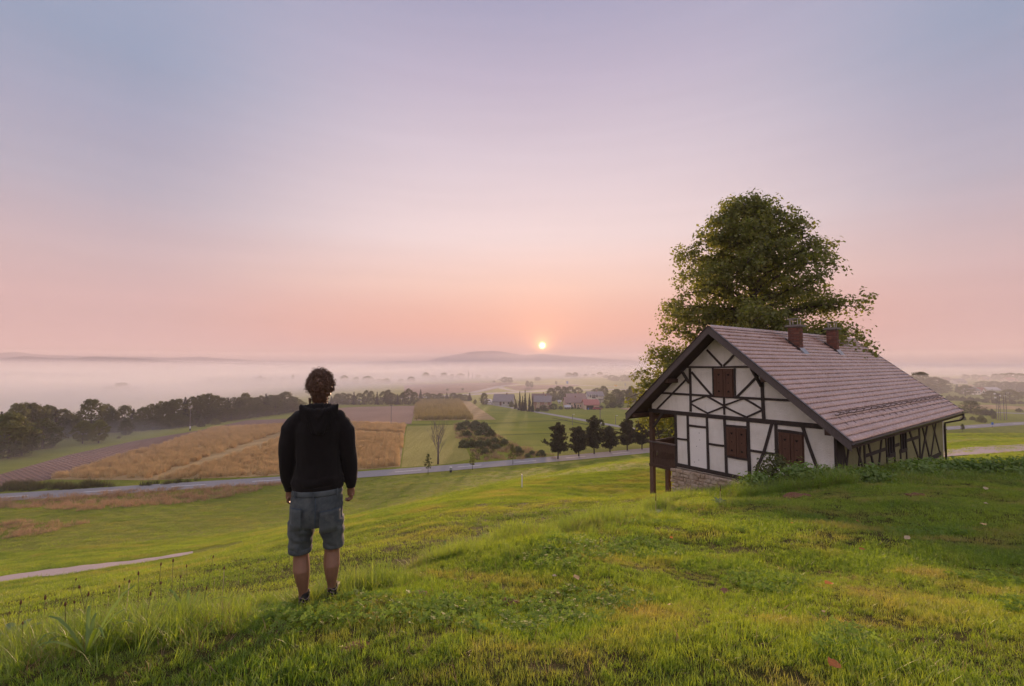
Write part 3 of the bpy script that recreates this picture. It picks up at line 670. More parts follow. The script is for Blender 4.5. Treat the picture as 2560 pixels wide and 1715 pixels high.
# side windows: dark shutters standing open
for a, c in (((1766, 775), (1806, 925)), ((1846, 752), (1884, 897))):
    A = hp(*a, 'x', 0); B = hp(*c, 'x', 0); y0, y1 = A.y, B.y; z0 = B.z + 0.1; z1 = roof_top(0) - UND - 0.05
    wn = MB().box(-0.02, 0.015, y0, y1, z0, z1).build('side_window', M_hole, house)
    for yy in (y0, (y0 + y1) / 2, y1): MB().box(0.016, 0.05, yy - .05, yy + .05, z0, z1).build('window_bar', M_timber, wn)
    MB().box(0.016, 0.06, y0 - .05, y1 + .05, z0 - .1, z0).build('window_sill', M_timber, wn)
# stone foundation under the gable and side
f0 = hp(340, 1005, 'y', 0); fnd = MB()
fnd.box(-6.55, -0.04, -0.10, 0.25, -7.2, FLOOR - 0.04); fnd.box(-6.55, -6.2, 0.25, WL, -9, FLOOR - 0.04); fnd.box(-0.26, -0.02, 0.3, WL, -7.2, FLOOR - 0.6)
found = fnd.build('foundation', M_stone, house)
rs = random.Random(3)
x = -6.72
rows = []
for row in range(11):
    z = FLOOR - 0.04 - row * 0.17; x = -6.70 + rs.uniform(-.05, .05)
    while x < -0.6:
        w = rs.uniform(.14, .42); hgt = 0.18 * rs.uniform(.7, 1.15); pr = rs.uniform(.10, .135)
        if x + w > -0.5: break
        bm = bmesh.new(); bmesh.ops.create_cube(bm, size=1)
        for v_ in bm.verts: v_.co = Vector((v_.co.x * w * .95 + rs.uniform(-.02, .02), v_.co.y * .12 + rs.uniform(-.02, .02), v_.co.z * hgt + rs.uniform(-.025, .025)))
        bmesh.ops.bevel(bm, geom=list(bm.edges), offset=.03, segments=1, affect='EDGES')
        me = bpy.data.meshes.new('stone'); bm.to_mesh(me); bm.free(); me.materials.append(M_stone)
        o = link('stone', me, found); o.location = (x + w / 2, -pr + 0.03, z - .09 + rs.uniform(-.02, .02)); x += w
# ---------------- roof
roof = empty('roof', (0, 0, 0), 0, house)
TH = 0.05
def slab(x0, z0, x1, z1, up, lo, name, mat, y0=RFRONT, y1=RBACK, par=roof):
    mb = MB(); mb.prism([(x0, z0 + lo), (x1, z1 + lo), (x1, z1 + up), (x0, z0 + up)], 'y', y0, y1); return mb.build(name, mat, par)
slab(APX, APZ, EAVE_R, EZ, -0.06, -0.22, 'roof_deck', M_soffit, RFRONT + .05, RBACK - .05)
slab(EAVE_L, EZL, APX, APZ, -0.06, -0.22, 'roof_deck', M_soffit, RFRONT + .05, RBACK - .05)
for yy in (RFRONT - 0.0, RBACK - 0.06):      # bargeboards
    slab(APX, APZ, EAVE_R + .03, EZ - .02, 0.05, -0.27, 'bargeboard', M_barge, yy, yy + .06)
    slab(EAVE_L - .03, EZL - .02, APX, APZ, 0.05, -0.27, 'bargeboard', M_barge, yy + .002, yy + .062)
    slab(APX, APZ, EAVE_R + .04, EZ - .03, 0.085, 0.052, 'verge_trim', M_metal, yy - .03, yy + .10)
    slab(EAVE_L - .04, EZL - .03, APX, APZ, 0.085, 0.052, 'verge_trim', M_metal, yy - .032, yy + .102)
# rafters seen under the left overhang, purlin ends and struts
for xx in (-8.3, -6.4, -2.1, 0.02):
    z = roof_top(xx) - 0.34
    MB().box(xx - .09, xx + .09, RFRONT + .12, 0.3, z - .1, z + .09).build('purlin', M_brown, house)
for a, b_ in (((425, 380), (476, 462)), ((880, 365), (946, 484))):
    A = hp(*a, 'y', -0.42); B = hp(*b_, 'y', -0.04); MB().bar(A, B, .1, .1).build('strut', M_timber, house)
# tiles: one curved clay tile, shared by all
SL = Vector((EAVE_R - APX, 0, EZ - APZ)); slen = SL.length; sd = SL.normalized(); snr = Vector((-sd.z, 0, sd.x))
ROWS = 25; expo = slen / ROWS; TW = 0.2095; COLS = int((RBACK - RFRONT - 0.10) / TW)
def tile_verts():
    """a tile lying along +x (down the slope), y across, z off the roof; the lower edge lifted"""
    v = []; prof = [(-0.5, 0.0), (-0.36, 0.012), (-0.12, 0.026), (0.14, 0.016), (0.36, -0.002), (0.5, 0.006)]
    for xx, lift in ((0.0, 0.004), (expo * 1.12, 0.074)):
        for p, h_ in prof: v.append((xx, p * TW, h_ + lift))
    for p, h_ in prof: v.append((expo * 1.12, p * TW, h_ + 0.074 - 0.056))
    n_ = len(prof); f = []
    for i in range(n_ - 1):
        f.append((i, i + 1, n_ + i + 1, n_ + i)[::-1]); f.append((n_ + i, n_ + i + 1, 2 * n_ + i + 1, 2 * n_ + i)[::-1])
    return np.array(v), np.array(f)
tv, tf = tile_verts()
tme = mesh_np('tile', tv, tf, M_tile)
M3 = Matrix((sd, Vector((0, 1, 0)), snr)).transposed()
tiles = []
for r_ in range(ROWS):
    for c in range(COLS):
        y = RFRONT + 0.09 + (c + 0.5 + (0.5 if r_ % 2 else 0) * 0) * TW
        p = Vector((APX, y, APZ)) + sd * (r_ * expo)
        tiles.append((p, r_, c))
# chimney base rectangles (x across, y along), found on the roof plane
NRM = Vector((-(EZ - APZ), 0, EAVE_R - APX)); NK = NRM.dot(Vector((APX, 0, APZ))); EYE = HI @ Vector((0, 0, CAMZ))
def roof_hit_px(px, py):
    d = HI.to_3x3() @ ray(px, py); return EYE + d * ((NK - NRM.dot(EYE)) / NRM.dot(d))
def roof_hit(zx, zy): return roof_hit_px(*zq(zx, zy))
def plane_px(px, py, k, val):
    d = HI.to_3x3() @ ray(px, py); return EYE + d * ((val - EYE[k]) / d[k])
CHR = []
for (al, bl, rt_, tp) in (((1970, 859.5), (1998.4, 876.5), (2008.6, 850), (1998.4, 816)), ((2066, 866), (2090.3, 881), (2097.8, 850), (2090, 823))):
    a = roof_hit_px(*al); b_ = roof_hit_px(*bl); y0 = (a.y + b_.y) / 2; x0, x1 = a.x, b_.x
    x0 = plane_px(al[0], al[1] - 15, 1, y0).x; x1 = plane_px(bl[0], bl[1] - 15, 1, y0).x
    y1 = plane_px(*rt_, 0, x1).y; zt = plane_px(*tp, 1, y0).z
    CHR.append((x0, x1, y0, y1, zt))
print('chimneys', CHR)
def near_tile(p):
    w = HM @ p; return (w - Vector((0, 0, CAMZ))).length
keep = [t for t in tiles if not any(x0 - .02 < t[0].x + .1 < x1 + .02 and y0 - .05 < t[0].y < y1 + .05 for x0, x1, y0, y1, zt in CHR)]
keep.sort(key=lambda t: near_tile(t[0]))
rs = random.Random(11)
def tile_matrix(p):
    j = Matrix.Rotation(rs.uniform(-.012, .012), 3, 'Z') @ Matrix.Rotation(rs.uniform(-.008, .008), 3, 'Y')
    return (M3 @ j).to_4x4(), p + snr * (0.0 + rs.uniform(-.003, .003)) + sd * rs.uniform(-.006, .006)
for p, r_, c in keep[:300]:
    mm, q_ = tile_matrix(p); o = link('tile', tme, roof); o.matrix_local = Matrix.Translation(q_) @ mm
V = []; F = []; nb = 0
for p, r_, c in keep[300:]:
    mm, q_ = tile_matrix(p); m3 = np.array(mm.to_3x3()); V.append(tv @ m3.T + np.array(q_)); F.append(tf + nb); nb += len(tv)
tag(link('tile_field', mesh_np('tile_field', np.concatenate(V), np.concatenate(F), M_tile), roof), kind='stuff')
# left slope: seen only edge-on
SLl = Vector((EAVE_L - APX, 0, EZL - APZ)); sdl = SLl.normalized(); snl = Vector((sdl.z, 0, -sdl.x)); M3l = np.array(Matrix((sdl, Vector((0, -1, 0)), snl)).transposed())
V = []; F = []; nb = 0
for r_ in range(int(SLl.length / expo)):
    for c in range(COLS):
        p = np.array((APX, RFRONT + 0.09 + (c + .5) * TW, APZ)) + np.array(sdl) * (r_ * expo); V.append(tv @ M3l.T + p); F.append(tf + nb); nb += len(tv)
tag(link('tile_field', mesh_np('tile_field', np.concatenate(V), np.concatenate(F), M_tile), roof), kind='stuff')
# ridge tiles
rm = MB(); n_ = 7
vv = []
for yy, r0 in ((0, .125), (.36, .145)):
    for k in range(n_):
        a = math.pi * (k / (n_ - 1)); vv.append((math.cos(a) * r0 * 1.1, yy, math.sin(a) * r0))
rm.add(vv, [(k, k + 1, n_ + k + 1, n_ + k) for k in range(n_ - 1)]); rme = rm.mesh('ridge_tile', M_tile)
for k in range(int((RBACK - RFRONT) / .33)):
    o = link('ridge_tile', rme, roof); o.location = (APX, RFRONT + .02 + k * .33, APZ - .01)
# snow hooks near the ridge
for zx, zy in ((735, 160), (840, 165), (930, 172), (1018, 177), (1248, 190), (1290, 187), (1492, 207), (1540, 208)):
    p = roof_hit(zx, zy); MB().bar(p + snr * .04 - sd * .08, p + snr * .13 + sd * .02, .12, .02).build('vent_tile', M_tile, roof)
# snow guard: two rails on brackets along the eave
gl = [roof_hit(1380, 695), roof_hit(2115, 560)]
sx = sum(p.x for p in gl) / 2
pg = Vector((sx, 0, roof_top(sx)))
for off in (0.08, 0.20):
    y = 0.1
    seg = []
    while y < 15.4:
        seg.append(Vector((sx, y, pg.z)) + snr * (off + .05 + rs.uniform(-.02, .02)) + sd * rs.uniform(-.02, .02)); y += .6
    MB().tube(seg, .014, 5).build('snow_guard_rail', M_ironrod, roof)
y = 0.4
while y < 15.3:
    p = Vector((sx, y, pg.z)); mb = MB(); mb.bar(p + sd * .02, p + snr * .27, .03, .015); mb.bar(p + snr * .24, p - sd * .28 + snr * .05, .02, .015); mb.bar(p + sd * .45 + snr * .055, p - sd * .1 + snr * .06, .035, .012)
    mb.build('snow_guard_bracket', M_ironrod, roof); y += .82
# gutter with end pipe
gt = MB(); prof = [(-.075 * math.cos(a), -.075 * math.sin(a)) for a in np.linspace(0, math.pi, 8)]
prof = [(EAVE_R + .06 + a, EZ - .02 + b_) for a, b_ in prof] ; prof2 = [(EAVE_R + .06 + (a - EAVE_R - .06) * .9, EZ - .02 + (b_ - EZ + .02) * .9) for a, b_ in prof][::-1]
gt.prism(prof + prof2, 'y', RFRONT + .06, RBACK + .05); gt.build('gutter', M_metal, roof)
MB().bar((EAVE_R - .03, RFRONT + .1, EZ - .09), (EAVE_R - .03, RBACK - .05, EZ - .09), .03, .16).build('fascia', M_barge, roof)
dz = EZ - .1
MB().tube([(EAVE_R + .06, RBACK - .25, dz), (EAVE_R + .06, RBACK - .25, dz - .22), (EAVE_R - .05, RBACK - .32, dz - .36), (.08, WL - .1, dz - .55), (.06, WL - .1, dz - .75), (.06, WL - .1, -5.3)], .05, 8).build('downpipe', M_metal, roof, True)
# ---------------- chimneys
for x0, x1, y0, y1, ztop in CHR:
    ch = empty('chimney', (0, 0, 0), 0, house)
    zb = roof_top(x1) - 0.05
    MB().box(x0 + .02, x1 - .02, y0 + .02, y1 - .02, zb - .2, ztop).build('chimney_core', M_mortar, ch)
    bh = 0.075; nrow = int((ztop - zb) / bh)
    bw = {}
    def brick_mesh(l, w_, h_):
        k = (round(l, 3), round(w_, 3))
        if k not in bw:
            bm = bmesh.new(); bmesh.ops.create_cube(bm, size=1)
            for v_ in bm.verts: v_.co = Vector((v_.co.x * l, v_.co.y * w_, v_.co.z * h_))
            me = bpy.data.meshes.new('brick'); bm.to_mesh(me); bm.free(); me.materials.append(M_brick); bw[k] = me
        return bw[k]
    for r_ in range(nrow):
        z = zb + (r_ + .5) * bh
        for face in range(4):
            if face in (0, 2): ln = x1 - x0; nb_ = max(2, round(ln / .25))
            else: ln = y1 - y0 - .10; nb_ = max(2, round(ln / .25))
            l = ln / nb_
            if face == 2: continue                        # far face is never in view
            for k in range(nb_ + (1 if r_ % 2 else 0)):
                s0 = (k - (.5 if r_ % 2 else 0)) * l; s1 = s0 + l; s0 = max(s0, 0); s1 = min(s1, ln)
                if s1 - s0 < .05: continue
                mid = (s0 + s1) / 2
                if face == 0: p = (x0 + mid, y0 + .02, z); me = brick_mesh(s1 - s0 - .012, .06, bh - .014)
                elif face == 1: p = (x1 - .02, y0 + .05 + mid, z); me = brick_mesh(.06, s1 - s0 - .012, bh - .014)
                else: p = (x0 + .02, y0 + .05 + mid, z); me = brick_mesh(.06, s1 - s0 - .012, bh - .014)
                if p[2] < roof_top(p[0]) - .05: continue
                link('brick', me, ch, None, p)
    MB().box(x0 - .10, x1 + .10, y0 - .10, y1 + .10, ztop, ztop + .07).build('chimney_cap', M_concrete, ch)
    MB().box(x0 - .06, x1 + .06, y0 - .06, y1 + .06, ztop + .0701, ztop + .10).build('chimney_cap_top', M_concrete, ch)
    for px_, py_ in ((x0 + .08, y0 + .08), (x1 - .08, y0 + .08), (x0 + .08, y1 - .08), (x1 - .08, y1 - .08)):
        MB().bar((px_, py_, ztop + .10), (px_, py_, ztop + .36), .022).build('cowl_rod', M_lead, ch)
    mb = MB(); cxm = (x0 + x1) / 2; n_ = 9
    vv = [(x0 - .04 + (x1 - x0 + .08) * k / (n_ - 1), yy, ztop + .36 + .055 * math.sin(math.pi * k / (n_ - 1)) + dz_) for dz_ in (0, .012) for yy in (y0 - .02, y1 + .02) for k in range(n_)]
    mb.add(vv, [(k, k + 1, n_ + k + 1, n_ + k) for k in range(n_ - 1)] + [(2 * n_ + k, 2 * n_ + k + 1, 3 * n_ + k + 1, 3 * n_ + k) for k in range(n_ - 1)] + [(k, k + 1, 2 * n_ + k + 1, 2 * n_ + k) for k in range(n_ - 1)])
    mb.build('cowl', M_lead, ch)
    # lead flashing
    MB().prism([(x0 - .1, roof_top(x0 - .1) + .05), (x1 + .05, roof_top(x1 + .05) + .05), (x1 + .05, roof_top(x1 + .05) + .18), (x0 - .1, roof_top(x0 - .1) + .18)], 'y', y0 - .05, y0 - .02).build('flashing', M_metal, ch)
    MB().prism([(x1 + .02, roof_top(x1 + .02) + .05), (x1 + .32, roof_top(x1 + .32) + .05), (x1 + .32, roof_top(x1 + .32) + .065), (x1 + .02, roof_top(x1 + .02) + .2)], 'y', y0 - .04, y1 + .04).build('flashing', M_lead, ch)
# ---------------- porch and balcony on the left
PX = -7.83
MB().box(PX - .10, PX + .10, -.06, .14, -5.0, -2.4).build('porch_post', M_brown, house)
for (xx, yy) in ((PX, 0.04), (PX + .02, 1.25)): MB().box(xx - .1, xx + .1, yy - .1, yy + .1, -7.6, -5.0).build('stilt', M_post, house)
A = hp(306, 655, 'y', 0); B = hp(243, 748, 'y', 0); MB().bar(A, B, .11, .11).build('brace', M_timber, house)
PB = 4.6                                                    # porch depth along the wall
MB().box(PX - .1, PX + .1, PB - .1, PB + .1, -8.5, roof_top(PX) - .3).build('porch_post', M_brown, house)
MB().box(PX - .08, PX + .08, .14, PB, -2.75, -2.55).build('porch_beam', M_brown, house)
MB().box(PX - .05, GW, -.02, PB, -5.02, -4.90).build('balcony_floor', M_brown, house)
rt, rb = -3.86, -4.9
MB().box(PX - .12, GW - .02, -.10, .04, rt, rt + .07).build('handrail', M_barge, house)
MB().box(PX - .12, GW - .02, -.08, .02, rb - .14, rb + .0).build('balcony_beam', M_brown, house)
MB().box(PX - .09, PX + .03, .05, PB, rt, rt + .07).build('handrail', M_barge, house)
n_ = 11; w = (GW - PX - .18) / n_
for k in range(n_):
    x0 = PX + .12 + k * w; c1 = x0 + w - .012; g = 0.02
    mb = MB(); mb.prism([(x0, rb + .002), (c1, rb + .002), (c1, rb + .3), (c1 - g, rb + .36), (c1 - g, rb + .62), (c1, rb + .68), (c1, rt - .002), (x0, rt - .002), (x0, rb + .68), (x0 + g, rb + .62), (x0 + g, rb + .36), (x0, rb + .3)], 'y', -.05, -.025); mb.build('balcony_board', M_brown, house)
n_ = 30; w = (PB - .3) / n_
for k in range(n_):
    y0 = .16 + k * w; c1 = y0 + w - .012; g = .02
    mb = MB(); mb.prism([(y0, rb + .002), (c1, rb + .002), (c1, rb + .3), (c1 - g, rb + .36), (c1 - g, rb + .62), (c1, rb + .68), (c1, rt - .002), (y0, rt - .002), (y0, rb + .68), (y0 + g, rb + .62), (y0 + g, rb + .36), (y0, rb + .3)], 'x', PX - .04, PX - .015); mb.build('balcony_board', M_brown, house)
# ------------------------------------------------------------------ foliage materials
def leaf_mat(name, c1, c2, c3, trans=0.4, tboost=1.5, patch=0.5, gloss=0.05):
    b = NB(name); oi = b.n('ObjectInfo'); v = b.pos()
    n1 = b.noise(v, patch, 4, 0.6); n2 = b.noise(v, 9.0, 2, 0.5)
    c = b.mix(b.maprange(n1, 0.35, 0.68), c1, c2)
    c = b.mix(b.math('MULTIPLY', b.maprange(n2, 0.45, 0.75), 0.55), c, c3)
    c = b.mix(b.math('MULTIPLY', oi.outputs['Random'], 0.35), c, tuple(0.6 * x for x in c1))
    t = b.mix(1.0, c, (tboost, tboost * 1.0, tboost * 0.55), 'MULTIPLY')
    b.leafy(c, t, trans, 0.5, gloss); return b.m
M_linden = leaf_mat('linden_leaves', (0.14, 0.165, 0.045), (0.20, 0.215, 0.055), (0.32, 0.255, 0.065), 0.5, 1.7, 0.45, 0.03)
M_oak = leaf_mat('broadleaf_leaves', (0.09, 0.105, 0.04), (0.125, 0.14, 0.05), (0.15, 0.145, 0.055), 0.4, 1.5, 0.12, 0.02)
M_pale = leaf_mat('pale_broadleaf_leaves', (0.14, 0.16, 0.05), (0.19, 0.20, 0.06), (0.22, 0.20, 0.07), 0.35, 1.4, 0.15, 0.02)
M_willow = leaf_mat('willow_leaves', (0.13, 0.145, 0.08), (0.17, 0.185, 0.095), (0.20, 0.19, 0.10), 0.3, 1.3, 0.2, 0.02)
M_pine = leaf_mat('pine_needles', (0.055, 0.055, 0.028), (0.08, 0.08, 0.038), (0.10, 0.09, 0.04), 0.3, 1.2, 0.4, 0.02)
M_spruce = leaf_mat('spruce_needles', (0.025, 0.034, 0.022), (0.04, 0.05, 0.028), (0.05, 0.05, 0.028), 0.15, 1.2, 0.3, 0.02)
M_weed = leaf_mat('weed_leaves', (0.13, 0.22, 0.03), (0.20, 0.29, 0.04), (0.17, 0.25, 0.05), 0.4, 1.5, 2.0, 0.05)
M_bark = wood_mat('bark', (0.06, 0.045, 0.038), (0.12, 0.095, 0.08), 0.95, 0.03, (3, 3, 0.8))
M_barepale = wood_mat('pale_bark', (0.16, 0.13, 0.12), (0.26, 0.22, 0.20), 0.95, 0.02, (3, 3, 0.8))

def leaf_cloud(centers, norms, sizes, rng_, aspect=1.6, droop=0.0, fold=0.25):
    """one quad leaf (two triangles folded along the middle is left flat) per centre"""
    n = len(centers)
    d = norms + rng_.normal(0, 0.55, (n, 3)); d /= np.linalg.norm(d, axis=1, keepdims=True) + 1e-9
    a = np.cross(d, rng_.normal(0, 1, (n, 3))); a /= np.linalg.norm(a, axis=1, keepdims=True) + 1e-9
    a[:, 2] -= droop; a /= np.linalg.norm(a, axis=1, keepdims=True) + 1e-9
    b_ = np.cross(d, a); s = sizes[:, None]
    v = np.stack([centers - a * s * aspect * .5, centers + b_ * s * .5 + a * s * 0.05, centers + a * s * aspect * .5, centers - b_ * s * .5 + a * s * 0.05], 1)
    f = np.arange(4 * n).reshape(n, 4)
    return v.reshape(-1, 3), f
def clump_points(cl, per, rng_, spread, flat=0.7):
    """cl (k,3) clump centres -> leaf centres round them"""
    k = len(cl); u = rng_.normal(0, 1, (k, per, 3)); u /= np.linalg.norm(u, axis=2, keepdims=True) + 1e-9
    r = rng_.uniform(0.25, 1.0, (k, per, 1)) ** 0.6
    sp = (spread if hasattr(spread, '__len__') else np.full(k, spread))[:, None, None]
    off = u * r * sp * np.array([1, 1, flat]); return (cl[:, None, :] + off).reshape(-1, 3), u.reshape(-1, 3)

# ---- generic crown: clumps on the shell and inside a lobed volume
def crown_mesh(name, mat, h0, h1, rx, seed, prof=None, nclump=150, per=26, leaf=0.34, clump=0.75, lobes=0.28, droop=0.2):
    r_ = np.random.default_rng(seed); cl = []
    while len(cl) < nclump:
        t = r_.uniform(0, 1); a = r_.uniform(0, 2 * math.pi)
        w = prof(t) if prof else math.sin(math.pi * min(1, (t * .88 + .10))) ** .7
        w *= 1 + lobes * noise.noise(Vector((math.cos(a) * 1.6 + seed, math.sin(a) * 1.6, t * 2.6 + seed * .7))) * 1.8
        rr = rx * w * (r_.uniform(.25, 1.0) ** .4)
        cl.append((math.cos(a) * rr, math.sin(a) * rr, h0 + (h1 - h0) * t))
    cl = np.array(cl); pts, u = clump_points(cl, per, r_, r_.uniform(.55, 1.2, len(cl)) * clump, .75)
    v, f = leaf_cloud(pts, u + np.array([0, 0, .4]), r_.uniform(.6, 1.25, len(pts)) * leaf, r_, 1.3, droop)
    return mesh_np(name, v, f, mat)
def trunk_mesh(name, mat, h, r0, seed, limbs=5, crown_h=None, rx=2.0):
    r_ = random.Random(seed); mb = MB(); pts = [Vector((0, 0, -.3))]; k = 6
    for i in range(1, k + 1): pts.append(Vector((r_.uniform(-.06, .06) * i * .5, r_.uniform(-.06, .06) * i * .5, h * i / k)))
    mb.tube(pts, [r0 * (1 - .8 * i / k) for i in range(k + 1)], 7)
    for j in range(limbs):
        t = r_.uniform(.3, .85); p = Vector((0, 0, h * t)); a = r_.uniform(0, 6.28); l = rx * r_.uniform(.5, .85)
        e = p + Vector((math.cos(a) * l, math.sin(a) * l, l * r_.uniform(.4, .9))); m_ = (p + e) / 2 + Vector((0, 0, -.1 * l))
        mb.tube([p, m_, e], [r0 * .45 * (1 - t * .5), r0 * .3 * (1 - t * .5), r0 * .08], 5)
    return mb.mesh(name, mat, True)
BROAD = []     # shared meshes for trees in the middle distance: (crown, trunk, nominal height)
for k in range(6):
    mt_ = (M_oak, M_pale)[k == 3]
    BROAD.append((crown_mesh('crown', mt_, (0.5, 0.6, 0.5, 1.4, 1.2, 1.6)[k], 11.5, (4.2, 3.6, 4.8, 3.4, 4.0, 4.4)[k], 20 + k, None, 190, 24, .40, .95), trunk_mesh('trunk', M_bark, 9.0, .28, k, 7, None, 3.6), 12.0))
def spruce_mesh(seed, h=12.0, r=2.6):
    r_ = np.random.default_rng(seed); cl = []
    for i in range(26):
        t = i / 25; z = .8 + (h - .9) * t; rad = r * (1 - t) ** .85 + .12; nb_ = max(3, int(11 * (1 - t) + 3))
        for b_ in range(nb_):
            a = r_.uniform(0, 6.28)
            for s in np.linspace(.25, 1, max(2, int(5 * (1 - t) + 1))): cl.append((math.cos(a) * rad * s, math.sin(a) * rad * s, z - .25 * rad * s + r_.normal(0, .06)))
    cl = np.array(cl); pts, u = clump_points(cl, 7, r_, .34, .5)
    v, f = leaf_cloud(pts, u + np.array([0, 0, 1.0]), r_.uniform(.6, 1.2, len(pts)) * .30, r_, 1.9, .35); return mesh_np('crown', v, f, M_spruce)
SPRUCE = [(spruce_mesh(50 + k, 12, (2.6, 2.1, 3.0)[k]), trunk_mesh('trunk', M_bark, 11, .2, 50 + k, 0), 12.0) for k in range(3)]
def pine_mesh(seed, h=9.5, r=3.0, lean=0.0, lobes=8):
    """open black pine: whorls of limbs that end in needle clumps"""
    r_ = np.random.default_rng(seed); cl = []; sp = []; mb = MB()
    mb.tube([(0, 0, -.3), (0.03, 0, h * .3), (lean * .5, .05, h * .65), (lean, 0, h * .96)], [.17, .14, .09, .03], 7)
    nw = 12
    for i in range(nw):
        t = (i + .3) / nw; z = h * (.20 + .76 * t); rad = r * float(np.interp(t, [0, .12, .5, .8, 1], [.8, 1.0, .90, .62, .34])) * r_.uniform(.62, 1.15) * (.82 + .18 * math.sin(i * 2.1)); nb_ = r_.integers(5, 8)
        a0 = r_.uniform(0, 6.28)
        for b_ in range(nb_):
            a = a0 + b_ * 6.28 / nb_ + r_.normal(0, .35); l = rad * r_.uniform(.5, 1.15); up = r_.uniform(-.05, .5) * l
            p = Vector((lean * t, 0, z)); e = p + Vector((math.cos(a) * l, math.sin(a) * l, up))
            mb.tube([p, (p + e) / 2 + Vector((0, 0, -.05)), e], [.045, .03, .012], 4, False)
            for s in np.linspace(.3, 1, max(2, int(l / .42) + 1)):
                for q_ in range(2): cl.append(tuple(p + (e - p) * s + Vector(r_.normal(0, .16, 3)))); sp.append(.38 + .16 * r_.random())
    for q_ in range(14): cl.append((lean + r_.normal(0, .18), r_.normal(0, .18), h * (.92 + .10 * r_.random()))); sp.append(.28)
    cl = np.array(cl); pts, u = clump_points(cl, 16, r_, np.array(sp), .8)
    v, f = leaf_cloud(pts, u, r_.uniform(.7, 1.3, len(pts)) * .20, r_, 2.2, 0.0)
    return mesh_np('crown', v, f, M_pine), mb.mesh('trunk', M_bark, True)
def shrub_mesh(seed, mat, r=1.6, h=1.9, n=70, per=26, leaf=.2):
    r_ = np.random.default_rng(seed); a = r_.uniform(0, 6.28, n); t = r_.uniform(0, 1, n) ** .6; e = r_.uniform(0.05, 1, n)
    cl = np.stack([np.cos(a) * r * t * np.sqrt(1 - (e * .9) ** 2), np.sin(a) * r * t * np.sqrt(1 - (e * .9) ** 2), h * e * (1 - .3 * t)], -1)
    pts, u = clump_points(cl, per, r_, r_.uniform(.5, 1.1, n) * .42, .8); pts[:, 2] = np.maximum(pts[:, 2], .02)
    v, f = leaf_cloud(pts, u + np.array([0, 0, .6]), r_.uniform(.6, 1.2, len(pts)) * leaf, r_, 1.7, -.2); return mesh_np('foliage', v, f, mat)
def stem_mesh(seed, h=1.2, n=6):
    r_ = random.Random(seed); mb = MB()
    for k in range(n):
        a = r_.uniform(0, 6.28); mb.tube([(0, 0, -.1), (math.cos(a) * .25, math.sin(a) * .25, h * .5), (math.cos(a) * .6, math.sin(a) * .6, h)], [.035, .025, .01], 4)
    return mb.mesh('stem', M_bark)
SHRUB = [(shrub_mesh(70 + k, (M_willow, M_willow, M_oak, M_pale)[k], 1.7, 2.0), stem_mesh(70 + k)) for k in range(4)]
def put_tree(name, proto, loc, h, label, group, wide=1.0, cat='tree', names=('crown', 'trunk')):
    o = empty(name, loc, random.uniform(0, 6.28)); s = h / proto[2] if len(proto) > 2 else h
    o.scale = (s * wide, s * wide, s)
    link(names[0], proto[0], o); link(names[1], proto[1], o)
    return tag(o, label, cat, group)
def ground_at(px, py, depth=None):
    """where the ground is seen at that place in the photograph (marching along the view ray)"""
    d = ray(px, py); t = np.geomspace(1.0, 4000, 3000); P = np.outer(t, np.array(d)) + np.array([0, 0, CAMZ])
    below = P[:, 2] < H(P[:, 0], P[:, 1]); i = int(np.argmax(below)); p = P[i]
    return Vector((p[0], p[1], Hs(p[0], p[1])))
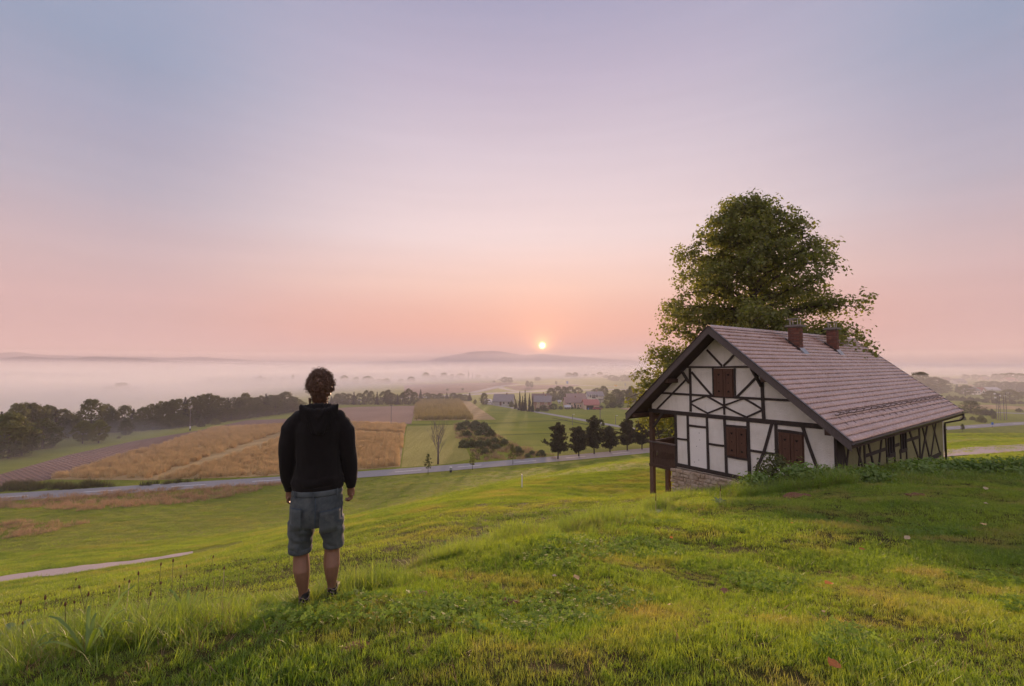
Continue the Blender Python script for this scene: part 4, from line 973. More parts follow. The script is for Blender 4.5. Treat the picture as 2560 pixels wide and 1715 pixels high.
# ------------------------------------------------------------------ the big linden behind the house
def big_tree():
    base = Vector((17.6, 33.5, 0)); base.z = Hs(base.x, base.y)
    root = empty('linden_tree', base); tag(root, 'large old linden tree with dense green crown rising behind the house', 'tree')
    rr = random.Random(5); r_ = np.random.default_rng(5)
    # outline of the crown: height above the lens -> half width left / right of the trunk line
    def hw(zc):
        left = np.interp(zc, [-7, -5, -2, 0, 2, 4, 6, 8, 9.5, 11, 12.2], [5.2, 6.6, 7.4, 7.0, 6.7, 6.0, 5.1, 4.2, 3.0, 1.5, .3])
        right = np.interp(zc, [-7, -5, -2, 0, 2, 4, 6, 8, 9.5, 11, 12.2], [5.6, 6.4, 6.8, 7.0, 6.9, 6.3, 5.4, 4.3, 3.1, 1.5, .3])
        return left, right
    top = CAMZ + 11.9 - base.z; L0 = CAMZ - base.z
    limbs = MB(); trunk = MB(); cl = []; sp = []
    tp = [Vector((0, 0, -.5))] + [Vector((rr.uniform(-.2, .2), rr.uniform(-.2, .2), top * k / 9)) for k in range(1, 10)]
    tp[-1] = Vector((-.25, 0, top + .25))
    trunk.tube(tp, [.75, .62, .55, .48, .42, .35, .27, .19, .11, .05], 9)
    trunk.tube([tp[-1] - Vector((0, 0, .25)), tp[-1] + Vector((.28, 0, .12))], [.05, .035], 5); trunk.tube([tp[-1] - Vector((0, 0, .1)), tp[-1] + Vector((-.2, 0, .2))], [.05, .03], 5)
    def axis(z): return Vector((np.interp(z, [p.z for p in tp], [p.x for p in tp]), np.interp(z, [p.z for p in tp], [p.y for p in tp]), z))
    nl = 104
    for k in range(nl):
        z0 = 3.2 + (top - 4.0) * ((k + rr.random()) / nl) ** .9; a = k * 2.399 + rr.uniform(-.4, .4)
        rise = rr.uniform(.15, .75)
        # reach the outline at the tip
        zt = z0; L_ = 3.0; stretch = rr.choice([.78, .86, .92, .97, 1.0, 1.03, 1.08, 1.17])
        for _ in range(3):
            zc = zt - L0; l_, r2 = hw(zc); side = math.cos(a); L_ = (r2 if side > 0 else l_) * abs(side) + 6.4 * (min(l_, r2) / 7.3) * (1 - abs(side))
            L_ *= stretch; zt = z0 + rise * L_ * .55
            zt = min(zt, top - .2)
        p0 = axis(z0); e = Vector((math.cos(a) * L_, math.sin(a) * L_, zt))
        mid = p0.lerp(e, .5) + Vector((rr.uniform(-.4, .4), rr.uniform(-.4, .4), rr.uniform(.1, .7)))
        q1 = p0.lerp(mid, .5) + Vector((0, 0, .15)); q2 = mid.lerp(e, .5) + Vector((rr.uniform(-.3, .3), rr.uniform(-.3, .3), .25))
        th = .17 * (1 - .6 * z0 / top) + .03
        path = [p0, q1, mid, q2, e]; limbs.tube(path, [th, th * .8, th * .55, th * .32, .015], 6, False)
        for s in np.linspace(.28, 1.0, int(6 + L_ * 1.5)):
            i = min(3, int(s * 4)); b0 = path[i].lerp(path[i + 1], s * 4 - i)
            for q_ in range(3):
                da = a + rr.uniform(-1.5, 1.5); ln = rr.uniform(.3, 1.0) * (1.1 if s > .5 else 1.5)
                tip = b0 + Vector((math.cos(da) * ln, math.sin(da) * ln, rr.uniform(-.6, .75)))
                if s > .35 and q_ == 0: limbs.tube([b0, b0.lerp(tip, .55) + Vector((0, 0, .06)), tip], [.028, .018, .008], 3, False)
                cl.append(tuple(tip)); sp.append(rr.uniform(.38, .75))
                if rr.random() < .5: cl.append(tuple(b0.lerp(tip, .5) + Vector((0, 0, .1)))); sp.append(rr.uniform(.25, .45))
    # low drooping sprays on the left that hang past the eave
    for k in range(26):
        p0 = axis(rr.uniform(4.5, 7.5)); e = Vector((rr.uniform(-9.2, -6.5), rr.uniform(-4.5, 1.5), L0 + rr.uniform(-4.8, -.5)))
        mid = p0.lerp(e, .55) + Vector((0, 0, 1.6)); limbs.tube([p0, mid, e], [.08, .05, .012], 5, False)
        for s in np.linspace(.45, 1, 9):
            b0 = mid.lerp(e, (s - .45) / .55)
            for q_ in range(2): cl.append(tuple(b0 + Vector((rr.uniform(-.5, .5), rr.uniform(-.5, .5), rr.uniform(-.5, .2))))); sp.append(rr.uniform(.28, .5))
    cl = np.array(cl); pts, u = clump_points(cl, 16, r_, np.array(sp), .85)
    v, f = leaf_cloud(pts, u + np.array([0, 0, .8]), r_.uniform(.5, 1.35, len(pts)) * .165, r_, 1.35, .35)
    print('linden leaves', len(f))
    trunk.build('trunk', M_bark, root, True); limbs.build('branches', M_bark, root, True); link('crown', mesh_np('crown', v, f, M_linden), root)
big_tree()
# ------------------------------------------------------------------ trees, shrubs and poles of the valley
def z3(x, y): return (x * 720 / 2341, 850 + y * 450 / 1463)        # enlarged views on which things were measured
def z4(x, y): return (850 + x * 850 / 2341, 820 + y * 430 / 1184)
def zr(x, y): return (2200 + x * 360 / 1660, 880 + y * 340 / 1568)
rv = random.Random(21)
def tree_at(name, proto, px, base, top, label, group, wide_px=None, cat='tree', names=('crown', 'trunk'), dz=0.0):
    g_ = zp(px, base); h = (base - top) / FPX * g_.y
    nom = proto[2] if len(proto) > 2 else 2.0
    s = h / nom
    w = 1.0
    if wide_px:
        own = 8.4 if len(proto) > 2 else 3.9
        w = max(.5, min(2.2, (wide_px / FPX * g_.y) / (own * s)))
    o = empty(name, (g_.x, g_.y, dz), rv.uniform(0, 6.28)); o.scale = (s * w, s * w, s)
    link(names[0], proto[0], o); link(names[1], proto[1], o); return tag(o, label, cat, group)
SH = [(a, b_) for a, b_ in SHRUB]
# --- left woodland, front
G = 'trees at the front of the left woodland'
for k, (x, b_, t, w, lab, pr) in enumerate([
        (70, 960, 600, 300, 'massive round tree at the left edge of the picture, nearest of the wood', BROAD[0]),
        (175, 940, 690, 210, 'lower round tree leaning against the massive tree at the left edge', BROAD[4]),
        (345, 885, 640, 235, 'full round tree just right of the massive leftmost tree', BROAD[2]),
        (670, 842, 655, 150, 'left half of the twin round bushy trees standing out in the misty meadow', BROAD[3]),
        (800, 838, 650, 150, 'right half of the twin round bushy trees standing out in the misty meadow', BROAD[3]),
        (735, 790, 480, 200, 'tall tree with feathery spreading branches above the twin bushy trees', BROAD[5]),
        (1020, 772, 650, 120, 'dark tree right of the twin bushy trees, its foot in mist', BROAD[1])]):
    px, base = z3(x, b_); tree_at('broadleaf_tree', pr, px, base, z3(x, t)[1], lab, G, w * .3076)
for k, (x, b_, t, w, lab) in enumerate([(1290, 722, 640, 90, 'left one of the pale shrub pair at the foot of the left woodland'), (1375, 718, 642, 95, 'right one of the pale shrub pair at the foot of the left woodland'), (1630, 705, 660, 72, 'small brownish round bush by the edge of the brown field'), (1745, 686, 636, 88, 'yellow-green round bush between the brownish bush and the lone green one'), (1812, 668, 640, 42, 'tiny dark bush right of the yellow-green round bush'), (1936, 642, 566, 92, 'lone ball-shaped green bush in front of the woodland, left of the man'), (966, 800, 780, 34, 'tiny bush alone in the misty meadow right of the twin trees')]):
    px, base = z3(x, b_); tree_at('bush', SHRUB[2 + k % 2], px, base, z3(x, t)[1], lab, 'bushes by the left woodland', w * .3076, 'bush', ('foliage', 'stem'))
# --- left woodland, back row
tops = [(0, 590), (70, 585), (130, 515), (200, 500), (265, 512), (330, 540), (385, 528), (440, 550), (500, 560), (560, 600), (610, 640), (870, 520), (905, 560), (1010, 530), (1080, 562), (1160, 540), (1230, 520), (1300, 498), (1355, 500), (1400, 482), (1450, 478), (1500, 468), (1555, 460), (1605, 452), (1650, 440), (1695, 434), (1745, 450), (1800, 462), (1850, 470), (1900, 466), (1945, 465), (1990, 430), (2035, 466), (2080, 462), (2120, 452), (2160, 440), (2200, 446), (2235, 448), (2280, 440), (2320, 415), (2365, 470), (2420, 480)]
for k, (x, t) in enumerate(tops):
    yb = float(np.interp(x, [0, 200, 470, 870, 1400, 1900, 2420], [905, 850, 795, 752, 712, 645, 575])); px, base = z3(x, yb)
    proto = BROAD[(k * 5 + 1) % 6 if (k * 5 + 1) % 6 != 3 else 2] if k % 7 else SPRUCE[k % 3]
    tree_at('woodland_tree', proto, px, base - rv.uniform(0, 2), z3(x, t)[1], f'{ORD[k]} tree from the left along the skyline of the left woodland', 'skyline trees of the left woodland', rv.uniform(34, 46) if x > 700 else 52)
for k, x in enumerate(np.linspace(30, 2380, 34)):
    yb = float(np.interp(x, [0, 200, 470, 870, 1400, 1900, 2420], [915, 870, 800, 757, 718, 652, 580])); px, base = z3(x, yb); h = rv.uniform(75, 130)
    tree_at('woodland_tree', BROAD[(k * 2) % 3], px, base, base - h * .3076, f'{ORD[k]} low tree from the left filling the foot of the left woodland', 'understorey of the left woodland', rv.uniform(30, 46))
# --- row of trees beyond the fields, right of the man
ctops = [(-60, 470), (-20, 450), (20, 445), (60, 452), (95, 440), (135, 448), (180, 428), (215, 432), (255, 440), (295, 436), (330, 424), (360, 446), (395, 455), (430, 445), (470, 416), (512, 440), (555, 423), (600, 445), (640, 452), (690, 448), (735, 445), (780, 446), (825, 452), (860, 458), (893, 446)]
for k, (x, t) in enumerate(ctops):
    px, base = z4(x, 527 if x < 525 else 500); tree_at('field_tree', BROAD[k % 3] if k % 4 else SPRUCE[1], px, base, z4(x, t)[1], f'{ORD[k]} tree from the man in the dark row beyond the brown field', 'dark tree row beyond the fields', rv.uniform(22, 30))
for k, (x, b_, t, w, lab) in enumerate([(992, 527, 447, 62, 'round dark tree standing alone left of the grey-roofed village house'), (930, 523, 492, 26, 'small bush left of the round lone village tree'), (1135, 375, 335, 52, 'left tree of the dark pair standing in the pink fog'), (1170, 375, 340, 44, 'right tree of the dark pair standing in the pink fog'), (1290, 404, 362, 36, 'left tree of the pair inside the highway loop'), (1318, 405, 368, 26, 'right tree of the pair inside the highway loop'), (1060, 376, 362, 26, 'flat shrub left of the dark pair in the fog'), (740, 432, 417, 20, 'tiny bush on the far side of the dark tree row'), (845, 428, 412, 16, 'tiny round bush in the far meadow above the maize'), (1488, 386, 366, 18, 'tiny lone tree by the highway gantry')]):
    px, base = z4(x, b_); tree_at('broadleaf_tree', BROAD[k % 3], px, base, z4(x, t)[1], lab, 'single trees in the valley', w * .363)
# --- village trees
for k, (x, b_, t, w) in enumerate([(1238, 566, 440, 40), (1275, 572, 430, 46), (1305, 574, 452, 40), (1326, 576, 472, 36), (1258, 570, 470, 50), (1210, 556, 492, 40)]):
    px, base = z4(x, b_); tree_at('spruce_tree', SPRUCE[k % 3], px, base, z4(x, t)[1], f'{ORD[k]} of the dark spruces in the clump between the grey-roofed and brown houses', 'spruce clump in the village', w * .363)
for k, (x, b_, t, w, lab) in enumerate([(1455, 505, 412, 70, 'leftmost of the brownish trees behind the brown village house'), (1500, 500, 400, 70, 'second brownish tree behind the brown village house'), (1545, 495, 402, 64, 'third brownish tree behind the village houses, left of the big red roof'), (1585, 490, 398, 60, 'tree rising behind the big reddish village roof'), (1640, 482, 408, 60, 'tree left of the pale two-storey house in the village'), (1770, 482, 412, 70, 'dark tree just behind the ridge of the pale two-storey house'), (1815, 490, 398, 70, 'tall dark tree right of the pale two-storey house ridge'), (1860, 546, 452, 80, 'round light tree standing right of the pale two-storey house'), (1905, 520, 420, 80, 'first dark tree of the hedge right of the village'), (1955, 520, 426, 80, 'second dark tree of the hedge right of the village'), (2005, 522, 400, 70, 'tall dark tree at the right end of the village hedge'), (2060, 525, 408, 80, 'last dark tree of the village hedge, by the linden leaves'), (1400, 570, 530, 60, 'low tree in the garden of the brown house'), (1470, 560, 520, 60, 'garden tree between the brown and the pink house'), (1880, 550, 512, 50, 'low garden tree right of the red-roofed shed'), (1930, 548, 516, 50, 'last low garden tree by the village meadow')]):
    px, base = z4(x, b_); tree_at('village_tree', BROAD[(0, 2, 1, 4)[k % 4]] if k != 7 else BROAD[3], px, base, z4(x, t)[1], lab, 'trees round the village', w * .45)
for k, (x, b_, t, w) in enumerate([(1360, 575, 548, 40), (1420, 572, 550, 40), (1520, 560, 535, 40), (1560, 556, 540, 34), (1600, 556, 542, 34), (1640, 557, 543, 30), (1800, 553, 530, 36), (1840, 552, 536, 36), (1990, 545, 530, 40), (1812, 674, 645, 30), (1180, 545, 500, 40)]):
    px, base = z4(x, b_); tree_at('garden_bush', SHRUB[2], px, base, z4(x, t)[1], f'{ORD[k]} low hedge bush listed left to right among the village gardens' if k < 9 else ('round bush beside the tall pole by the village road' if k == 9 else 'dark bush beside the parked cars in the village'), 'garden bushes in the village', w * .363, 'bush', ('foliage', 'stem'))
# --- far trees in the fog
far = [(30, 380, 325, 26), (110, 384, 340, 40), (190, 385, 330, 34), (270, 384, 348, 40), (320, 384, 345, 40), (420, 376, 350, 40), (490, 374, 335, 30), (590, 352, 305, 26), (640, 352, 322, 40), (715, 350, 308, 36), (770, 350, 318, 40), (830, 348, 312, 40), (950, 348, 322, 44), (1010, 346, 326, 50), (1080, 344, 322, 50), (1200, 342, 326, 50), (1260, 342, 330, 50), (1360, 362, 336, 40), (1575, 338, 306, 50), (1620, 338, 304, 50), (1690, 336, 318, 40), (1745, 334, 316, 40), (1790, 330, 302, 26), (1830, 344, 322, 34), (1872, 362, 322, 30), (1902, 364, 330, 34), (1958, 366, 322, 40), (2003, 366, 320, 40), (2045, 352, 300, 40), (2085, 340, 296, 40)]
for k, (x, b_, t, w) in enumerate(far):
    px, base = z4(x, b_); tree_at('far_tree', BROAD[k % 3], px, base, z4(x, t)[1], f'{ORD[k]} pale tree from the man, left to right along the pink fog line', 'far trees in the fog', w * .85)
for k, (x, b_, t) in enumerate([(885, 350, 294), (912, 350, 311), (938, 350, 314)]):
    px, base = z4(x, b_); tree_at('poplar_tree', SPRUCE[1], px, base, z4(x, t)[1], ('tallest of the three slim dark trees standing up in the fog', 'middle one of the three slim trees in the fog', 'right one of the three slim trees in the fog')[k], 'slim trees in the fog', 6)
for k, (x, b_, t, w, lab) in enumerate([(985, 432, 345, 150, 'dome-shaped tree clump drowned in fog on the left'), (880, 432, 375, 110, 'low clump left of the dome-shaped trees in the fog'), (1120, 430, 380, 110, 'low clump right of the dome-shaped trees in the fog'), (115, 450, 402, 110, 'very faint clump in the fog near the left edge'), (2050, 352, 308, 40, 'left tree of the dark group rising out of the fog bank'), (2085, 352, 298, 40, 'second tree of the dark group rising out of the fog bank'), (2115, 352, 290, 44, 'tallest tree of the dark group rising out of the fog bank'), (2150, 352, 300, 40, 'fourth tree of the dark group rising out of the fog bank'), (2200, 350, 306, 34, 'separate tree right of the dark group in the fog bank'), (1960, 350, 312, 20, 'small tree left of the dark group in the fog bank'), (1700, 372, 320, 120, 'faint flat clump in the fog above the left woodland'), (2300, 345, 304, 60, 'faint low clump in the fog just left of the man'), (2380, 345, 280, 26, 'slim faint tree in the fog beside the head of the man')]):
    px, base = z3(x, b_); tree_at('fog_tree', BROAD[(0, 2, 1)[k % 3]], px, base, z3(x, t)[1], lab, 'trees drowned in fog', w * .3076)
# --- trees and bushes on the right
for k, (x, b_, t, w, lab) in enumerate([
        (470, 470, 228, 200, 'tall dark tree touching the roof edge at the right'), (560, 480, 300, 130, 'dark tree right of the tall one by the roof edge'), (650, 480, 285, 160, 'broad tree in the middle of the right-hand grove'), (740, 470, 320, 130, 'right end tree of the grove beside the roof'), (640, 470, 350, 60, 'dark slim tree in front of the right-hand grove'),
        (985, 505, 378, 140, 'light green round tree left of the small white house on the right'), (1050, 705, 560, 160, 'bushy tree standing alone in front of the right-hand field'), (1290, 565, 445, 150, 'round tree behind the floodlight mast'), (1500, 570, 430, 190, 'large round tree right of the floodlight mast'), (1640, 540, 455, 90, 'pale tree at the right edge of the picture'),
        (980, 310, 255, 70, 'far tree cluster, left of the skyline on the right'), (1100, 320, 258, 90, 'second far tree of the skyline on the right'), (1200, 320, 262, 90, 'third far tree of the skyline on the right'), (1330, 320, 250, 90, 'fourth far tree of the skyline on the right'), (1420, 322, 246, 90, 'fifth far tree of the skyline on the right'), (1510, 335, 238, 130, 'dark dome-shaped far tree near the right edge'), (1620, 335, 245, 110, 'far tree at the right edge of the skyline'),
        (1200, 430, 330, 110, 'first tree of the middle wood on the right'), (1320, 440, 335, 120, 'second tree of the middle wood on the right'), (1450, 445, 338, 120, 'third tree of the middle wood on the right'), (1570, 450, 340, 130, 'fourth tree of the middle wood on the right'), (890, 465, 372, 60, 'dark spruce left of the light green round tree'), (1650, 450, 345, 110, 'fifth tree of the middle wood, at the right edge')]):
    px, base = zr(x, b_); tree_at('right_side_tree' if False else 'broadleaf_tree', SPRUCE[0] if 'spruce' in lab or 'slim' in lab else (BROAD[3] if 'light' in lab or 'pale' in lab else BROAD[k % 3]), px, base, zr(x, t)[1], lab, 'trees right of the house', w * .28)
for k, (x, b_, t, w) in enumerate([(800, 560, 490, 90), (880, 562, 500, 90), (960, 565, 510, 90), (1050, 570, 510, 90), (1130, 575, 520, 90), (1210, 585, 530, 90), (1330, 595, 545, 100), (1430, 600, 550, 100), (1530, 600, 552, 100), (1620, 600, 560, 80), (1130, 725, 655, 120), (1210, 728, 652, 120), (1285, 732, 655, 100), (1170, 815, 730, 110), (1070, 785, 740, 70), (960, 785, 735, 70), (1310, 770, 715, 60), (1600, 690, 645, 80)]):
    px, base = zr(x, b_); tree_at('bush', SHRUB[2 + (k % 3 == 1)], px, base, zr(x, t)[1], f'{ORD[k]} bush of the far hedge right of the house, from left' if k < 10 else f'{ORD[k - 10]} bush along the main road right of the house, from left', 'bushes right of the house', w * .217, 'bush', ('foliage', 'stem'))
# --- willow scrub in the meadow
for k, (x, b_, w, hh) in enumerate([(835, 700, 80, 55), (868, 672, 80, 40), (930, 672, 90, 40), (990, 690, 90, 45), (1005, 715, 100, 45), (1040, 740, 80, 45), (965, 735, 90, 40), (875, 745, 80, 40), (850, 822, 85, 60), (900, 820, 90, 55), (965, 822, 100, 55), (1015, 812, 80, 50), (1068, 790, 75, 40), (1132, 798, 70, 40), (1070, 832, 90, 40), (1000, 862, 70, 30), (1222, 855, 80, 45), (1322, 872, 60, 30), (1385, 880, 76, 45), (1290, 890, 60, 25), (930, 705, 80, 40), (905, 690, 70, 35)]):
    px, base = z4(x, b_); tree_at('willow_shrub', SHRUB[k % 2], px, base, base - hh * .363, f'{ORD[k]} grey-green willow shrub of the scrub patch in the meadow, counted from its far end', 'willow scrub in the meadow', w * .363, 'shrub', ('foliage', 'stem'))
# --- pines along the road
for k, (px, base, top, r_p, lean, lab) in enumerate([(1395, 1147.5, 1060, 3.3, .1, 'leftmost pine of the row along the road, broad and dark'), (1447, 1141, 1069, 2.7, -.1, 'second pine of the roadside row, smaller than its neighbours'), (1485.5, 1135.5, 1043, 3.4, 0, 'tallest pine of the roadside row'), (1525, 1131, 1069, 2.8, .3, 'thin open pine right of the tallest roadside pine'), (1568, 1127, 1048, 2.9, .3, 'pine with a bare gap below its tuft-like top'), (1605, 1124, 1049, 3.1, -.1, 'dense pine just left of the porch post'), (1648, 1120, 1052, 3.3, 0, 'pine seen through the porch of the house'), (1684, 1114, 1075, 2.0, 0, 'small pine at the right edge of the porch opening')]):
    g_ = ground_at(px, base); h = (base - top) / FPX * g_.y
    cm, tm = pine_mesh(100 + k, h, r_p, lean); o = empty('pine_tree', g_, k * 1.3); link('crown', cm, o); link('trunk', tm, o); tag(o, lab, 'tree', 'pines along the road')
# --- young roadside trees
def young(seed, h):
    cm = crown_mesh('crown', (M_oak, M_pale)[seed % 2], h * .30, h * .98, h * .20, seed, lambda t: math.sin(math.pi * min(1, t * .8 + .2)) ** 1.2 * (1 - .35 * t) + .05, 60, 16, .13, .30, .5)
    mb = MB(); mb.tube([(0, 0, -.2), (.02, 0, h * .35), (0, .02, h * .95)], [.05, .04, .01], 6)
    return cm, mb.mesh('trunk', M_bark, True)
for k, (px, base, top, lab) in enumerate([(1070, 1186, 1136, 'young tree by the road in front of the bare tree'), (1181, 1175.5, 1131, 'slim young tree in the middle of the three by the road'), (1282, 1162, 1112, 'pointed young tree nearest the pines'), (2361, 1084, 1062, 'left one of two tiny young trees by the road at the right'), (2407, 1080, 1061, 'right one of two tiny young trees by the road at the right')]):
    g_ = ground_at(px, base); h = (base - top) / FPX * g_.y; cm, tm = young(200 + k, h); o = empty('young_tree', g_); link('crown', cm, o); link('trunk', tm, o); tag(o, lab, 'tree', 'young roadside trees')
# --- bare tree
def bare_tree():
    g_ = zp(1095, 1160.5); h = (1160.5 - 1050) / FPX * g_.y; o = empty('bare_tree', g_); tag(o, 'tall leafless tree with upright branches standing by the road', 'tree'); r_b = random.Random(8)
    tr = MB(); br = MB(); tr.tube([(0, 0, -.3), (.05, 0, h * .35), (0, 0, h * .62)], [.26, .20, .12], 8)
    def grow(p, d, l, r, lev):
        pts = [p]; q_ = p
        for i in range(4):
            d = (d + Vector((r_b.gauss(0, .10), r_b.gauss(0, .10), .10))).normalized(); q_ = q_ + d * l / 4; pts.append(q_)
        br.tube(pts, [r, r * .85, r * .65, r * .45, r * .25], 5, False)
        if lev > 0:
            for i in range(4 if lev > 1 else 3):
                t = r_b.uniform(.3, 1); i0 = min(3, int(t * 4)); b0 = pts[i0].lerp(pts[i0 + 1], t * 4 - i0); a = r_b.uniform(0, 6.28)
                grow(b0, (d + Vector((math.cos(a), math.sin(a), .35)) * .55).normalized(), l * r_b.uniform(.45, .65), r * .5, lev - 1)
    for k in range(17):
        z = h * (.2 + .42 * k / 16); a = k * 2.4; grow(Vector((0, 0, z)), Vector((math.cos(a) * .55, math.sin(a) * .55, 1)).normalized(), h * r_b.uniform(.28, .42), .055, 2)
    tr.build('trunk', M_barepale, o, True); br.build('branches', M_barepale, o, True)
bare_tree()
# --- poles, posts, signs
M_pole = plain('pole_grey', (0.22, 0.20, 0.20), 0.7, 0.15, 3); M_white = plain('white_paint', (0.8, 0.8, 0.8), 0.5, 0.05, 3); M_blue = plain('sign_blue', (0.03, 0.16, 0.55), 0.4, 0.05, 3); M_yellow = plain('sign_yellow', (0.75, 0.50, 0.08), 0.5, 0.05, 3); M_black = plain('black_paint', (0.03, 0.03, 0.035), 0.6, 0.1, 3); M_greyblue = plain('sign_back', (0.30, 0.33, 0.38), 0.5, 0.05, 3)
def pole(name, px, base, top, lab, arm=False, r=.13):
    g_ = zp(px, base); h = (base - top) / FPX * g_.y; o = empty(name, g_); MB().tube([(0, 0, -.3), (.02, 0, h)], [r, r * .65], 7).build('shaft', M_pole, o)
    if arm: MB().bar((-.8, 0, h - .4), (.8, 0, h - .4), .12, .12).build('crossarm', M_pole, o); [MB().tube([(xx, 0, h - .34), (xx, 0, h - .12)], .05, 6).build('insulator', M_white, o) for xx in (-.7, 0.35, .7)]
    else: MB().tube([(0, 0, h - .1), (.3, -.3, h + .05), (.75, -.5, h)], [.05, .05, .10], 6).build('lamp_head', M_white, o)
    return tag(o, lab, 'pole', 'poles in the valley')
pole('utility_pole', 977.5, 1064, 1012, 'wooden utility pole at the corner of the brown and orange fields', True)
pole('utility_pole', 474.6, 1074.5, 1016, 'thin utility pole in front of the left woodland', True)
pole('utility_pole', 1500.5, 1066, 998, 'tall pole beside the village road behind the tallest pine', True, .16)
pole('street_lamp', 1294, 1021, 1000, 'street lamp in front of the spruce clump'); pole('street_lamp', 1431, 1063, 1036, 'thin street lamp in the meadow below the pink house'); pole('street_lamp', 1539, 1061, 1039, 'thin street lamp in the meadow right of the tall pole')
def mast(px, base, top, lab):
    g_ = zp(px, base); h = (base - top) / FPX * g_.y; o = empty('floodlight_mast', g_)
    fr = MB(); w = .9
    for sx in (-1, 1):
        for sy in (-1, 1): MB().bar((sx * w / 2, sy * w / 2, -.2), (sx * w / 3, sy * w / 3, h), .10).build('leg', M_pole, o)
    for k in range(7): fr.bar((-w / 2, -w / 2, h * k / 7), (w / 2, -w / 2, h * (k + 1) / 7), .05); fr.bar((w / 2, -w / 2, h * k / 7), (-w / 2, -w / 2, h * (k + 1) / 7), .05)
    fr.build('lattice', M_pole, o)
    for xx, zz in ((-1.2, h), (.9, h - .8), (-1.0, h - 1.6)): MB().box(xx - .3, xx + .3, -.15, .15, zz - .25, zz + .25).build('lamp', M_white, o); 
    MB().bar((-1.2, 0, h - .1), (1.0, 0, h - .1), .07).build('arm', M_pole, o); return tag(o, lab, 'mast')
mast(2497, 1050, 985, 'lattice floodlight mast by the road at the right')
for px, lab in ((2511, 'slim lamp pole just right of the lattice mast'), (2517, 'slimmer lamp pole right of the other pole by the mast')): pole('street_lamp', px, 1050, 990 if px < 2515 else 983, lab)
def post(name, px, base, top, w, mats, lab, cat='post', grp=None):
    g_ = ground_at(px, base); h = (base - top) / FPX * g_.y; o = empty(name, g_); z = -.2
    for i, (frac, m_) in enumerate(mats):
        z1 = h * frac; MB().tube([(0, 0, z), (.004, 0, z1 - .02), (.004, 0, z1)], [w, w, w * .9], 8).build(('base', 'shaft', 'cap')[i] if len(mats) > 1 else 'shaft', m_, o, False); z = z1 + .001
    return tag(o, lab, cat, grp)
M_stake = plain('pale_green_stake', (0.50, 0.60, 0.56), 0.5, 0.08, 5)
post('marker_post', 1305, 1220.5, 1187.5, .045, [(.96, M_white), (1.0, M_greyblue)], 'white marker post standing alone on the grass slope')
post('roadside_box', 1127, 1181, 1168.5, .28, [(.45, M_black), (.93, M_greyblue), (1.0, M_white)], 'squat black and pale grey box post by the road', 'post')
post('roadside_box', 475, 1077, 1066, .22, [(.5, M_black), (1.0, M_white)], 'small white and dark box at the foot of the utility pole', 'post')
post('fence_stake', 1857, 1230, 1203, .035, [(1.0, M_stake)], 'short pale green stake in front of the stone foundation', 'stake')
def sign(px, base, y0, y1, wpx, mat, lab):
    g_ = zp(px, base); k = g_.y / FPX; o = empty('road_sign', g_); w = wpx * k; za, zb = (base - y1) * k, (base - y0) * k
    MB().box(-w / 2, w / 2, -.05, .05, za, zb).build('panel', mat, o); MB().box(-.06, .06, .06, .16, -.2, zb * .95).build('post', M_pole, o); return tag(o, lab, 'sign', 'road signs')
sign(2481.5, 1069, 1056, 1062, 5, M_blue, 'small blue road sign beside the main road at the right')
sign(1418.5, 966, 953, 959, 5, M_blue, 'small blue highway sign in the haze above the village'); sign(1539, 971, 961.5, 966.5, 7, M_yellow, 'yellow highway sign above the trees right of the village'); sign(1563, 970, 958, 964, 4, M_greyblue, 'grey upright highway sign right of the yellow one')
for k, px in enumerate((2440, 2520)): pass
# ------------------------------------------------------------------ village houses and cars
def wallm(name, c): return plain(name, c, 0.9, 0.10, 1.5, 0.01)
W_grey = wallm('grey_render', (0.42, 0.41, 0.40)); W_brick = wallm('brown_brick_wall', (0.34, 0.20, 0.15)); W_pink = wallm('pink_render', (0.66, 0.50, 0.40)); W_white = wallm('white_render', (0.72, 0.69, 0.66)); W_cream = wallm('cream_render', (0.64, 0.52, 0.42))
def roofm(name, c):
    b = NB(name); v = b.pos(obj=True); w = b.n('TexWave'); w.bands_direction = 'Z'; b.L.new(v, w.inputs[0]); w.inputs['Scale'].default_value = 2.4; n = b.noise(v, 1.2, 4)
    b.principled(b.mix(b.math('MULTIPLY', b.math('ADD', w.outputs['Fac'], n), .5), tuple(.75 * x for x in c), tuple(1.2 * x for x in c)), 0.6, b.bump(w.outputs['Fac'], .6, .05), 0.5); return b.m
F_grey = roofm('grey_roof_tiles', (0.20, 0.18, 0.19)); F_brown = roofm('brown_roof_tiles', (0.24, 0.15, 0.13)); F_red = roofm('red_roof_tiles', (0.36, 0.13, 0.11)); F_dark = roofm('dark_roof_tiles', (0.13, 0.08, 0.075)); F_pale = roofm('pale_roof_sheets', (0.42, 0.42, 0.45))
M_pane = plain('window_glass', (0.06, 0.07, 0.08), 0.12, 0.1, 3, 0, 0.8); M_frame = plain('window_frame_white', (0.75, 0.74, 0.72), 0.6, 0.05, 3); M_warmpane = plain('curtained_glass', (0.45, 0.36, 0.22), 0.3, 0.1, 3, 0, 0.6); M_ddoor = wood_mat('house_door', (0.10, 0.06, 0.04), (0.16, 0.09, 0.06))
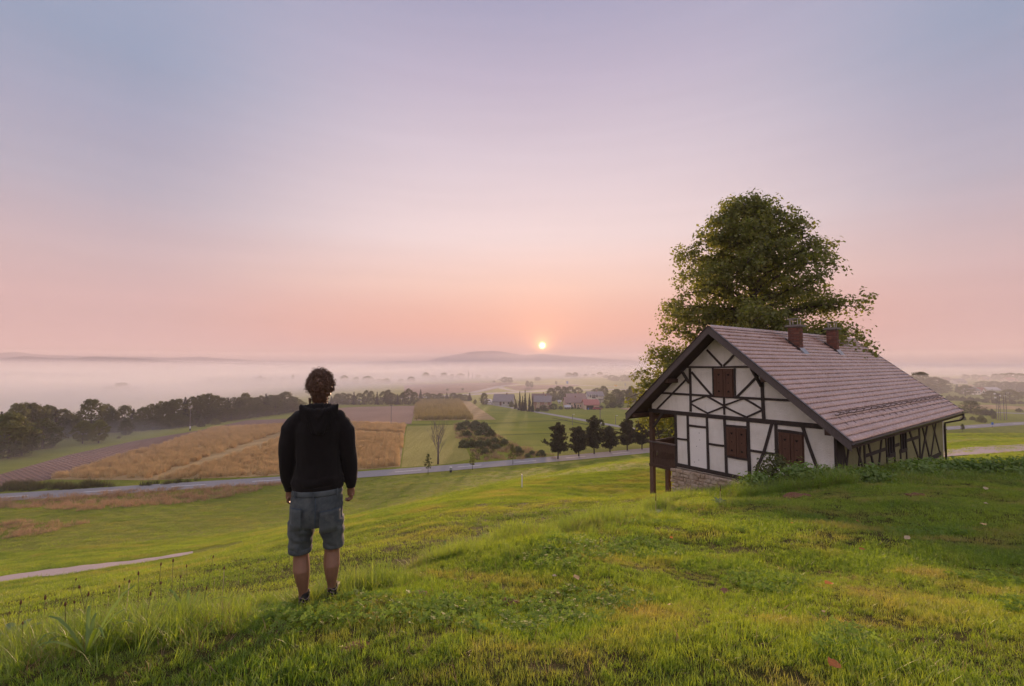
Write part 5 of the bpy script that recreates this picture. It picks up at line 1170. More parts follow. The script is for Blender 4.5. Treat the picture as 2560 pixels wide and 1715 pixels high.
def vhouse(px, base, wpx, eave, ridge, wall, roofm_, label, depth=8.0, rz=0.0, wins=(), doors=(), chim=1, pane=None, ridge_x=True, extra=None):
    """px: middle of the near wall; heights from the photograph's eave and ridge rows"""
    g_ = zp(px, base); k = g_.y / FPX; w = wpx * k; he = (base - eave) * k; hr = (base - ridge) * k * 1.02; o = empty('village_house', g_, rz); d = depth
    MB().box(-w / 2, w / 2, 0, d, -.3, he).build('wall', wall, o)
    ov = .5
    rf = MB()
    if ridge_x:
        MB().prism([(0.02, he - .02), (d - .02, he - .02), (d / 2, hr - .15)], 'x', -w / 2 + .02, w / 2 - .02).build('gable', wall, o)
        sl = (hr - he) / (d / 2); rf.prism([(-ov, he - ov * sl), (d / 2, hr), (d + ov, he - ov * sl), (d + ov, he - ov * sl + .16), (d / 2, hr + .18), (-ov, he - ov * sl + .16)], 'x', -w / 2 - ov, w / 2 + ov)
    else:
        MB().prism([(-w / 2 + .02, he - .02), (w / 2 - .02, he - .02), (0, hr - .15)], 'y', .02, d - .02).build('gable', wall, o)
        sl = (hr - he) / (w / 2); rf.prism([(-w / 2 - ov, he - ov * sl), (0, hr), (w / 2 + ov, he - ov * sl), (w / 2 + ov, he - ov * sl + .16), (0, hr + .18), (-w / 2 - ov, he - ov * sl + .16)], 'y', -ov, d + ov)
    ro = rf.build('roof', roofm_, o)
    if chim: MB().box(w * .12, w * .12 + .6, d / 2 - .3, d / 2 + .3, hr - .6, hr + .9).build('chimney', W_brick, ro)
    for (fx, z0, ww, hh) in wins:
        x = -w / 2 + w * fx; f_ = MB().box(x - ww / 2 - .08, x + ww / 2 + .08, -.05, .0, z0 - .08, z0 + hh + .08).build('window', M_frame, o); MB().box(x - ww / 2, x + ww / 2, -.07, -.052, z0, z0 + hh).build('pane', pane or M_pane, f_)
    for (fx, ww, hh) in doors: x = -w / 2 + w * fx; MB().box(x - ww / 2, x + ww / 2, -.06, .0, 0, hh).build('door', M_ddoor, o)
    if extra: extra(o, w, he, d)
    return tag(o, label, 'house', 'houses in the valley')
def Zh(base, y, px): return (base - y) * zp(px, base).y / FPX
vhouse(1257, 1014, 48, 1003, 988, W_grey, F_grey, 'grey village house with wide dark grey roof behind the parked cars', 9, R(-8), ((.55, .8, 1.0, 1.2), (.8, .8, 1.0, 1.2)), ((.38, 1.1, 2.0),))
vhouse(1352, 987 + 27, 42, 999, 986.5, W_brick, F_dark, 'dark-roofed house peeking out behind the brown brick house', 8, R(-4), ((.3, 1, 1, 1.2),))
vhouse(1356, 1023, 40, 1004, 992, W_brick, F_grey, 'brown brick house with light grey roof beside the spruce clump', 8, R(-10), ((.22, .9, 1.3, 1.2), (.5, .9, 1.3, 1.2), (.8, .9, 1.3, 1.2), (.25, 2.4, 1.3, 1.0), (.72, 2.4, 1.3, 1.0)), ((.62, 1.0, 2.1),), pane=M_warmpane)
vhouse(1444, 1012, 46, 999, 986.5, W_pink, F_brown, 'large house with broad reddish-brown roof behind the pink house', 10, R(6), ((.3, 1.5, 1, 1.2), (.6, 1.5, 1, 1.2)))
vhouse(1436, 1021, 42, 1006, 995.5, W_pink, F_brown, 'pink house with brown roof and small dark windows at the meadow edge', 8, R(4), ((.12, 2.2, .6, .9), (.24, 2.0, .9, 1.2), (.52, 1.6, .7, 1.0), (.72, .8, .6, 1.0), (.35, .5, .5, 1.2), (.86, .8, .6, 1.0)), ((.55, 1.0, 1.7),))
def garage(o, w, he, d): MB().box(-w * .38, w * .12, -.03, .05, 0, he * .8).build('garage_opening', M_hole, o); MB().box(-w * .30, -w * .24, -.5, -.1, 0, .9).build('blue_barrel', M_blue, o)
vhouse(1480, 1024, 36, 1011.5, 1001, W_cream, F_red, 'low cream shed with dark red roof and open garage', 7, R(3), (), (), 0, extra=garage)
def balcony(o, w, he, d): MB().box(w * .1, w * .48, -1.0, 0, he * .42, he * .5).build('balcony', M_ddoor, o); [MB().box(w * (.1 + .06 * i), w * (.1 + .06 * i) + .06, -1.0, -.94, he * .5, he * .78).build('baluster', M_ddoor, o) for i in range(7)]
vhouse(1490, 1006, 38, 990, 981, W_white, F_grey, 'pale two-storey house with grey roof on the right of the village', 9, R(2), ((.14, 3.0, 1.0, 1.6), (.3, 2.4, 1.0, 2.2), (.42, 2.4, 1.0, 2.2), (.56, 3.0, 1.0, 1.6), (.2, .6, 1, 1.2)), ((.5, 1, 2),), extra=balcony)
vhouse(1399, 1009, 5, 1004, 1001.5, W_white, F_pale, 'tiny white shed between the brown and pink houses', 2.5, 0, ((.5, .4, .4, .5),), (), 0)
vhouse(1419, 1023, 11, 1017.5, 1014.5, F_dark, F_pale, 'dark lean-to with pale roof at the left of the pink house', 3, 0, ((.5, .4, .8, .6),), (), 0)
# right-hand village
def rpx(x): return zr(x, 0)[0]
def rpy(y): return zr(0, y)[1]
vhouse(rpx(1110), rpy(492), 30, rpy(445), rpy(408), W_white, F_grey, 'white house with grey roof among the trees right of the house', 8, R(12), ((.2, 1.0, 1, 1.2), (.5, 1.0, 1, 1.2), (.8, 1.0, 1, 1.2)), ((.35, 1, 2),))
vhouse(rpx(1195), rpy(490), 10, rpy(450), rpy(415), W_white, F_red, 'narrow gabled wing with reddish roof beside the white house on the right', 6, 0, ((.5, 1.0, 1, 1.2),), (), 0, ridge_x=False)
vhouse(rpx(945), rpy(368), 28, rpy(345), rpy(312), W_white, F_grey, 'long white low building far off on the right', 10, 0, ((.2, 1.5, 3, 1.5), (.5, 1.5, 3, 1.5), (.8, 1.5, 3, 1.5)), (), 0)
vhouse(rpx(800), rpy(358), 18, rpy(332), rpy(295), W_white, F_brown, 'far house with brown roof left of the long white building', 10, 0, ((.3, 1.5, 1.5, 1.5), (.7, 1.5, 1.5, 1.5)), (), 0)
vhouse(rpx(1540), rpy(345), 24, rpy(326), rpy(298), W_cream, F_red, 'far house with orange-red roof among dark trees on the right', 10, 0, ((.3, 1.5, 1.5, 1.5), (.7, 1.5, 1.5, 1.5)))
vhouse(rpx(1250), rpy(330), 16, rpy(312), rpy(285), W_cream, F_brown, 'far house with purple-brown roof in the middle of the right skyline', 10, 0, ((.5, 1.5, 1.5, 1.5),))
vhouse(rpx(1320), rpy(450), 26, rpy(434), rpy(412), W_grey, F_pale, 'low grey-roofed barn behind the floodlight mast', 8, R(-10), ((.3, .8, 1, 1),), (), 0)
vhouse(rpx(1600), rpy(485), 16, rpy(470), rpy(450), W_cream, F_brown, 'small brown-roofed house near the right edge among bushes', 8, 0, ((.5, .8, 1, 1),))
# cars
M_carw = plain('white_car_paint', (0.78, 0.79, 0.82), 0.25, 0.03, 2, 0, 0.6); M_tyre = plain('tyre_rubber', (0.02, 0.02, 0.02), 0.9, 0.1, 9); M_rim = plain('wheel_rim', (0.4, 0.4, 0.42), 0.3, 0.05, 5, 0, .5, .8); M_lamp = plain('head_lamp', (0.7, 0.7, 0.65), 0.2, 0.05, 5); M_red = plain('tail_lamp', (0.5, 0.02, 0.02), 0.3, 0.05, 5); M_carr = plain('dark_red_car_paint', (0.28, 0.04, 0.05), 0.3, 0.03, 2, 0, 0.6)
def car(px, base, rz, label, van=False, paint=M_carw, back=0.0):
    g_ = zp(px, base); o = empty('parked_car', (g_.x, g_.y + back, .05), rz); L_, W_, Hh = (4.9, 1.9, 2.0) if van else (4.3, 1.75, 1.45)
    prof = ([(-L_ / 2, .3), (L_ / 2, .3), (L_ / 2, .9), (L_ / 2 - .5, 1.05), (L_ / 2 - 1.3, Hh), (-L_ / 2 + .1, Hh), (-L_ / 2, 1.0)] if van else [(-L_ / 2, .3), (L_ / 2, .3), (L_ / 2, .72), (L_ / 2 - .95, .88), (L_ / 2 - 1.65, Hh), (-L_ / 2 + 1.0, Hh), (-L_ / 2 + .15, .95), (-L_ / 2, .8)])
    mb = MB(); mb.prism(prof, 'y', -W_ / 2, W_ / 2); bd = mb.mesh('body', paint); bm = bmesh.new(); bm.from_mesh(bd); bmesh.ops.bevel(bm, geom=list(bm.edges), offset=.07, segments=2, affect='EDGES'); bm.to_mesh(bd); bm.free(); link('body', bd, o)
    z0, z1 = (1.1, 1.75) if van else (.92, 1.32)
    for s in (-1, 1): MB().prism([(-L_ / 2 + .7, z0), (L_ / 2 - 1.15, z0), (L_ / 2 - 1.65, z1), (-L_ / 2 + 1.05, z1)], 'y', s * (W_ / 2 + .004) - .006, s * (W_ / 2 + .004) + .006).build('side_window', M_pane, o)
    a, b_ = (Vector((L_ / 2 - .62, 0, 1.12)), Vector((L_ / 2 - 1.28, 0, 1.88))) if van else (Vector((L_ / 2 - 1.0, 0, .93)), Vector((L_ / 2 - 1.6, 0, 1.38)))
    MB().add([a + Vector((.04, -W_ * .42, .03)), a + Vector((.04, W_ * .42, .03)), b_ + Vector((.04, W_ * .36, .03)), b_ + Vector((.04, -W_ * .36, .03))], [(0, 1, 2, 3)]).build('windscreen', M_pane, o)
    for sx in (-1, 1):
        for sy in (-1, 1):
            wh = empty('wheel', (sx * L_ * .31, sy * (W_ / 2 - .08), .32), 0, o); MB().tube([(0, -.11, 0), (0, .11, 0)], .32, 14).build('tyre', M_tyre, wh); MB().tube([(0, sy * .112, 0), (0, sy * .122, 0)], .2, 10).build('rim', M_rim, wh)
    for s in (-1, 1): MB().box(L_ / 2 - .02, L_ / 2 + .02, s * W_ * .36 - .18, s * W_ * .36 + .18, .62, .76).build('headlight', M_lamp, o); MB().box(-L_ / 2 - .02, -L_ / 2 + .02, s * W_ * .4 - .1, s * W_ * .4 + .1, .7, .88).build('tail_light', M_red, o)
    return tag(o, label, 'car', 'parked cars in the village')
car(1237, 1010.6, R(-25), 'white car parked at the end of the village lane, nearer one'); car(1222, 1006.5, R(-10), 'white van parked left of the nearer white car', True); car(1493, 1024.5, R(8), 'dark red car parked in front of the red-roofed shed', False, M_carr)
# ------------------------------------------------------------------ crops and tall wild grass
def crop_mat(name, c1, c2, c3, scale=.08):
    b = NB(name); v = b.pos(); oi = b.n('ObjectInfo'); n1 = b.noise(v, scale, 4, .6); n2 = b.noise(v, 1.2, 3, .6)
    c = b.mix(b.maprange(n1, .35, .66), c1, c2); c = b.mix(b.math('MULTIPLY', b.maprange(n2, .42, .7), .7), c, c3); c = b.mix(b.math('MULTIPLY', oi.outputs['Random'], .35), c, tuple(.6 * x for x in c1))
    b.leafy(c, b.mix(1.0, c, (1.15, 1.05, .85), 'MULTIPLY'), .4, .6, .02); return b.m
M_maize = crop_mat('dry_maize', (0.60, 0.44, 0.24), (0.70, 0.53, 0.30), (0.52, 0.44, 0.22))
M_maize2 = crop_mat('olive_maize', (0.36, 0.30, 0.11), (0.44, 0.36, 0.14), (0.30, 0.27, 0.09))
M_rough = crop_mat('brown_wild_grass', (0.46, 0.31, 0.20), (0.55, 0.38, 0.26), (0.38, 0.32, 0.16), .15)
M_reed = crop_mat('dark_reeds', (0.09, 0.10, 0.04), (0.13, 0.13, 0.05), (0.17, 0.14, 0.07), .2)
# ------------------------------------------------------------------ the man looking over the valley (seen from behind)
def skin_mat():
    b = NB('skin'); n = b.noise(b.pos(obj=True), 30, 4, 0.6)
    b.principled(b.mix(n, (0.20, 0.11, 0.072), (0.25, 0.14, 0.092)), 0.5, b.bump(n, 0.2, 0.002), 0.35, Subsurface_Weight=0.08); return b.m
M_skin = skin_mat()
def knit_mat():
    b = NB('black_jersey'); v = b.pos(obj=True); n = b.noise(v, 260, 2, 0.5); n2 = b.noise(v, 5, 4, 0.6)
    b.principled(b.mix(n2, (0.009, 0.0078, 0.0078), (0.015, 0.013, 0.013)), 0.95, b.bump(n, 0.35, 0.0015), 0.08, Sheen_Weight=0.06, Sheen_Roughness=0.6); return b.m
M_jersey = knit_mat()
def denim_mat():
    b = NB('washed_denim'); v = b.pos(obj=True); n = b.noise(v, 5.5, 5, 0.65); n2 = b.noise(b.pos((1, 1, .25), obj=True), 320, 2); n3 = b.noise(v, 16, 4, .6)
    c = b.mix(b.maprange(n, 0.32, 0.66), (0.034, 0.046, 0.056), (0.088, 0.106, 0.112)); c = b.mix(b.math('MULTIPLY', b.maprange(n3, .45, .8), .4), c, (0.13, 0.14, 0.135))
    b.principled(c, 0.9, b.bump(n2, 0.4, 0.001), 0.15, Sheen_Weight=0.1); return b.m
M_denim = denim_mat()
M_stitch = plain('denim_seam', (0.055, 0.08, 0.115), 0.9, 0.2, 40)
M_hair = plain('brown_hair', (0.115, 0.06, 0.034), 0.45, 0.45, 20, 0, 0.5)
M_shoe = plain('black_shoe_mesh', (0.02, 0.018, 0.019), 0.7, 0.4, 60, 0.001)
M_shoe2 = plain('shoe_stripe', (0.22, 0.17, 0.18), 0.6, 0.2, 30)
M_sole = plain('shoe_sole', (0.012, 0.012, 0.012), 0.8, 0.2, 30)

def remeshed(mb, voxel, smooth_it, name, mat, disp=None, post=None):
    """unite overlapping shapes into one continuous skin"""
    me = mb.mesh('tmp'); o = bpy.data.objects.new('tmp', me); COL.objects.link(o)
    r = o.modifiers.new('r', 'REMESH'); r.mode = 'VOXEL'; r.voxel_size = voxel; r.use_smooth_shade = True
    s = o.modifiers.new('s', 'SMOOTH'); s.factor = 0.5; s.iterations = smooth_it
    dg = bpy.context.evaluated_depsgraph_get(); ev = o.evaluated_get(dg)
    out = bpy.data.meshes.new_from_object(ev); bpy.data.objects.remove(o); bpy.data.meshes.remove(me)
    out.name = name; out.materials.clear(); out.materials.append(mat)
    if disp:
        n = len(out.vertices); co = np.empty(n * 3, dtype=np.float32); out.vertices.foreach_get('co', co); co = co.reshape(-1, 3)
        no = np.empty(n * 3, dtype=np.float32); out.vertices.foreach_get('normal', no); no = no.reshape(-1, 3)
        d = np.array([disp(Vector(c), Vector(k)) for c, k in zip(co.tolist(), no.tolist())], dtype=np.float32)
        out.vertices.foreach_set('co', (co + no * d[:, None]).ravel())
    out.polygons.foreach_set('use_smooth', np.ones(len(out.polygons), dtype=bool)); out.update()
    return out
def ell_tube(mb, st_, n=16):
    """stations (x, y, z, rx, ry): stacked ellipses, each lying flat"""
    b = len(mb.v); m_ = len(st_)
    for (x, y, z, rx, ry) in st_:
        for k in range(n):
            a = 2 * math.pi * k / n; mb.v.append((x + math.cos(a) * rx, y + math.sin(a) * ry, z))
    for i in range(m_ - 1):
        for k in range(n):
            k2 = (k + 1) % n; mb.f.append((b + i * n + k, b + i * n + k2, b + (i + 1) * n + k2, b + (i + 1) * n + k))
    mb.f.append(tuple(b + k for k in reversed(range(n)))); mb.f.append(tuple(b + (m_ - 1) * n + k for k in range(n)))
    return mb
def ball(mb, c, r, n=10):
    st_ = []
    for i in range(1, n):
        a = math.pi * i / n; st_.append((c[0], c[1], c[2] - r[2] * math.cos(a), r[0] * math.sin(a), r[1] * math.sin(a)))
    return ell_tube(mb, st_, 14)
def X(zx): return (zx - 342) * 0.0012528
def Z(zy): return (1487 - zy) * 0.0012528
def build_person():
    px = at(772, 1507, 3.5); gz_ = Hs(-1.52, 3.5)
    root = empty('person', (-1.475, 3.52, gz_ + PERSON_LIFT), R(PERSON_RZ)); root.scale = (.875, .94, 1.0); tag(root, 'man seen from behind in black hoodie, denim shorts and dark shoes, arms hanging', 'person')
    # +y is the way he faces; -x is his left
    # ---- body: head, neck, arms, hands, legs in one skin
    b = MB()
    ell_tube(b, [(X(342), .00, Z(315), .075, .07), (X(342), .01, Z(290), .062, .064), (X(344), .015, Z(268), .058, .062), (X(345), .03, Z(245), .06, .075)])   # neck
    ball(b, (X(344), .045, Z(185)), (.078, .098, .118))                                                    # skull
    ball(b, (X(344), .085, Z(238)), (.056, .062, .060))                                                    # jaw
    b.tube([(X(344), .135, Z(190)), (X(344), .165, Z(205)), (X(344), .150, Z(214))], [.012, .017, .013], 6)  # nose
    for s in (-1, 1):
        b.tube([(X(344) + s * .078, .02, Z(212)), (X(344) + s * .092, .005, Z(195)), (X(344) + s * .086, .0, Z(178))], [.010, .016, .012], 6)   # ear
        ball(b, (X(344) + s * .032, .128, Z(186)), (.013, .012, .012), 6)
    b.tube([(X(344) - .024, .136, Z(228)), (X(344), .147, Z(229)), (X(344) + .024, .136, Z(228))], [.006, .009, .006], 5)
    # torso under the clothes
    ell_tube(b, [(X(335), 0, Z(1000), .13, .11), (X(335), -.01, Z(900), .165, .125), (X(338), 0, Z(780), .155, .11), (X(338), .005, Z(650), .16, .115), (X(338), .01, Z(500), .18, .12), (X(338), .0, Z(400), .185, .105), (X(340), .0, Z(340), .13, .085), (X(342), 0, Z(305), .065, .06)])
    arms = {-1: [(X(188), 0, Z(372), .060), (X(158), .0, Z(450), .058), (X(145), .012, Z(560), .050), (X(142), .03, Z(640), .043), (X(148), .07, Z(740), .034), (X(154), .085, Z(795), .028)],
            1: [(X(490), 0, Z(385), .060), (X(520), -.005, Z(470), .058), (X(535), -.005, Z(570), .050), (X(545), .0, Z(650), .044), (X(553), .02, Z(745), .035), (X(555), .03, Z(795), .029)]}
    for s in (-1, 1):
        a = arms[s]; b.tube([p[:3] for p in a], [p[3] for p in a], 12)
        w = Vector(a[-1][:3])
        # hand: palm, four fingers curled, thumb from the side of the palm
        fw = Vector((0, 1, 0)); dn = Vector((0.05 * s, .12, -1)).normalized(); ac = Vector((0.30 * -s, 1, 0)).normalized()
        pc = w + dn * .045; b.tube([w - dn * .01, w + dn * .03, w + dn * .075], [.027, .036, .034], 10, True, .55)
        for k in range(4):
            off = ac * (-.030 + .020 * k); ln = (.062, .074, .072, .058)[3 - k] if True else 0
            p0 = w + dn * .060 + off; inw = Vector((-s, 0.0, 0))
            p1 = p0 + dn * ln * .52; p2 = p1 + (dn * .55 + inw * .75).normalized() * ln * .42; p3 = p2 + (dn * -.25 + inw * .9).normalized() * ln * .36
            b.tube([p0, p1, p2, p3], [.0105, .0100, .0092, .0078], 7)
        t0 = w + dn * .025 + ac * .026; t1 = t0 + (dn * .6 + ac * .75).normalized() * .034; t2 = t1 + (dn * .95 + Vector((-s * .35, 0, 0))).normalized() * .030
        b.tube([t0 - ac * .01, t1, t2], [.0135, .0120, .0095], 7)
    legs = {-1: [(X(245), -.01, Z(985), .088, .095), (X(238), .0, Z(1090), .078, .085), (X(240), .01, Z(1170), .062, .068), (X(245), -.005, Z(1215), .066, .070), (X(247), -.018, Z(1255), .068, .073), (X(252), -.012, Z(1310), .057, .060), (X(258), .0, Z(1365), .043, .046), (X(259), .005, Z(1400), .036, .042), (X(262), .01, Z(1440), .040, .048), (X(264), .02, Z(1472), .042, .06)],
            1: [(X(430), -.01, Z(985), .088, .095), (X(438), .0, Z(1090), .078, .085), (X(438), .01, Z(1160), .062, .068), (X(438), -.005, Z(1205), .066, .070), (X(438), -.018, Z(1245), .067, .072), (X(438), -.012, Z(1300), .056, .060), (X(440), .0, Z(1350), .042, .046), (X(441), .01, Z(1385), .036, .042), (X(443), .02, Z(1420), .040, .048), (X(445), .03, Z(1450), .042, .06)]}
    for s in (-1, 1): ell_tube(b, legs[s][::-1], 14)
    body = link('body', remeshed(b, .0062, 3, 'body', M_skin), root)
    # ---- hair: cap plus curls
    hb = MB(); r_ = random.Random(4); c0 = Vector((X(342), .02, Z(172)))
    ball(hb, tuple(c0), (.090, .100, .110)); ball(hb, (X(338), -.015, Z(240)), (.062, .052, .050))
    for k in range(240):
        u = Vector((r_.gauss(0, 1), r_.gauss(0, 1), r_.gauss(0, 1))).normalized()
        if u.z < -.62 and abs(u.x) > .3: continue
        if u.y > .55 and u.z < .35: continue
        p = c0 + Vector((u.x * .090, u.y * .100, u.z * .112)); rr_ = r_.uniform(.008, .020)
        ball(hb, tuple(p), (rr_, rr_, rr_), 5)
    hair = remeshed(hb, .0065, 1, 'hair', M_hair, lambda c, n: .004 * noise.noise(c * 60))
    ho = link('hair', hair, root)
    cu = MB()
    for k in range(1250):                                            # loose curls that break the outline
        u = Vector((r_.gauss(0, 1), r_.gauss(0, 1), r_.gauss(0, 1))).normalized()
        if u.z < -.75: continue
        if u.y > .5 and u.z < .3: continue
        if u.z < -.25 and abs(u.x) > .6: continue
        ex = r_.uniform(.93, 1.13) + (.10 if r_.random() < .08 else 0); p = c0 + Vector((u.x * .099, u.y * .105, u.z * .120)) * ex; t1 = u.cross(Vector((r_.gauss(0, 1), r_.gauss(0, 1), r_.gauss(0, 1)))).normalized(); t2 = u.cross(t1)
        rr_ = r_.uniform(.006, .017); ph = r_.uniform(0, 6.28); pts = []
        for j in range(8):
            a = ph + j * .75; pts.append(p + t1 * (math.cos(a) * rr_) + t2 * (math.sin(a) * rr_ * .7) + u * (.003 * j - .006 + rr_ * .6 * math.sin(a)))
        cu.tube(pts, [.0021] * 7 + [.0008], 4, False)
    for k in range(40):                                             # nape and the loose lock at the left
        p = Vector((X(r_.uniform(292, 395)), -.045 + r_.uniform(-.012, .012), Z(r_.uniform(240, 268)))); pts = [p + Vector((r_.uniform(-.006, .006), .002 * j, -.008 * j)) for j in range(4)]; cu.tube(pts, [.004, .0035, .0025, .001], 4, False)
    for k in range(8):
        p = Vector((X(278) + r_.uniform(-.006, .006), .0 + r_.uniform(-.01, .01), Z(240))); cu.tube([p + Vector((r_.uniform(-.006, .006), 0, -.014 * j)) for j in range(5)], [.004, .004, .004, .003, .001], 4, False)
    cu.build('curls', M_hair, ho, True)
    # ---- hoodie
    h = MB()
    ell_tube(h, [(X(338), 0, Z(782), .202, .142), (X(338), -.005, Z(768), .206, .146), (X(338), -.008, Z(745), .216, .156), (X(338), -.005, Z(690), .196, .150), (X(338), .0, Z(620), .182, .142), (X(337), .0, Z(520), .194, .146), (X(337), -.008, Z(440), .220, .145), (X(338), -.008, Z(390), .222, .132), (X(340), -.004, Z(355), .188, .115), (X(341), .0, Z(325), .125, .098), (X(342), .0, Z(302), .085, .088)], 28)
    hs = {-1: [(X(196), -.005, Z(400), .085), (X(168), -.005, Z(430), .088), (X(150), .0, Z(520), .078), (X(146), .015, Z(600), .071), (X(143), .035, Z(680), .062), (X(147), .06, Z(735), .054), (X(152), .075, Z(762), .050), (X(153), .08, Z(790), .036)],
          1: [(X(482), -.005, Z(410), .085), (X(508), -.01, Z(450), .088), (X(526), -.01, Z(540), .077), (X(543), -.005, Z(610), .070), (X(553), .005, Z(690), .062), (X(556), .018, Z(735), .055), (X(556), .022, Z(755), .056), (X(556), .028, Z(788), .040)]}
    for s in (-1, 1):
        h.tube([p[:3] for p in hs[s]], [p[3] for p in hs[s]], 14)
        ball(h, hs[s][0][:3], (.088, .088, .078)); ball(h, (hs[s][0][0] * .8, -.006, Z(368)), (.085, .09, .075))
    def folds(c, n):
        f = .010 * noise.noise(Vector((c.x * 8, c.y * 8, c.z * 4.5))) + .0035 * noise.noise(Vector((c.x * 26, c.y * 26, c.z * 13)))
        if abs(c.x) > .19: f += .0045 * math.sin(c.z * 62 + c.x * 30 + 3 * noise.noise(c * 8)) * min(1, max(0, (1.05 - c.z) * 3))
        if c.z < Z(700) and abs(c.x) < .2: f += .005 * math.sin(c.z * 80 + 2.5 * noise.noise(c * 7))
        return f
    hoodie = link('hoodie', remeshed(h, .0085, 5, 'hoodie', M_jersey, folds), root)
    # cuffs and hem bands
    for s in (-1, 1):
        p = hs[s][-1]; q_ = hs[s][-2]; MB().tube([Vector(q_[:3]).lerp(Vector(p[:3]), .25), Vector(q_[:3]).lerp(Vector(p[:3]), .6), Vector(p[:3]) + Vector((0, .002, -.012))], [.046, .043, .039], 14).build('cuff', M_jersey, hoodie, True)
    ell_tube(MB(), [])if False else None
    hem = MB(); ell_tube(hem, [(X(338), 0, Z(786), .200, .142), (X(338), 0, Z(775), .206, .148), (X(338), 0, Z(757), .208, .150), (X(338), 0, Z(750), .200, .142)], 36); hem.build('hem_band', M_jersey, hoodie, True)
    # hood lying on the back: a thick collar roll plus the hanging bag
    hd = MB(); ring = []
    for k in range(25):
        a = -math.pi * .5 + (k / 24 - .5) * math.pi * 1.75
        ring.append((X(341) + math.cos(a) * .118, .005 + math.sin(a) * .098, Z(306) + .022 * math.sin(a) * -1 - .004))
    hd.tube(ring, [.020 + .012 * math.sin(math.pi * k / 24) for k in range(25)], 10)
    for t in np.linspace(0, 1, 9):
        w = .150 * (1 - t ** 2.6 * .45); z = Z(308 + 112 * t); hd.tube([(X(341) - w, -.055 - .03 * t, z + .030 * (1 - t)), (X(341) - w * .55, -.125 - .012 * t, z - .006), (X(341), -.142 - .016 * t, z - .016), (X(341) + w * .55, -.125 - .012 * t, z - .006), (X(341) + w, -.055 - .03 * t, z + .030 * (1 - t))], [.017, .026, .030, .026, .017], 8)
    def hfold(c, n): return .0045 * math.sin(c.z * 85 - 300 * (c.x - X(341)) ** 2 * 8 + 2.2 * noise.noise(c * 9)) + .004 * noise.noise(c * 22)
    link('hood', remeshed(hd, .008, 3, 'hood', M_jersey, hfold), hoodie)
    # ---- denim shorts
    sh = MB()
    ell_tube(sh, [(X(335), -.012, Z(992), .196, .135), (X(335), -.016, Z(940), .214, .155), (X(336), -.016, Z(880), .214, .158), (X(337), -.010, Z(820), .205, .148), (X(338), -.004, Z(772), .192, .134)][::1], 28)
    for s, lg in ((-1, [(X(243), -.012, Z(960), .112, .135), (X(238), -.008, Z(1040), .104, .118), (X(237), -.004, Z(1090), .094, .106), (X(236), .0, Z(1130), .092, .102), (X(236), .0, Z(1148), .091, .101)]), (1, [(X(428), -.012, Z(960), .112, .135), (X(437), -.008, Z(1040), .100, .118), (X(443), -.004, Z(1082), .088, .104), (X(447), .0, Z(1120), .083, .099), (X(447), .0, Z(1138), .0825, .098)])):
        ell_tube(sh, lg[::-1], 20)
    def dfold(c, n):
        f = .0045 * noise.noise(Vector((c.x * 14, c.y * 14, c.z * 9))) + .003 * noise.noise(c * 34)
        if c.z < Z(1000): f += .004 * math.sin(c.z * 70 + 30 * c.x + 3 * noise.noise(c * 9))
        return f
    shorts = link('shorts', remeshed(sh, .0085, 4, 'shorts', M_denim, dfold), root)
    for s, (cx, rx, zz) in ((-1, (X(236), .0935, 1145)), (1, (X(447), .085, 1135))):
        cf = MB(); ell_tube(cf, [(cx, 0, Z(zz + 4), rx, rx * 1.10), (cx, 0, Z(zz - 6), rx + .003, rx * 1.11), (cx, 0, Z(zz - 19), rx + .002, rx * 1.11), (cx, 0, Z(zz - 24), rx - .002, rx * 1.09)], 28); cf.build('cuff', M_denim, shorts, True)
    wb = MB(); ell_tube(wb, [(X(338), -.006, Z(812), .206, .150), (X(338), -.006, Z(806), .209, .153), (X(338), -.005, Z(786), .203, .147), (X(338), -.005, Z(780), .198, .142)], 36); wb.build('waistband', M_denim, shorts, True)
    def on_back(xx, zz, rx=.214, ry=.170, cy=-.012):
        t = max(-1, min(1, (xx - X(336)) / rx)); return Vector((xx, cy - ry * math.sqrt(max(0.02, 1 - t * t)), zz))
    for x0, x1, z0, z1 in ((182, 250, 868, 985), (362, 490, 890, 1010)):
        pk = MB(); nx, nz_ = 7, 6; vv = []
        for j in range(nz_):
            for i in range(nx):
                fx = i / (nx - 1); fz = j / (nz_ - 1); xx = X(x0 + (x1 - x0) * fx); zz = Z(z0 + (z1 - z0) * fz + (8 if j == nz_ - 1 and 0 < i < nx - 1 else 0)); vv.append(on_back(xx, zz, .222, .178 - .02 * max(0, (Z(900) - zz) * 3)))
        pk.add(vv, [(j * nx + i, j * nx + i + 1, (j + 1) * nx + i + 1, (j + 1) * nx + i) for j in range(nz_ - 1) for i in range(nx - 1)])
        me = pk.mesh('pocket', M_denim, True); po = link('pocket', me, shorts); so = po.modifiers.new('t', 'SOLIDIFY'); so.thickness = .006; so.offset = 0
        pk2 = MB(); pk2.tube([vv[i] + Vector((0, -.003, 0)) for i in range(nx)], .0028, 5); pk2.build('pocket_seam', M_stitch, po)
    MB().tube([on_back(X(336), Z(812), .21, .156), on_back(X(336), Z(870), .214, .166), on_back(X(335), Z(930), .214, .163), on_back(X(335), Z(975), .214, .145)], [.003] * 4, 5).build('seat_seam', M_stitch, shorts)
    for xx in (322, 205, 470): MB().bar(on_back(X(xx), Z(815), .212, .160), on_back(X(xx), Z(776), .205, .152), .012, .006).build('belt_loop', M_denim, shorts)
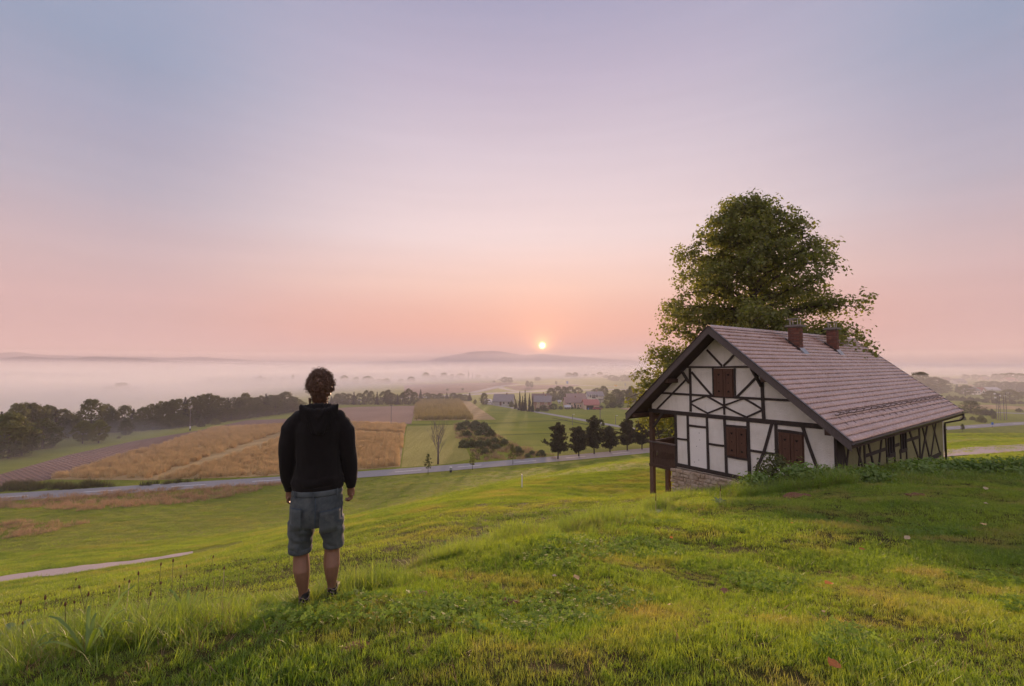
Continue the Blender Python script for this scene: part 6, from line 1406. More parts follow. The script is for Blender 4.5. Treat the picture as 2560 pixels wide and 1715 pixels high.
    # ---- shoes
    for s, (cx, hz_, fy) in ((-1, (X(267), Z(1487), .01)), (1, (X(445), Z(1462), .03))):
        so = MB(); ang_ = -s * .0
        pts = [(-.062, .030, .085), (-.040, .038, .100), (.0, .041, .092), (.06, .042, .074), (.11, .046, .055), (.16, .046, .042), (.20, .036, .030)]
        vv = []; n_ = 14
        for y_, w, t_ in pts:
            for k in range(n_):
                a = 2 * math.pi * k / n_; vv.append((cx + s * .10 * max(0, y_) + math.cos(a) * w, fy + y_, hz_ + t_ / 2 + math.sin(a) * t_ / 2 + .012))
        so.add(vv, [(i * n_ + k, i * n_ + (k + 1) % n_, (i + 1) * n_ + (k + 1) % n_, (i + 1) * n_ + k) for i in range(len(pts) - 1) for k in range(n_)] + [tuple(range(n_))[::-1], tuple(range((len(pts) - 1) * n_, len(pts) * n_))])
        ell_tube(so, [(cx, fy + .005, hz_ + .06, .040, .055), (cx, fy + .0, hz_ + .10, .041, .052), (cx - s * .003, fy - .002, hz_ + .122, .042, .050)], 14)
        shoe = link('shoe', remeshed(so, .006, 2, 'shoe', M_shoe), root)
        sl = MB(); sl.add([(cx + s * .10 * max(0, y_) + sx * (w + .004), fy + y_ * 1.03, hz_ + zz) for zz in (0, .024) for y_, w, t_ in pts for sx in (-1, 1)], [])
        k = len(pts); b0 = 0
        for i in range(k - 1):
            sl.f += [(2 * i, 2 * i + 2, 2 * i + 3, 2 * i + 1), (2 * k + 2 * i, 2 * k + 2 * i + 1, 2 * k + 2 * i + 3, 2 * k + 2 * i + 2), (2 * i, 2 * k + 2 * i, 2 * k + 2 * i + 2, 2 * i + 2), (2 * i + 1, 2 * i + 3, 2 * k + 2 * i + 3, 2 * k + 2 * i + 1)]
        sl.f += [(0, 1, 2 * k + 1, 2 * k), (2 * k - 2, 4 * k - 2, 4 * k - 1, 2 * k - 1)]
        sl.build('sole', M_sole, shoe)
        for zz in (.045, .066, .09): MB().tube([(cx + math.cos(a) * .0425, fy - .012 + math.sin(a) * .053, hz_ + zz + .008 * math.cos(a * 3)) for a in np.linspace(math.pi * 1.08, math.pi * 1.92, 9)], .003, 5).build('shoe_stripe', M_shoe2, shoe)
build_person()
# ------------------------------------------------------------------ grass: tufts scattered over the hillside (uncountable: stuff)
def blade_mat(name, g1, g2, dry, dry_amt, trans=0.55, tint=(1.55, 1.5, 0.7), dry_scale=0.55, rnd=0.35, stretch=(1, 1, 1), ns=0.35):
    b = NB(name); v = b.pos(); oi = b.n('ObjectInfo')
    n1 = b.noise(b.pos(stretch, rot=(0, 0, R(12))), ns, 5, 0.65); nd = b.noise(b.pos((1, 1.3, 1)), dry_scale, 5, 0.65); nf = b.noise(v, 30, 2, .5)
    c = b.mix(b.maprange(n1, 0.36, 0.66), g1, g2)
    c = b.mix(b.math('MULTIPLY', oi.outputs['Random'], rnd), c, tuple(0.55 * x for x in g1))
    c = b.mix(b.math('MULTIPLY', b.maprange(nf, .45, .7), .55), c, tuple(min(1, 1.45 * x) for x in g2))
    c = b.mix(b.math('MULTIPLY', b.maprange(b.noise(v, 11, 2, .5), .52, .72), .5), c, tuple(.5 * x for x in g1))
    c = b.mix(b.math('MULTIPLY', b.maprange(nd, 1 - dry_amt - .12, 1 - dry_amt + .12), .7), c, dry)
    b.leafy(c, b.mix(1.0, c, tint, 'MULTIPLY'), trans, 0.45, 0.05); return b.m
M_lawn = blade_mat('lawn_blades', (0.135, 0.24, 0.026), (0.28, 0.37, 0.038), (0.40, 0.30, 0.12), 0.41, trans=0.47, dry_scale=0.8)
M_long = blade_mat('long_grass_blades', (0.15, 0.24, 0.032), (0.24, 0.32, 0.045), (0.36, 0.33, 0.13), 0.34)
M_slope = blade_mat('slope_blades', (0.10, 0.18, 0.024), (0.28, 0.37, 0.042), (0.34, 0.29, 0.09), 0.42, dry_scale=0.18, stretch=(.30, 1.5, 1), ns=.55)
M_clover = leaf_mat('clover_leaves', (0.16, 0.26, 0.03), (0.21, 0.31, 0.035), (0.19, 0.28, 0.035), 0.5, 1.5, 3.0, 0.03)
M_straw = blade_mat('straw_blades', (0.24, 0.16, 0.08), (0.32, 0.22, 0.12), (0.30, 0.24, 0.14), 0.4, 0.4, (1.2, 1.1, .9))
def blades(n, radius, h0, h1, width, bend, rng_, segs=2, lean=0.25):
    a = rng_.uniform(0, 6.28, n); r = radius * np.sqrt(rng_.uniform(0, 1, n)); base = np.stack([np.cos(a) * r, np.sin(a) * r, np.full(n, -.012)], -1)
    h = rng_.uniform(h0, h1, n); yaw = rng_.uniform(0, 6.28, n); fwd = np.stack([np.cos(yaw), np.sin(yaw), np.zeros(n)], -1); side = np.stack([-np.sin(yaw), np.cos(yaw), np.zeros(n)], -1)
    bd = rng_.uniform(.2, 1.0, n) * bend * h; ln = rng_.normal(0, lean, n) * h
    vs_ = []; w = width * rng_.uniform(.7, 1.3, n)
    for s in range(segs + 1):
        t = s / segs; c = base + np.array([0, 0, 1.0]) * (h * (t - .18 * t * t * (bd / (h + 1e-6))))[:, None] + fwd * (bd * t * t + ln * t)[:, None]; ww = (w * (1 - t) ** .7 * .5)[:, None]
        if s < segs: vs_ += [c - side * ww, c + side * ww]
        else: vs_ += [c]
    k = 2 * segs + 1; V = np.stack(vs_, 1).reshape(-1, 3); off = (np.arange(n) * k)[:, None]; F = []
    for s in range(segs - 1): F += [off + np.array([2 * s, 2 * s + 1, 2 * s + 3]), off + np.array([2 * s, 2 * s + 3, 2 * s + 2])]
    F.append(off + np.array([2 * segs - 2, 2 * segs - 1, 2 * segs])); return V, np.concatenate(F)
def clover(n, radius, rng_):
    V = []; F = []; nb = 0
    for k in range(n):
        a = rng_.uniform(0, 6.28); r = radius * math.sqrt(rng_.random()); c = np.array([math.cos(a) * r, math.sin(a) * r, rng_.uniform(.018, .05)]); s = rng_.uniform(.008, .014); y0 = rng_.uniform(0, 6.28); tl = rng_.normal(0, .3, 2)
        for j in range(3):
            y = y0 + j * 2.094; d = np.array([math.cos(y), math.sin(y), 0]); p = np.array([-math.sin(y), math.cos(y), 0])
            q = [c, c + d * s * .8 + p * s * .65, c + d * s * 1.5, c + d * s * .8 - p * s * .65]
            for x_ in q: V.append(x_ + np.array([0, 0, (x_ - c)[:2] @ tl]))
            F.append([nb, nb + 1, nb + 2]); F.append([nb, nb + 2, nb + 3]); nb += 4
    return np.array(V), np.array(F)
TUFTS = {}
def tuft_set(key, makers):
    c = bpy.data.collections.new('tufts_' + key)
    for i, (vf, mat) in enumerate(makers):
        o = bpy.data.objects.new(f'{key}_tuft', mesh_np(f'{key}_tuft', vf[0], vf[1], mat)); c.objects.link(o)
    TUFTS[key] = (c, len(makers))
g = np.random.default_rng(3)
tuft_set('lawn', [(blades(46, .055, .014, .052, .0034, .55, g, 2), M_lawn) for _ in range(5)] + [(blades(30, .05, .03, .070, .0034, .6, g, 2), M_lawn) for _ in range(2)])
tuft_set('straw', [(blades(9, .05, .02, .07, .0026, .9, g, 2, .8), M_straw) for _ in range(4)])
tuft_set('clover', [(clover(22, .07, g), M_clover) for _ in range(3)])
tuft_set('lawnfar', [(blades(70, .13, .02, .070, .0060, .55, g, 2), M_lawn) for _ in range(6)])
tuft_set('long', [(blades(34, .07, .07, .24, .0050, .75, g, 3, .35), M_long) for _ in range(5)] + [(blades(12, .05, .16, .36, .0075, .5, g, 3, .3), M_long), (blades(16, .06, .10, .26, .0035, .8, g, 3, .5), M_straw), (clover(30, .10, g), M_clover)])
tuft_set('slope', [(blades(60, .34, .05, .14, .014, .7, g, 2, .4), M_slope) for _ in range(6)])
tuft_set('slopefar', [(blades(60, .9, .07, .20, .035, .7, g, 2, .4), M_slope) for _ in range(6)])
tuft_set('rough', [(blades(50, .8, .35, .75, .03, .6, g, 2, .35), M_straw) for _ in range(5)])

def scatter(name, key, pts, scales, tilt=0.15, seed=1, sink=0.0, weights=None):
    """points with rotation, scale and tuft choice as attributes; geometry nodes put a tuft on each"""
    coll, nv = TUFTS[key]; n = len(pts); r_ = np.random.default_rng(seed)
    me = bpy.data.meshes.new(name); me.vertices.add(n); me.vertices.foreach_set('co', np.asarray(pts, dtype=np.float32).ravel())
    rot = np.stack([r_.normal(0, tilt, n), r_.normal(0, tilt, n), r_.uniform(0, 6.28, n)], -1).astype(np.float32)
    a = me.attributes.new('rot', 'FLOAT_VECTOR', 'POINT'); a.data.foreach_set('vector', rot.ravel())
    a = me.attributes.new('scl', 'FLOAT', 'POINT'); a.data.foreach_set('value', np.asarray(scales, dtype=np.float32))
    a = me.attributes.new('pick', 'INT', 'POINT'); a.data.foreach_set('value', (r_.integers(0, nv, n) if weights is None else r_.choice(nv, n, p=weights)).astype(np.int32))
    o = link(name, me); tag(o, kind='stuff')
    ng = bpy.data.node_groups.new(name, 'GeometryNodeTree')
    ng.interface.new_socket('Geometry', in_out='INPUT', socket_type='NodeSocketGeometry'); ng.interface.new_socket('Geometry', in_out='OUTPUT', socket_type='NodeSocketGeometry')
    gi = ng.nodes.new('NodeGroupInput'); go = ng.nodes.new('NodeGroupOutput'); ip = ng.nodes.new('GeometryNodeInstanceOnPoints'); ci = ng.nodes.new('GeometryNodeCollectionInfo')
    ci.inputs['Collection'].default_value = coll; ci.inputs['Separate Children'].default_value = True; ci.inputs['Reset Children'].default_value = True
    ip.inputs['Pick Instance'].default_value = True
    def attr(nm, t):
        q_ = ng.nodes.new('GeometryNodeInputNamedAttribute'); q_.data_type = t; q_.inputs[0].default_value = nm; return q_.outputs[0]
    ng.links.new(gi.outputs[0], ip.inputs['Points']); ng.links.new(ci.outputs[0], ip.inputs['Instance']); ng.links.new(attr('pick', 'INT'), ip.inputs['Instance Index'])
    er = ng.nodes.new('FunctionNodeEulerToRotation'); ng.links.new(attr('rot', 'FLOAT_VECTOR'), er.inputs[0]); ng.links.new(er.outputs[0], ip.inputs['Rotation'])
    cx = ng.nodes.new('ShaderNodeCombineXYZ'); sa = attr('scl', 'FLOAT')
    for i in range(3): ng.links.new(sa, cx.inputs[i])
    ng.links.new(cx.outputs[0], ip.inputs['Scale']); ng.links.new(ip.outputs[0], go.inputs[0])
    md = o.modifiers.new('scatter', 'NODES'); md.node_group = ng
    return o
def fan(n, d0, d1, x0, x1, r_):
    """random points in the view fan: depth between d0 and d1, x/depth between x0 and x1, even per square metre"""
    d = np.sqrt(r_.uniform(d0 * d0, d1 * d1, n)); k = r_.uniform(x0, x1, n); return k * d, d
def noise2(x, y, s, seed=0.0): return np.array([noise.noise(Vector((a * s + seed, b_ * s, seed))) for a, b_ in zip(x, y)])
# line along which the long verge grass grows (edge of the knoll)
VERGE_PX = [(-250, 1690, 2.7), (0, 1640, 2.95), (200, 1600, 3.15), (430, 1575, 3.3), (700, 1530, 3.5), (880, 1480, 4.1), (1080, 1412, 5.5), (1280, 1356, 7.1), (1480, 1310, 9.2), (1640, 1275, 11.8)]
VERGE = np.array([tuple(at(*p)) for p in VERGE_PX] + [(6.5, 15.0, 0), (9.0, 16.5, 0), (14, 18, 0), (40, 22, 0)])
def verge_dist(x, y):
    """signed distance beyond the verge line (+ = downhill side), by depth"""
    return y - np.interp(x, VERGE[:, 0], VERGE[:, 1])
def on_ground(x, y, dz=0.0): return np.stack([x, y, H(x, y) + dz], -1)
def off_things(x, y):
    """keep grass out of the house"""
    lx = (x - HO.x) * math.cos(-HRZ) - (y - HO.y) * math.sin(-HRZ); ly = (x - HO.x) * math.sin(-HRZ) + (y - HO.y) * math.cos(-HRZ)
    return ~((lx > GW - .1) & (lx < .02) & (ly > -.1) & (ly < WL))
def off_path(x, y):
    return (np.abs(y - np.interp(x, [p.x for p in path_pts], [p.y for p in path_pts])) > np.interp(x, [-40, -15], [2.7, 1.7])) | (x > -18)
r_ = np.random.default_rng(77); GD = GRASS
x, y = fan(int(46000 * GD), 1.1, 6.2, -2.2, 2.6, r_); vd = verge_dist(x, y); k = vd < 1.0
scatter('lawn_grass', 'lawn', on_ground(x[k], y[k]), r_.uniform(.7, 1.3, k.sum()) * (1 + .6 * noise2(x[k], y[k], 1.3, 3)), .2, 1)
k2 = k & (r_.random(len(x)) < .10)
scatter('lawn_grass', 'straw', on_ground(x[k2], y[k2]), r_.uniform(.7, 1.3, k2.sum()), .3, 14)
x, y = fan(int(27000 * GD), 5.4, 16.5, -.75, 1.85, r_); vd = verge_dist(x, y); k = (vd < .5) & off_things(x, y)
scatter('lawn_grass', 'lawnfar', on_ground(x[k], y[k]), r_.uniform(.7, 1.3, k.sum()) * (1 + .6 * noise2(x[k], y[k], .7, 5)), .15, 2)
x, y = fan(int(9000 * GD), 1.75, 8.5, -1.28, 1.28, r_); k = (verge_dist(x, y) < .3) & (noise2(x, y, .75, 31) > .24)
scatter('clover_patch', 'clover', on_ground(x[k], y[k]), r_.uniform(.7, 1.3, k.sum()), .15, 12)
# long grass along the verge: thick near the line, thinning downhill
n = int(11000 * GD); t = r_.uniform(0, 1, n) ** 1.2; vx = VERGE[0, 0] + (3.9 - VERGE[0, 0]) * t; w = .28 + .05 * np.interp(vx, VERGE[:, 0], VERGE[:, 1])
vy = np.interp(vx, VERGE[:, 0], VERGE[:, 1]) + r_.normal(.22, 1, n) * w * .75; k = off_things(vx, vy)
dens = noise2(vx, vy, .9, 9); k &= dens > -.28
scatter('verge_grass', 'long', on_ground(vx[k], vy[k]), r_.uniform(.55, 1.15, k.sum()) * np.interp(vx[k], [-3.3, -2.2, -1.0, 1.5, 5], [.5, .68, .9, 1.0, 1.05]) * (1 + .6 * dens[k]), .22, 3)
# slope beyond the verge
x, y = fan(int(46000 * GD), 4.0, 46, -1.30, .42, r_); vd = verge_dist(x, y); k = (vd > .25) & off_things(x, y) & off_path(x, y)
scatter('slope_grass', 'slope', on_ground(x[k], y[k]), r_.uniform(.6, 1.1, k.sum()) * np.interp(np.hypot(x[k], y[k]), [4, 14, 46], [.42, .68, 1.05]), .12, 4)
x, y = fan(int(20000 * GD), 13, 60, .42, 1.3, r_); k = off_things(x, y)
k &= ~((np.abs(y - np.interp(x, [38, 60], [43, 47])) < 5) & (x > 32))
scatter('slope_grass', 'slope', on_ground(x[k], y[k]), r_.uniform(.7, 1.2, k.sum()), .12, 5)
x, y = fan(int(26000 * GD), 42, 118, -1.32, 1.3, r_); k = (y < np.interp(x, ROAD_X, ROAD_Y) - 4.6) & (H(x, y) > -.3)
pth = off_path(x, y)
scatter('fairway_grass', 'slopefar', on_ground(x[k & pth], y[k & pth]), r_.uniform(.5, .9, (k & pth).sum()), .08, 6)
# ---- crops
tuft_set('maize', [(blades(60, .70, 1.15, 1.5, .045, .25, g, 3, .12), M_maize) for _ in range(5)])
tuft_set('maize_olive', [(blades(30, .75, 1.8, 2.7, .11, .4, g, 3, .2), M_maize2) for _ in range(5)])
tuft_set('wild', [(blades(46, .7, .35, .85, .035, .6, g, 2, .4), M_rough) for _ in range(5)])
tuft_set('reed', [(blades(46, .7, .7, 1.5, .05, .5, g, 2, .4), M_reed) for _ in range(5)])
def inside(x, y, poly):
    c = np.zeros(len(x), dtype=bool); n_ = len(poly); j = n_ - 1
    for i in range(n_):
        xi, yi = poly[i].x, poly[i].y; xj, yj = poly[j].x, poly[j].y
        c ^= ((yi > y) != (yj > y)) & (x < (xj - xi) * (y - yi) / (yj - yi + 1e-12) + xi); j = i
    return c
def fill(name, key, pxs, per_m2, s0, s1, rows=None, seed=0, hill=False, tilt=.06):
    poly = [ground_at(*p) if hill else zp(*p) for p in pxs]; r2 = np.random.default_rng(seed); X0 = min(p.x for p in poly); X1 = max(p.x for p in poly); Y0 = min(p.y for p in poly); Y1 = max(p.y for p in poly)
    n_ = int((X1 - X0) * (Y1 - Y0) * per_m2); x = r2.uniform(X0, X1, n_); y = r2.uniform(Y0, Y1, n_)
    if rows:
        a, gap = rows; u = x * math.cos(a) + y * math.sin(a); v = -x * math.sin(a) + y * math.cos(a); u = np.round(u / gap) * gap + r2.normal(0, gap * .08, n_); x = u * math.cos(a) - v * math.sin(a); y = u * math.sin(a) + v * math.cos(a)
    k = inside(x, y, poly); print(name, k.sum()); scatter(name, key, on_ground(x[k], y[k]), r2.uniform(s0, s1, k.sum()), tilt, seed)
fill('maize_field', 'maize', [(128, 1196), (391, 1116), (535, 1072), (701, 1064), (883, 1059), (1013, 1062), (1008, 1083), (880, 1075), (706, 1078), (534, 1138), (370, 1196)], .9, .85, 1.0, (R(-35), 1.2), 1)
fill('maize_field', 'maize', [(396, 1199), (553, 1149), (718, 1089), (880, 1082), (1007, 1088), (999, 1166), (899, 1174), (640, 1191)], .95, .8, .95, (R(14), 1.2), 2)
fill('maize_field', 'maize_olive', [(1043, 1005), (1150, 1003), (1185, 1049), (1034, 1051)], .55, .85, 1.05, (R(10), 1.5), 3)
fill('wild_grass', 'wild', [(-150, 1256), (0, 1247.5), (400, 1223), (707, 1207), (707, 1213), (615, 1234), (430, 1263), (200, 1279), (0, 1272), (-150, 1268)], 1.3, .7, 1.1, None, 4, True)
fill('wild_grass', 'wild', [(-80, 1306), (0, 1304), (150, 1306), (222, 1309), (130, 1331), (0, 1350), (-80, 1362)], 1.3, .6, .95, None, 5, True)
fill('reed_strip', 'reed', [(-150, 1222), (0, 1213), (180, 1211), (295, 1216), (200, 1222), (0, 1231), (-150, 1240)], 1.3, .8, 1.2, None, 6)
fill('reed_strip', 'reed', [(341, 1213), (420, 1206), (510, 1200), (500, 1205), (420, 1211), (345, 1217)], 1.2, .6, .9, None, 7)
fill('scrub_grass', 'wild', [(1135, 1058), (1200, 1055), (1240, 1085), (1300, 1115), (1390, 1140), (1390, 1146), (1190, 1153), (1172, 1120), (1140, 1095)], .5, .7, 1.2, None, 8)
fill('scrub_grass', 'reed', [(1140, 1060), (1200, 1057), (1240, 1085), (1270, 1110), (1330, 1142), (1190, 1150), (1172, 1120), (1143, 1095)], .25, .6, 1.0, None, 9)
# ------------------------------------------------------------------ foreground plants and fallen leaves
M_seed = plain('plantain_seed_head', (0.13, 0.065, 0.035), 0.9, 0.3, 90, 0.002)
M_stalk = plain('plantain_stalk', (0.16, 0.17, 0.05), 0.8, 0.2, 20)
M_drystalk = plain('dry_stalk', (0.55, 0.45, 0.26), 0.8, 0.15, 20)
rd = random.Random(31)
def plantain(h, seed):
    r_p = random.Random(seed); lean = Vector((r_p.gauss(0, .10), r_p.gauss(0, .06), 1)).normalized(); pts = [Vector((0, 0, -.03))]; d = lean.copy()
    for i in range(5): d = (d + Vector((r_p.gauss(0, .03), r_p.gauss(0, .03), 0))).normalized(); pts.append(pts[-1] + d * (h / 5))
    a = MB().tube(pts, [.0021] * 6, 5).mesh('stalk', M_drystalk if seed % 9 == 4 else M_stalk, True); l = r_p.uniform(.018, .036); t = pts[-1]
    b_ = MB().tube([t, t + d * l * .2, t + d * l * .6, t + d * l], [.0028, .0062, .0058, .0018], 7).mesh('seed_head', M_seed, True); return a, b_
PV = [plantain(.22 + .028 * k, k) for k in range(10)]
spots = [(105, 1565), (185, 1570), (215, 1560), (100, 1590), (150, 1572), (260, 1550), (300, 1545), (330, 1540), (372, 1530), (420, 1520), (455, 1520), (480, 1500), (505, 1500), (530, 1492), (470, 1540), (545, 1500), (560, 1490), (600, 1480), (640, 1470), (660, 1465), (690, 1455), (710, 1450), (40, 1600), (20, 1575), (70, 1560), (130, 1545), (240, 1540), (285, 1560), (345, 1560), (390, 1550), (430, 1545), (500, 1530), (520, 1515), (575, 1510), (615, 1500), (650, 1490), (685, 1480), (235, 1580), (310, 1575), (60, 1625), (410, 1565), (450, 1560), (555, 1530), (590, 1470), (625, 1455), (725, 1440), (490, 1555), (365, 1580), (200, 1600), (160, 1610)]
for k, (px, py) in enumerate(sorted(spots)):
    g_ = ground_at(px + rd.uniform(-6, 6), py); a, b_ = PV[rd.randrange(10)]; o = empty('plantain', g_, rd.uniform(-.6, .6)); s = rd.uniform(.8, 1.15); o.scale = (s, s, s); link('stalk', a, o); link('seed_head', b_, o)
    tag(o, f'{ORD[k]} plantain stem from the left, brown seed head, in long grass left of the man', 'plant', 'plantain stems in the verge')
# broad-leaved weeds
def rosette(seed, n, l, w, mat, up=.6, name='leaves'):
    r_p = random.Random(seed); mb = MB()
    for k in range(n):
        a = k * 2.399 + r_p.uniform(-.3, .3); ln = l * r_p.uniform(.6, 1.1); ww = w * r_p.uniform(.7, 1.1); ri = up * r_p.uniform(.6, 1.2); d = Vector((math.cos(a), math.sin(a), 0)); s_ = Vector((-math.sin(a), math.cos(a), 0)); vv = []
        for i in range(6):
            t = i / 5; c = d * ln * t + Vector((0, 0, ln * (ri * t - .55 * ri * t * t * t))); wd = ww * math.sin(math.pi * min(1, t * .82 + .12)) * .5; vv += [c - s_ * wd + Vector((0, 0, wd * .35)), c, c + s_ * wd + Vector((0, 0, wd * .35))]
        mb.add(vv, [(i * 3 + j, i * 3 + j + 1, i * 3 + j + 4, i * 3 + j + 3) for i in range(5) for j in range(2)])
    return mb.mesh(name, mat, True)
M_dock = leaf_mat('dock_leaves', (0.11, 0.18, 0.05), (0.15, 0.22, 0.06), (0.14, 0.19, 0.09), 0.35, 1.4, 4.0, 0.10)
def weed(px, py, l, n, w, up, lab, mat=M_dock, stem=0.0, seed=0):
    g_ = ground_at(px, py); o = empty('dock_plant', g_, rd.uniform(0, 6)); link('leaves', rosette(seed, n, l, w, mat, up), o)
    if stem: MB().tube([(0, 0, 0), (.01, 0, stem * .6), (.03, .01, stem)], [.006, .005, .003], 5).build('stem', M_drystalk, o); MB().tube([(.015, 0, stem * .7), (.03, .01, stem)], [.012, .006], 5).build('seed_spike', M_seed, o)
    return tag(o, lab, 'plant', 'broad-leaved weeds')
weed(1640, 1290, .26, 9, .09, .9, 'broad-leaved dock plant on the knoll edge below the porch', stem=.5, seed=1)
weed(1800, 1262, .22, 8, .09, 1.0, 'pale broad-leaved plant in front of the stone foundation', stem=.45, seed=2)
weed(1318, 1318, .20, 6, .11, 1.1, 'bluish dock leaves on the knoll edge in the middle of the picture', seed=3)
weed(1415, 1312, .20, 8, .05, 1.5, 'upright narrow-leaved weed right of the bluish dock leaves', M_weed, seed=4)
weed(1115, 1372, .22, 14, .05, .9, 'ferny weed on the knoll edge right of the man', M_weed, seed=5)
weed(1210, 1350, .24, 14, .05, .9, 'second ferny weed on the knoll edge, nearer the house', M_weed, seed=6)
weed(470, 1560, .26, 10, .022, 1.6, 'clump of broad grass-like leaves in the verge left of the man', M_weed, seed=7)
weed(215, 1640, .30, 10, .024, 1.5, 'large clump of strap-shaped leaves at the lower left', M_weed, seed=8)
weed(140, 1560, .16, 16, .05, .8, 'dark leafy weed among the plantain stems at lower left', M_dock, seed=9)
weed(40, 1600, .18, 16, .06, .7, 'dark leafy weed at the left edge of the picture', M_dock, seed=10)
# weeds and bushes round the house
def bushlet(px, depth, r, h, mat, lab, seed, name='weed_bush'):
    p = at(px, 1200, depth); p.z = Hs(p.x, p.y); o = empty(name, p, rd.uniform(0, 6)); link('foliage', shrub_mesh(seed, mat, r, h, 46, 26, .075), o); link('stem', stem_mesh(seed, h * .6, 5), o); return tag(o, lab, 'bush', 'weeds round the house')
bushlet(1940, 14.6, .75, 1.0, M_oak, 'dark leafy bush growing against the wall below the right shutters', 401)
bushlet(1890, 13.9, .5, .55, M_weed, 'small bright bush left of the dark bush by the wall', 402)
bushlet(2010, 13.4, .6, .55, M_weed, 'bright green weeds right of the dark bush by the wall', 403)
bushlet(2090, 13.6, .6, .42, M_weed, 'low weeds in front of the house corner post', 404)
bushlet(2170, 13.4, .6, .40, M_weed, 'low weeds in front of the shaded side wall', 405)
for k, (px, dp, r, h) in enumerate([(2290, 15.2, .7, .30), (2340, 15.6, .8, .34), (2395, 15.6, .8, .34), (2445, 15.4, .9, .36), (2495, 15.0, .9, .40), (2545, 14.8, 1.0, .42), (2600, 14.8, 1.0, .45)]):
    bushlet(px, dp, r, h, M_weed, f'{ORD[k]} leafy weed bush from the left in the low hedge right of the house', 410 + k)
# tall grass mound in front of the wall
n = int(1500 * GRASS); pxs = r_.uniform(1835, 2140, n); dps = r_.uniform(12.7, 14.6, n) + (pxs - 1835) / 305 * -.2; P = [at(a, 1200, d) for a, d in zip(pxs, dps)]; xx = np.array([p.x for p in P]); yy = np.array([p.y for p in P])
scatter('tall_grass', 'long', on_ground(xx, yy), r_.uniform(.9, 1.9, n) * (1 + .5 * noise2(xx, yy, .8, 2)), .2, 21)
n = int(900 * GRASS); pxs = r_.uniform(2240, 2900, n); P = [at(a, 1200, d) for a, d in zip(pxs, r_.uniform(13.6, 18, n))]; xx = np.array([p.x for p in P]); yy = np.array([p.y for p in P])
scatter('tall_grass', 'long', on_ground(xx, yy), r_.uniform(.8, 1.5, n), .2, 22)
n = int(500 * GRASS); pxs = r_.uniform(1650, 1850, n); P = [at(a, 1200, d) for a, d in zip(pxs, r_.uniform(14, 19, n))]; xx = np.array([p.x for p in P]); yy = np.array([p.y for p in P])
scatter('tall_grass', 'long', on_ground(xx, yy), r_.uniform(.8, 1.4, n), .2, 23)
# tufts of longer grass dotted over the lawn
for k, (px, py, n_, s0) in enumerate([(1660, 1300, 60, 1.2), (1780, 1265, 60, 1.3), (1870, 1258, 40, 1.0), (1500, 1330, 40, .8), (1560, 1310, 40, .8), (1400, 1350, 60, .7), (1250, 1390, 50, .7), (980, 1470, 50, .7), (2250, 1240, 40, .8), (2350, 1260, 30, .7)]):
    c = ground_at(px, py); w_ = .05 * c.y; xx = c.x + r_.normal(0, w_, n_); yy = c.y + r_.normal(0, w_ * .6, n_); scatter('grass_tuft', 'long', on_ground(xx, yy), r_.uniform(.5, 1.0, n_) * s0, .2, 30 + k)
# fallen leaves
def leaf_litter(name, c): return plain(name, c, 0.7, 0.25, 25, 0.002)
LM = {'orange': leaf_litter('orange_leaf', (0.62, 0.20, 0.035)), 'tan': leaf_litter('tan_leaf', (0.55, 0.36, 0.17)), 'pale': leaf_litter('pale_leaf', (0.42, 0.32, 0.20)), 'brown': leaf_litter('brown_leaf', (0.22, 0.10, 0.06)), 'red': leaf_litter('red_brown_leaf', (0.36, 0.12, 0.03))}
def fallen(seed, mat, s):
    r_p = random.Random(seed); n_ = 7; vv = []
    for i in range(n_):
        t = i / (n_ - 1); w_ = s * .42 * math.sin(math.pi * min(1, t * .9 + .06)) * r_p.uniform(.85, 1.1); z = .012 + .25 * s * math.sin(t * 3.0 + seed) * .5; cu_ = .3 * s * r_p.uniform(.3, 1)
        vv += [(s * (t - .5), -w_, z + cu_ * .5), (s * (t - .5), 0, z), (s * (t - .5), w_, z + cu_ * .6)]
    mb = MB(); mb.add(vv, [(i * 3 + j, i * 3 + j + 1, i * 3 + j + 4, i * 3 + j + 3) for i in range(n_ - 1) for j in range(2)]); blade = mb.mesh('blade', mat, True)
    st = MB().tube([(s * .5, 0, .015), (s * .7, .01 * s, .02), (s * .85, .05 * s, .012)], [.0016, .0014, .001], 5).mesh('stem', LM['brown']); return blade, st
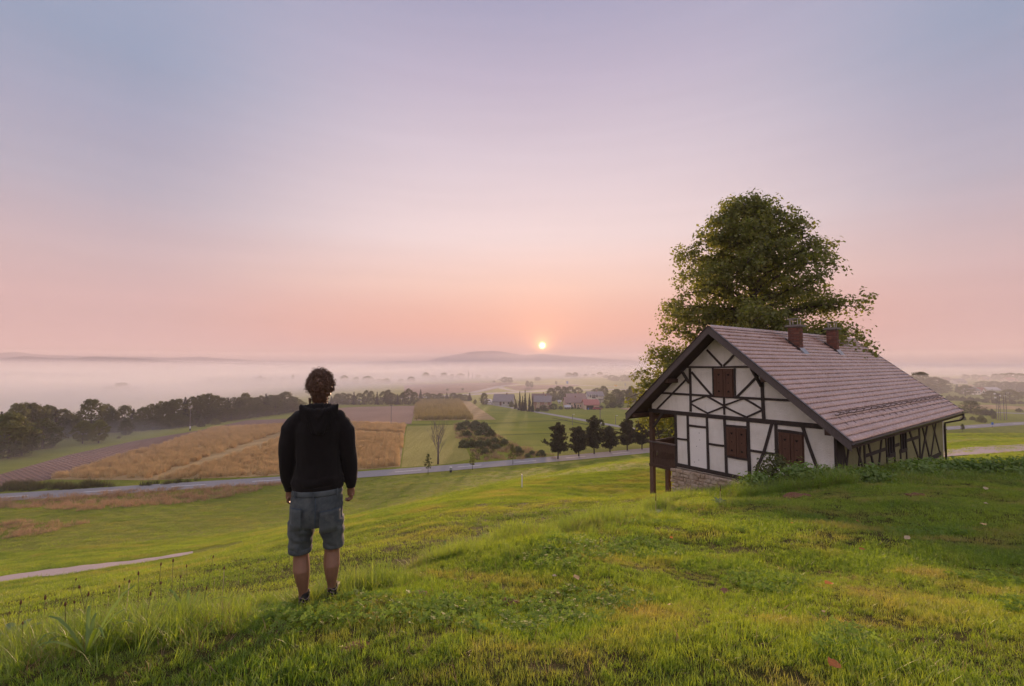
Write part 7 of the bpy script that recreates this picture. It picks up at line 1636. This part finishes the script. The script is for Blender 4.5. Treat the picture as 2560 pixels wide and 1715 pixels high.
for k, (px, py, c, wpx, lab) in enumerate([
        (2072, 1474, 'orange', 28, 'bright orange fallen leaf, the largest on the lawn at right'), (2085, 1686, 'red', 46, 'curled red-brown fallen leaf at the bottom of the picture'), (2250, 1622, 'brown', 18, 'small dark brown leaf sunk in the grass at lower right'), (2459, 1320, 'tan', 17, 'tan oval leaf on the lawn near the right edge'),
        (2268, 1355, 'pale', 27, 'pale long leaf on the lawn right of the middle'), (2464, 1228, 'pale', 22, 'whitish leaf near the hedge at the right'), (2466, 1268, 'pale', 20, 'whitish leaf below the other one near the right edge'), (1387, 1453, 'pale', 20, 'pinkish pale leaf in the middle of the lawn'), (1440, 1457, 'tan', 24, 'tan dry leaf right of the pinkish pale leaf'),
        (1678, 1354, 'orange', 13, 'small orange leaf below the dock plant'), (1811, 1489, 'brown', 24, 'dark brown curled leaf in the middle right lawn'), (1674, 1528, 'tan', 12, 'little tan leaf left of the dark brown curled one'), (1980, 1318, 'orange', 8, 'tiny orange leaf on the lawn below the tall grass'), (2156, 1386, 'red', 16, 'red-brown crumpled leaf right of the middle lawn'), (2145, 1313, 'red', 14, 'small red-brown leaf below the pale weeds'), (2060, 1545, 'tan', 12, 'small tan leaf under the bright orange one'), (1758, 1306, 'orange', 6, 'tiny orange speck of a leaf near the knoll edge')]):
    g_ = ground_at(px, py); s = wpx / FPX * g_.y * (.55 if c == 'pale' else .8); a, b_ = fallen(k, LM[c], s); o = empty('fallen_leaf', g_ + Vector((0, 0, .035 if g_.y < 6 else .05)), rd.uniform(-.5, .5)); o.rotation_euler = (rd.uniform(-.2, .45), rd.uniform(-.25, .25), rd.uniform(-.7, .7)); link('blade', a, o); link('stem', b_, o); tag(o, lab, 'leaf', 'fallen leaves on the lawn')
# crumbs of bare earth
M_earth = plain('bare_earth', (0.16, 0.075, 0.04), 0.95, 0.35, 20, 0.01)
def clod(seed, s):
    r_p = random.Random(seed); bm = bmesh.new(); bmesh.ops.create_icosphere(bm, subdivisions=3, radius=1)
    for v_ in bm.verts:
        d = 1 + .35 * noise.noise(v_.co * 1.7 + Vector((seed, 0, 0))) + .22 * noise.noise(v_.co * 4.5 + Vector((0, seed, 0))); v_.co = Vector((v_.co.x * d * s, v_.co.y * d * s * .7, v_.co.z * d * s * .26))
    me = bpy.data.meshes.new('soil_clod'); bm.to_mesh(me); bm.free(); me.materials.append(M_earth); return me
for k, (px, py, w, lab) in enumerate([(890, 1618, 34, 'brown lump of bare earth on the lawn below the man'), (1040, 1490, 30, 'long brown earth patch on the lawn right of the man'), (942, 1507, 16, 'small brown earth lump just right of the man'), (1325, 1350, 12, 'tiny dark earth lump on the knoll edge'), (1265, 1507, 30, 'flat earthy patch in the middle of the lawn'), (2000, 1243, 34, 'flat dark earth streak below the tall grass'), (2290, 1240, 24, 'flat dark earth patch right of the tall grass'), (900, 1600, 14, 'small earth crumb above the brown lump')]):
    g_ = ground_at(px, py); o = link('soil_clod', clod(k, w / FPX * g_.y)); o.location = g_ + Vector((0, 0, -.005)); o.rotation_euler = (0, 0, rd.uniform(-.4, .4)); tag(o, lab, 'earth', 'earth lumps on the lawn')
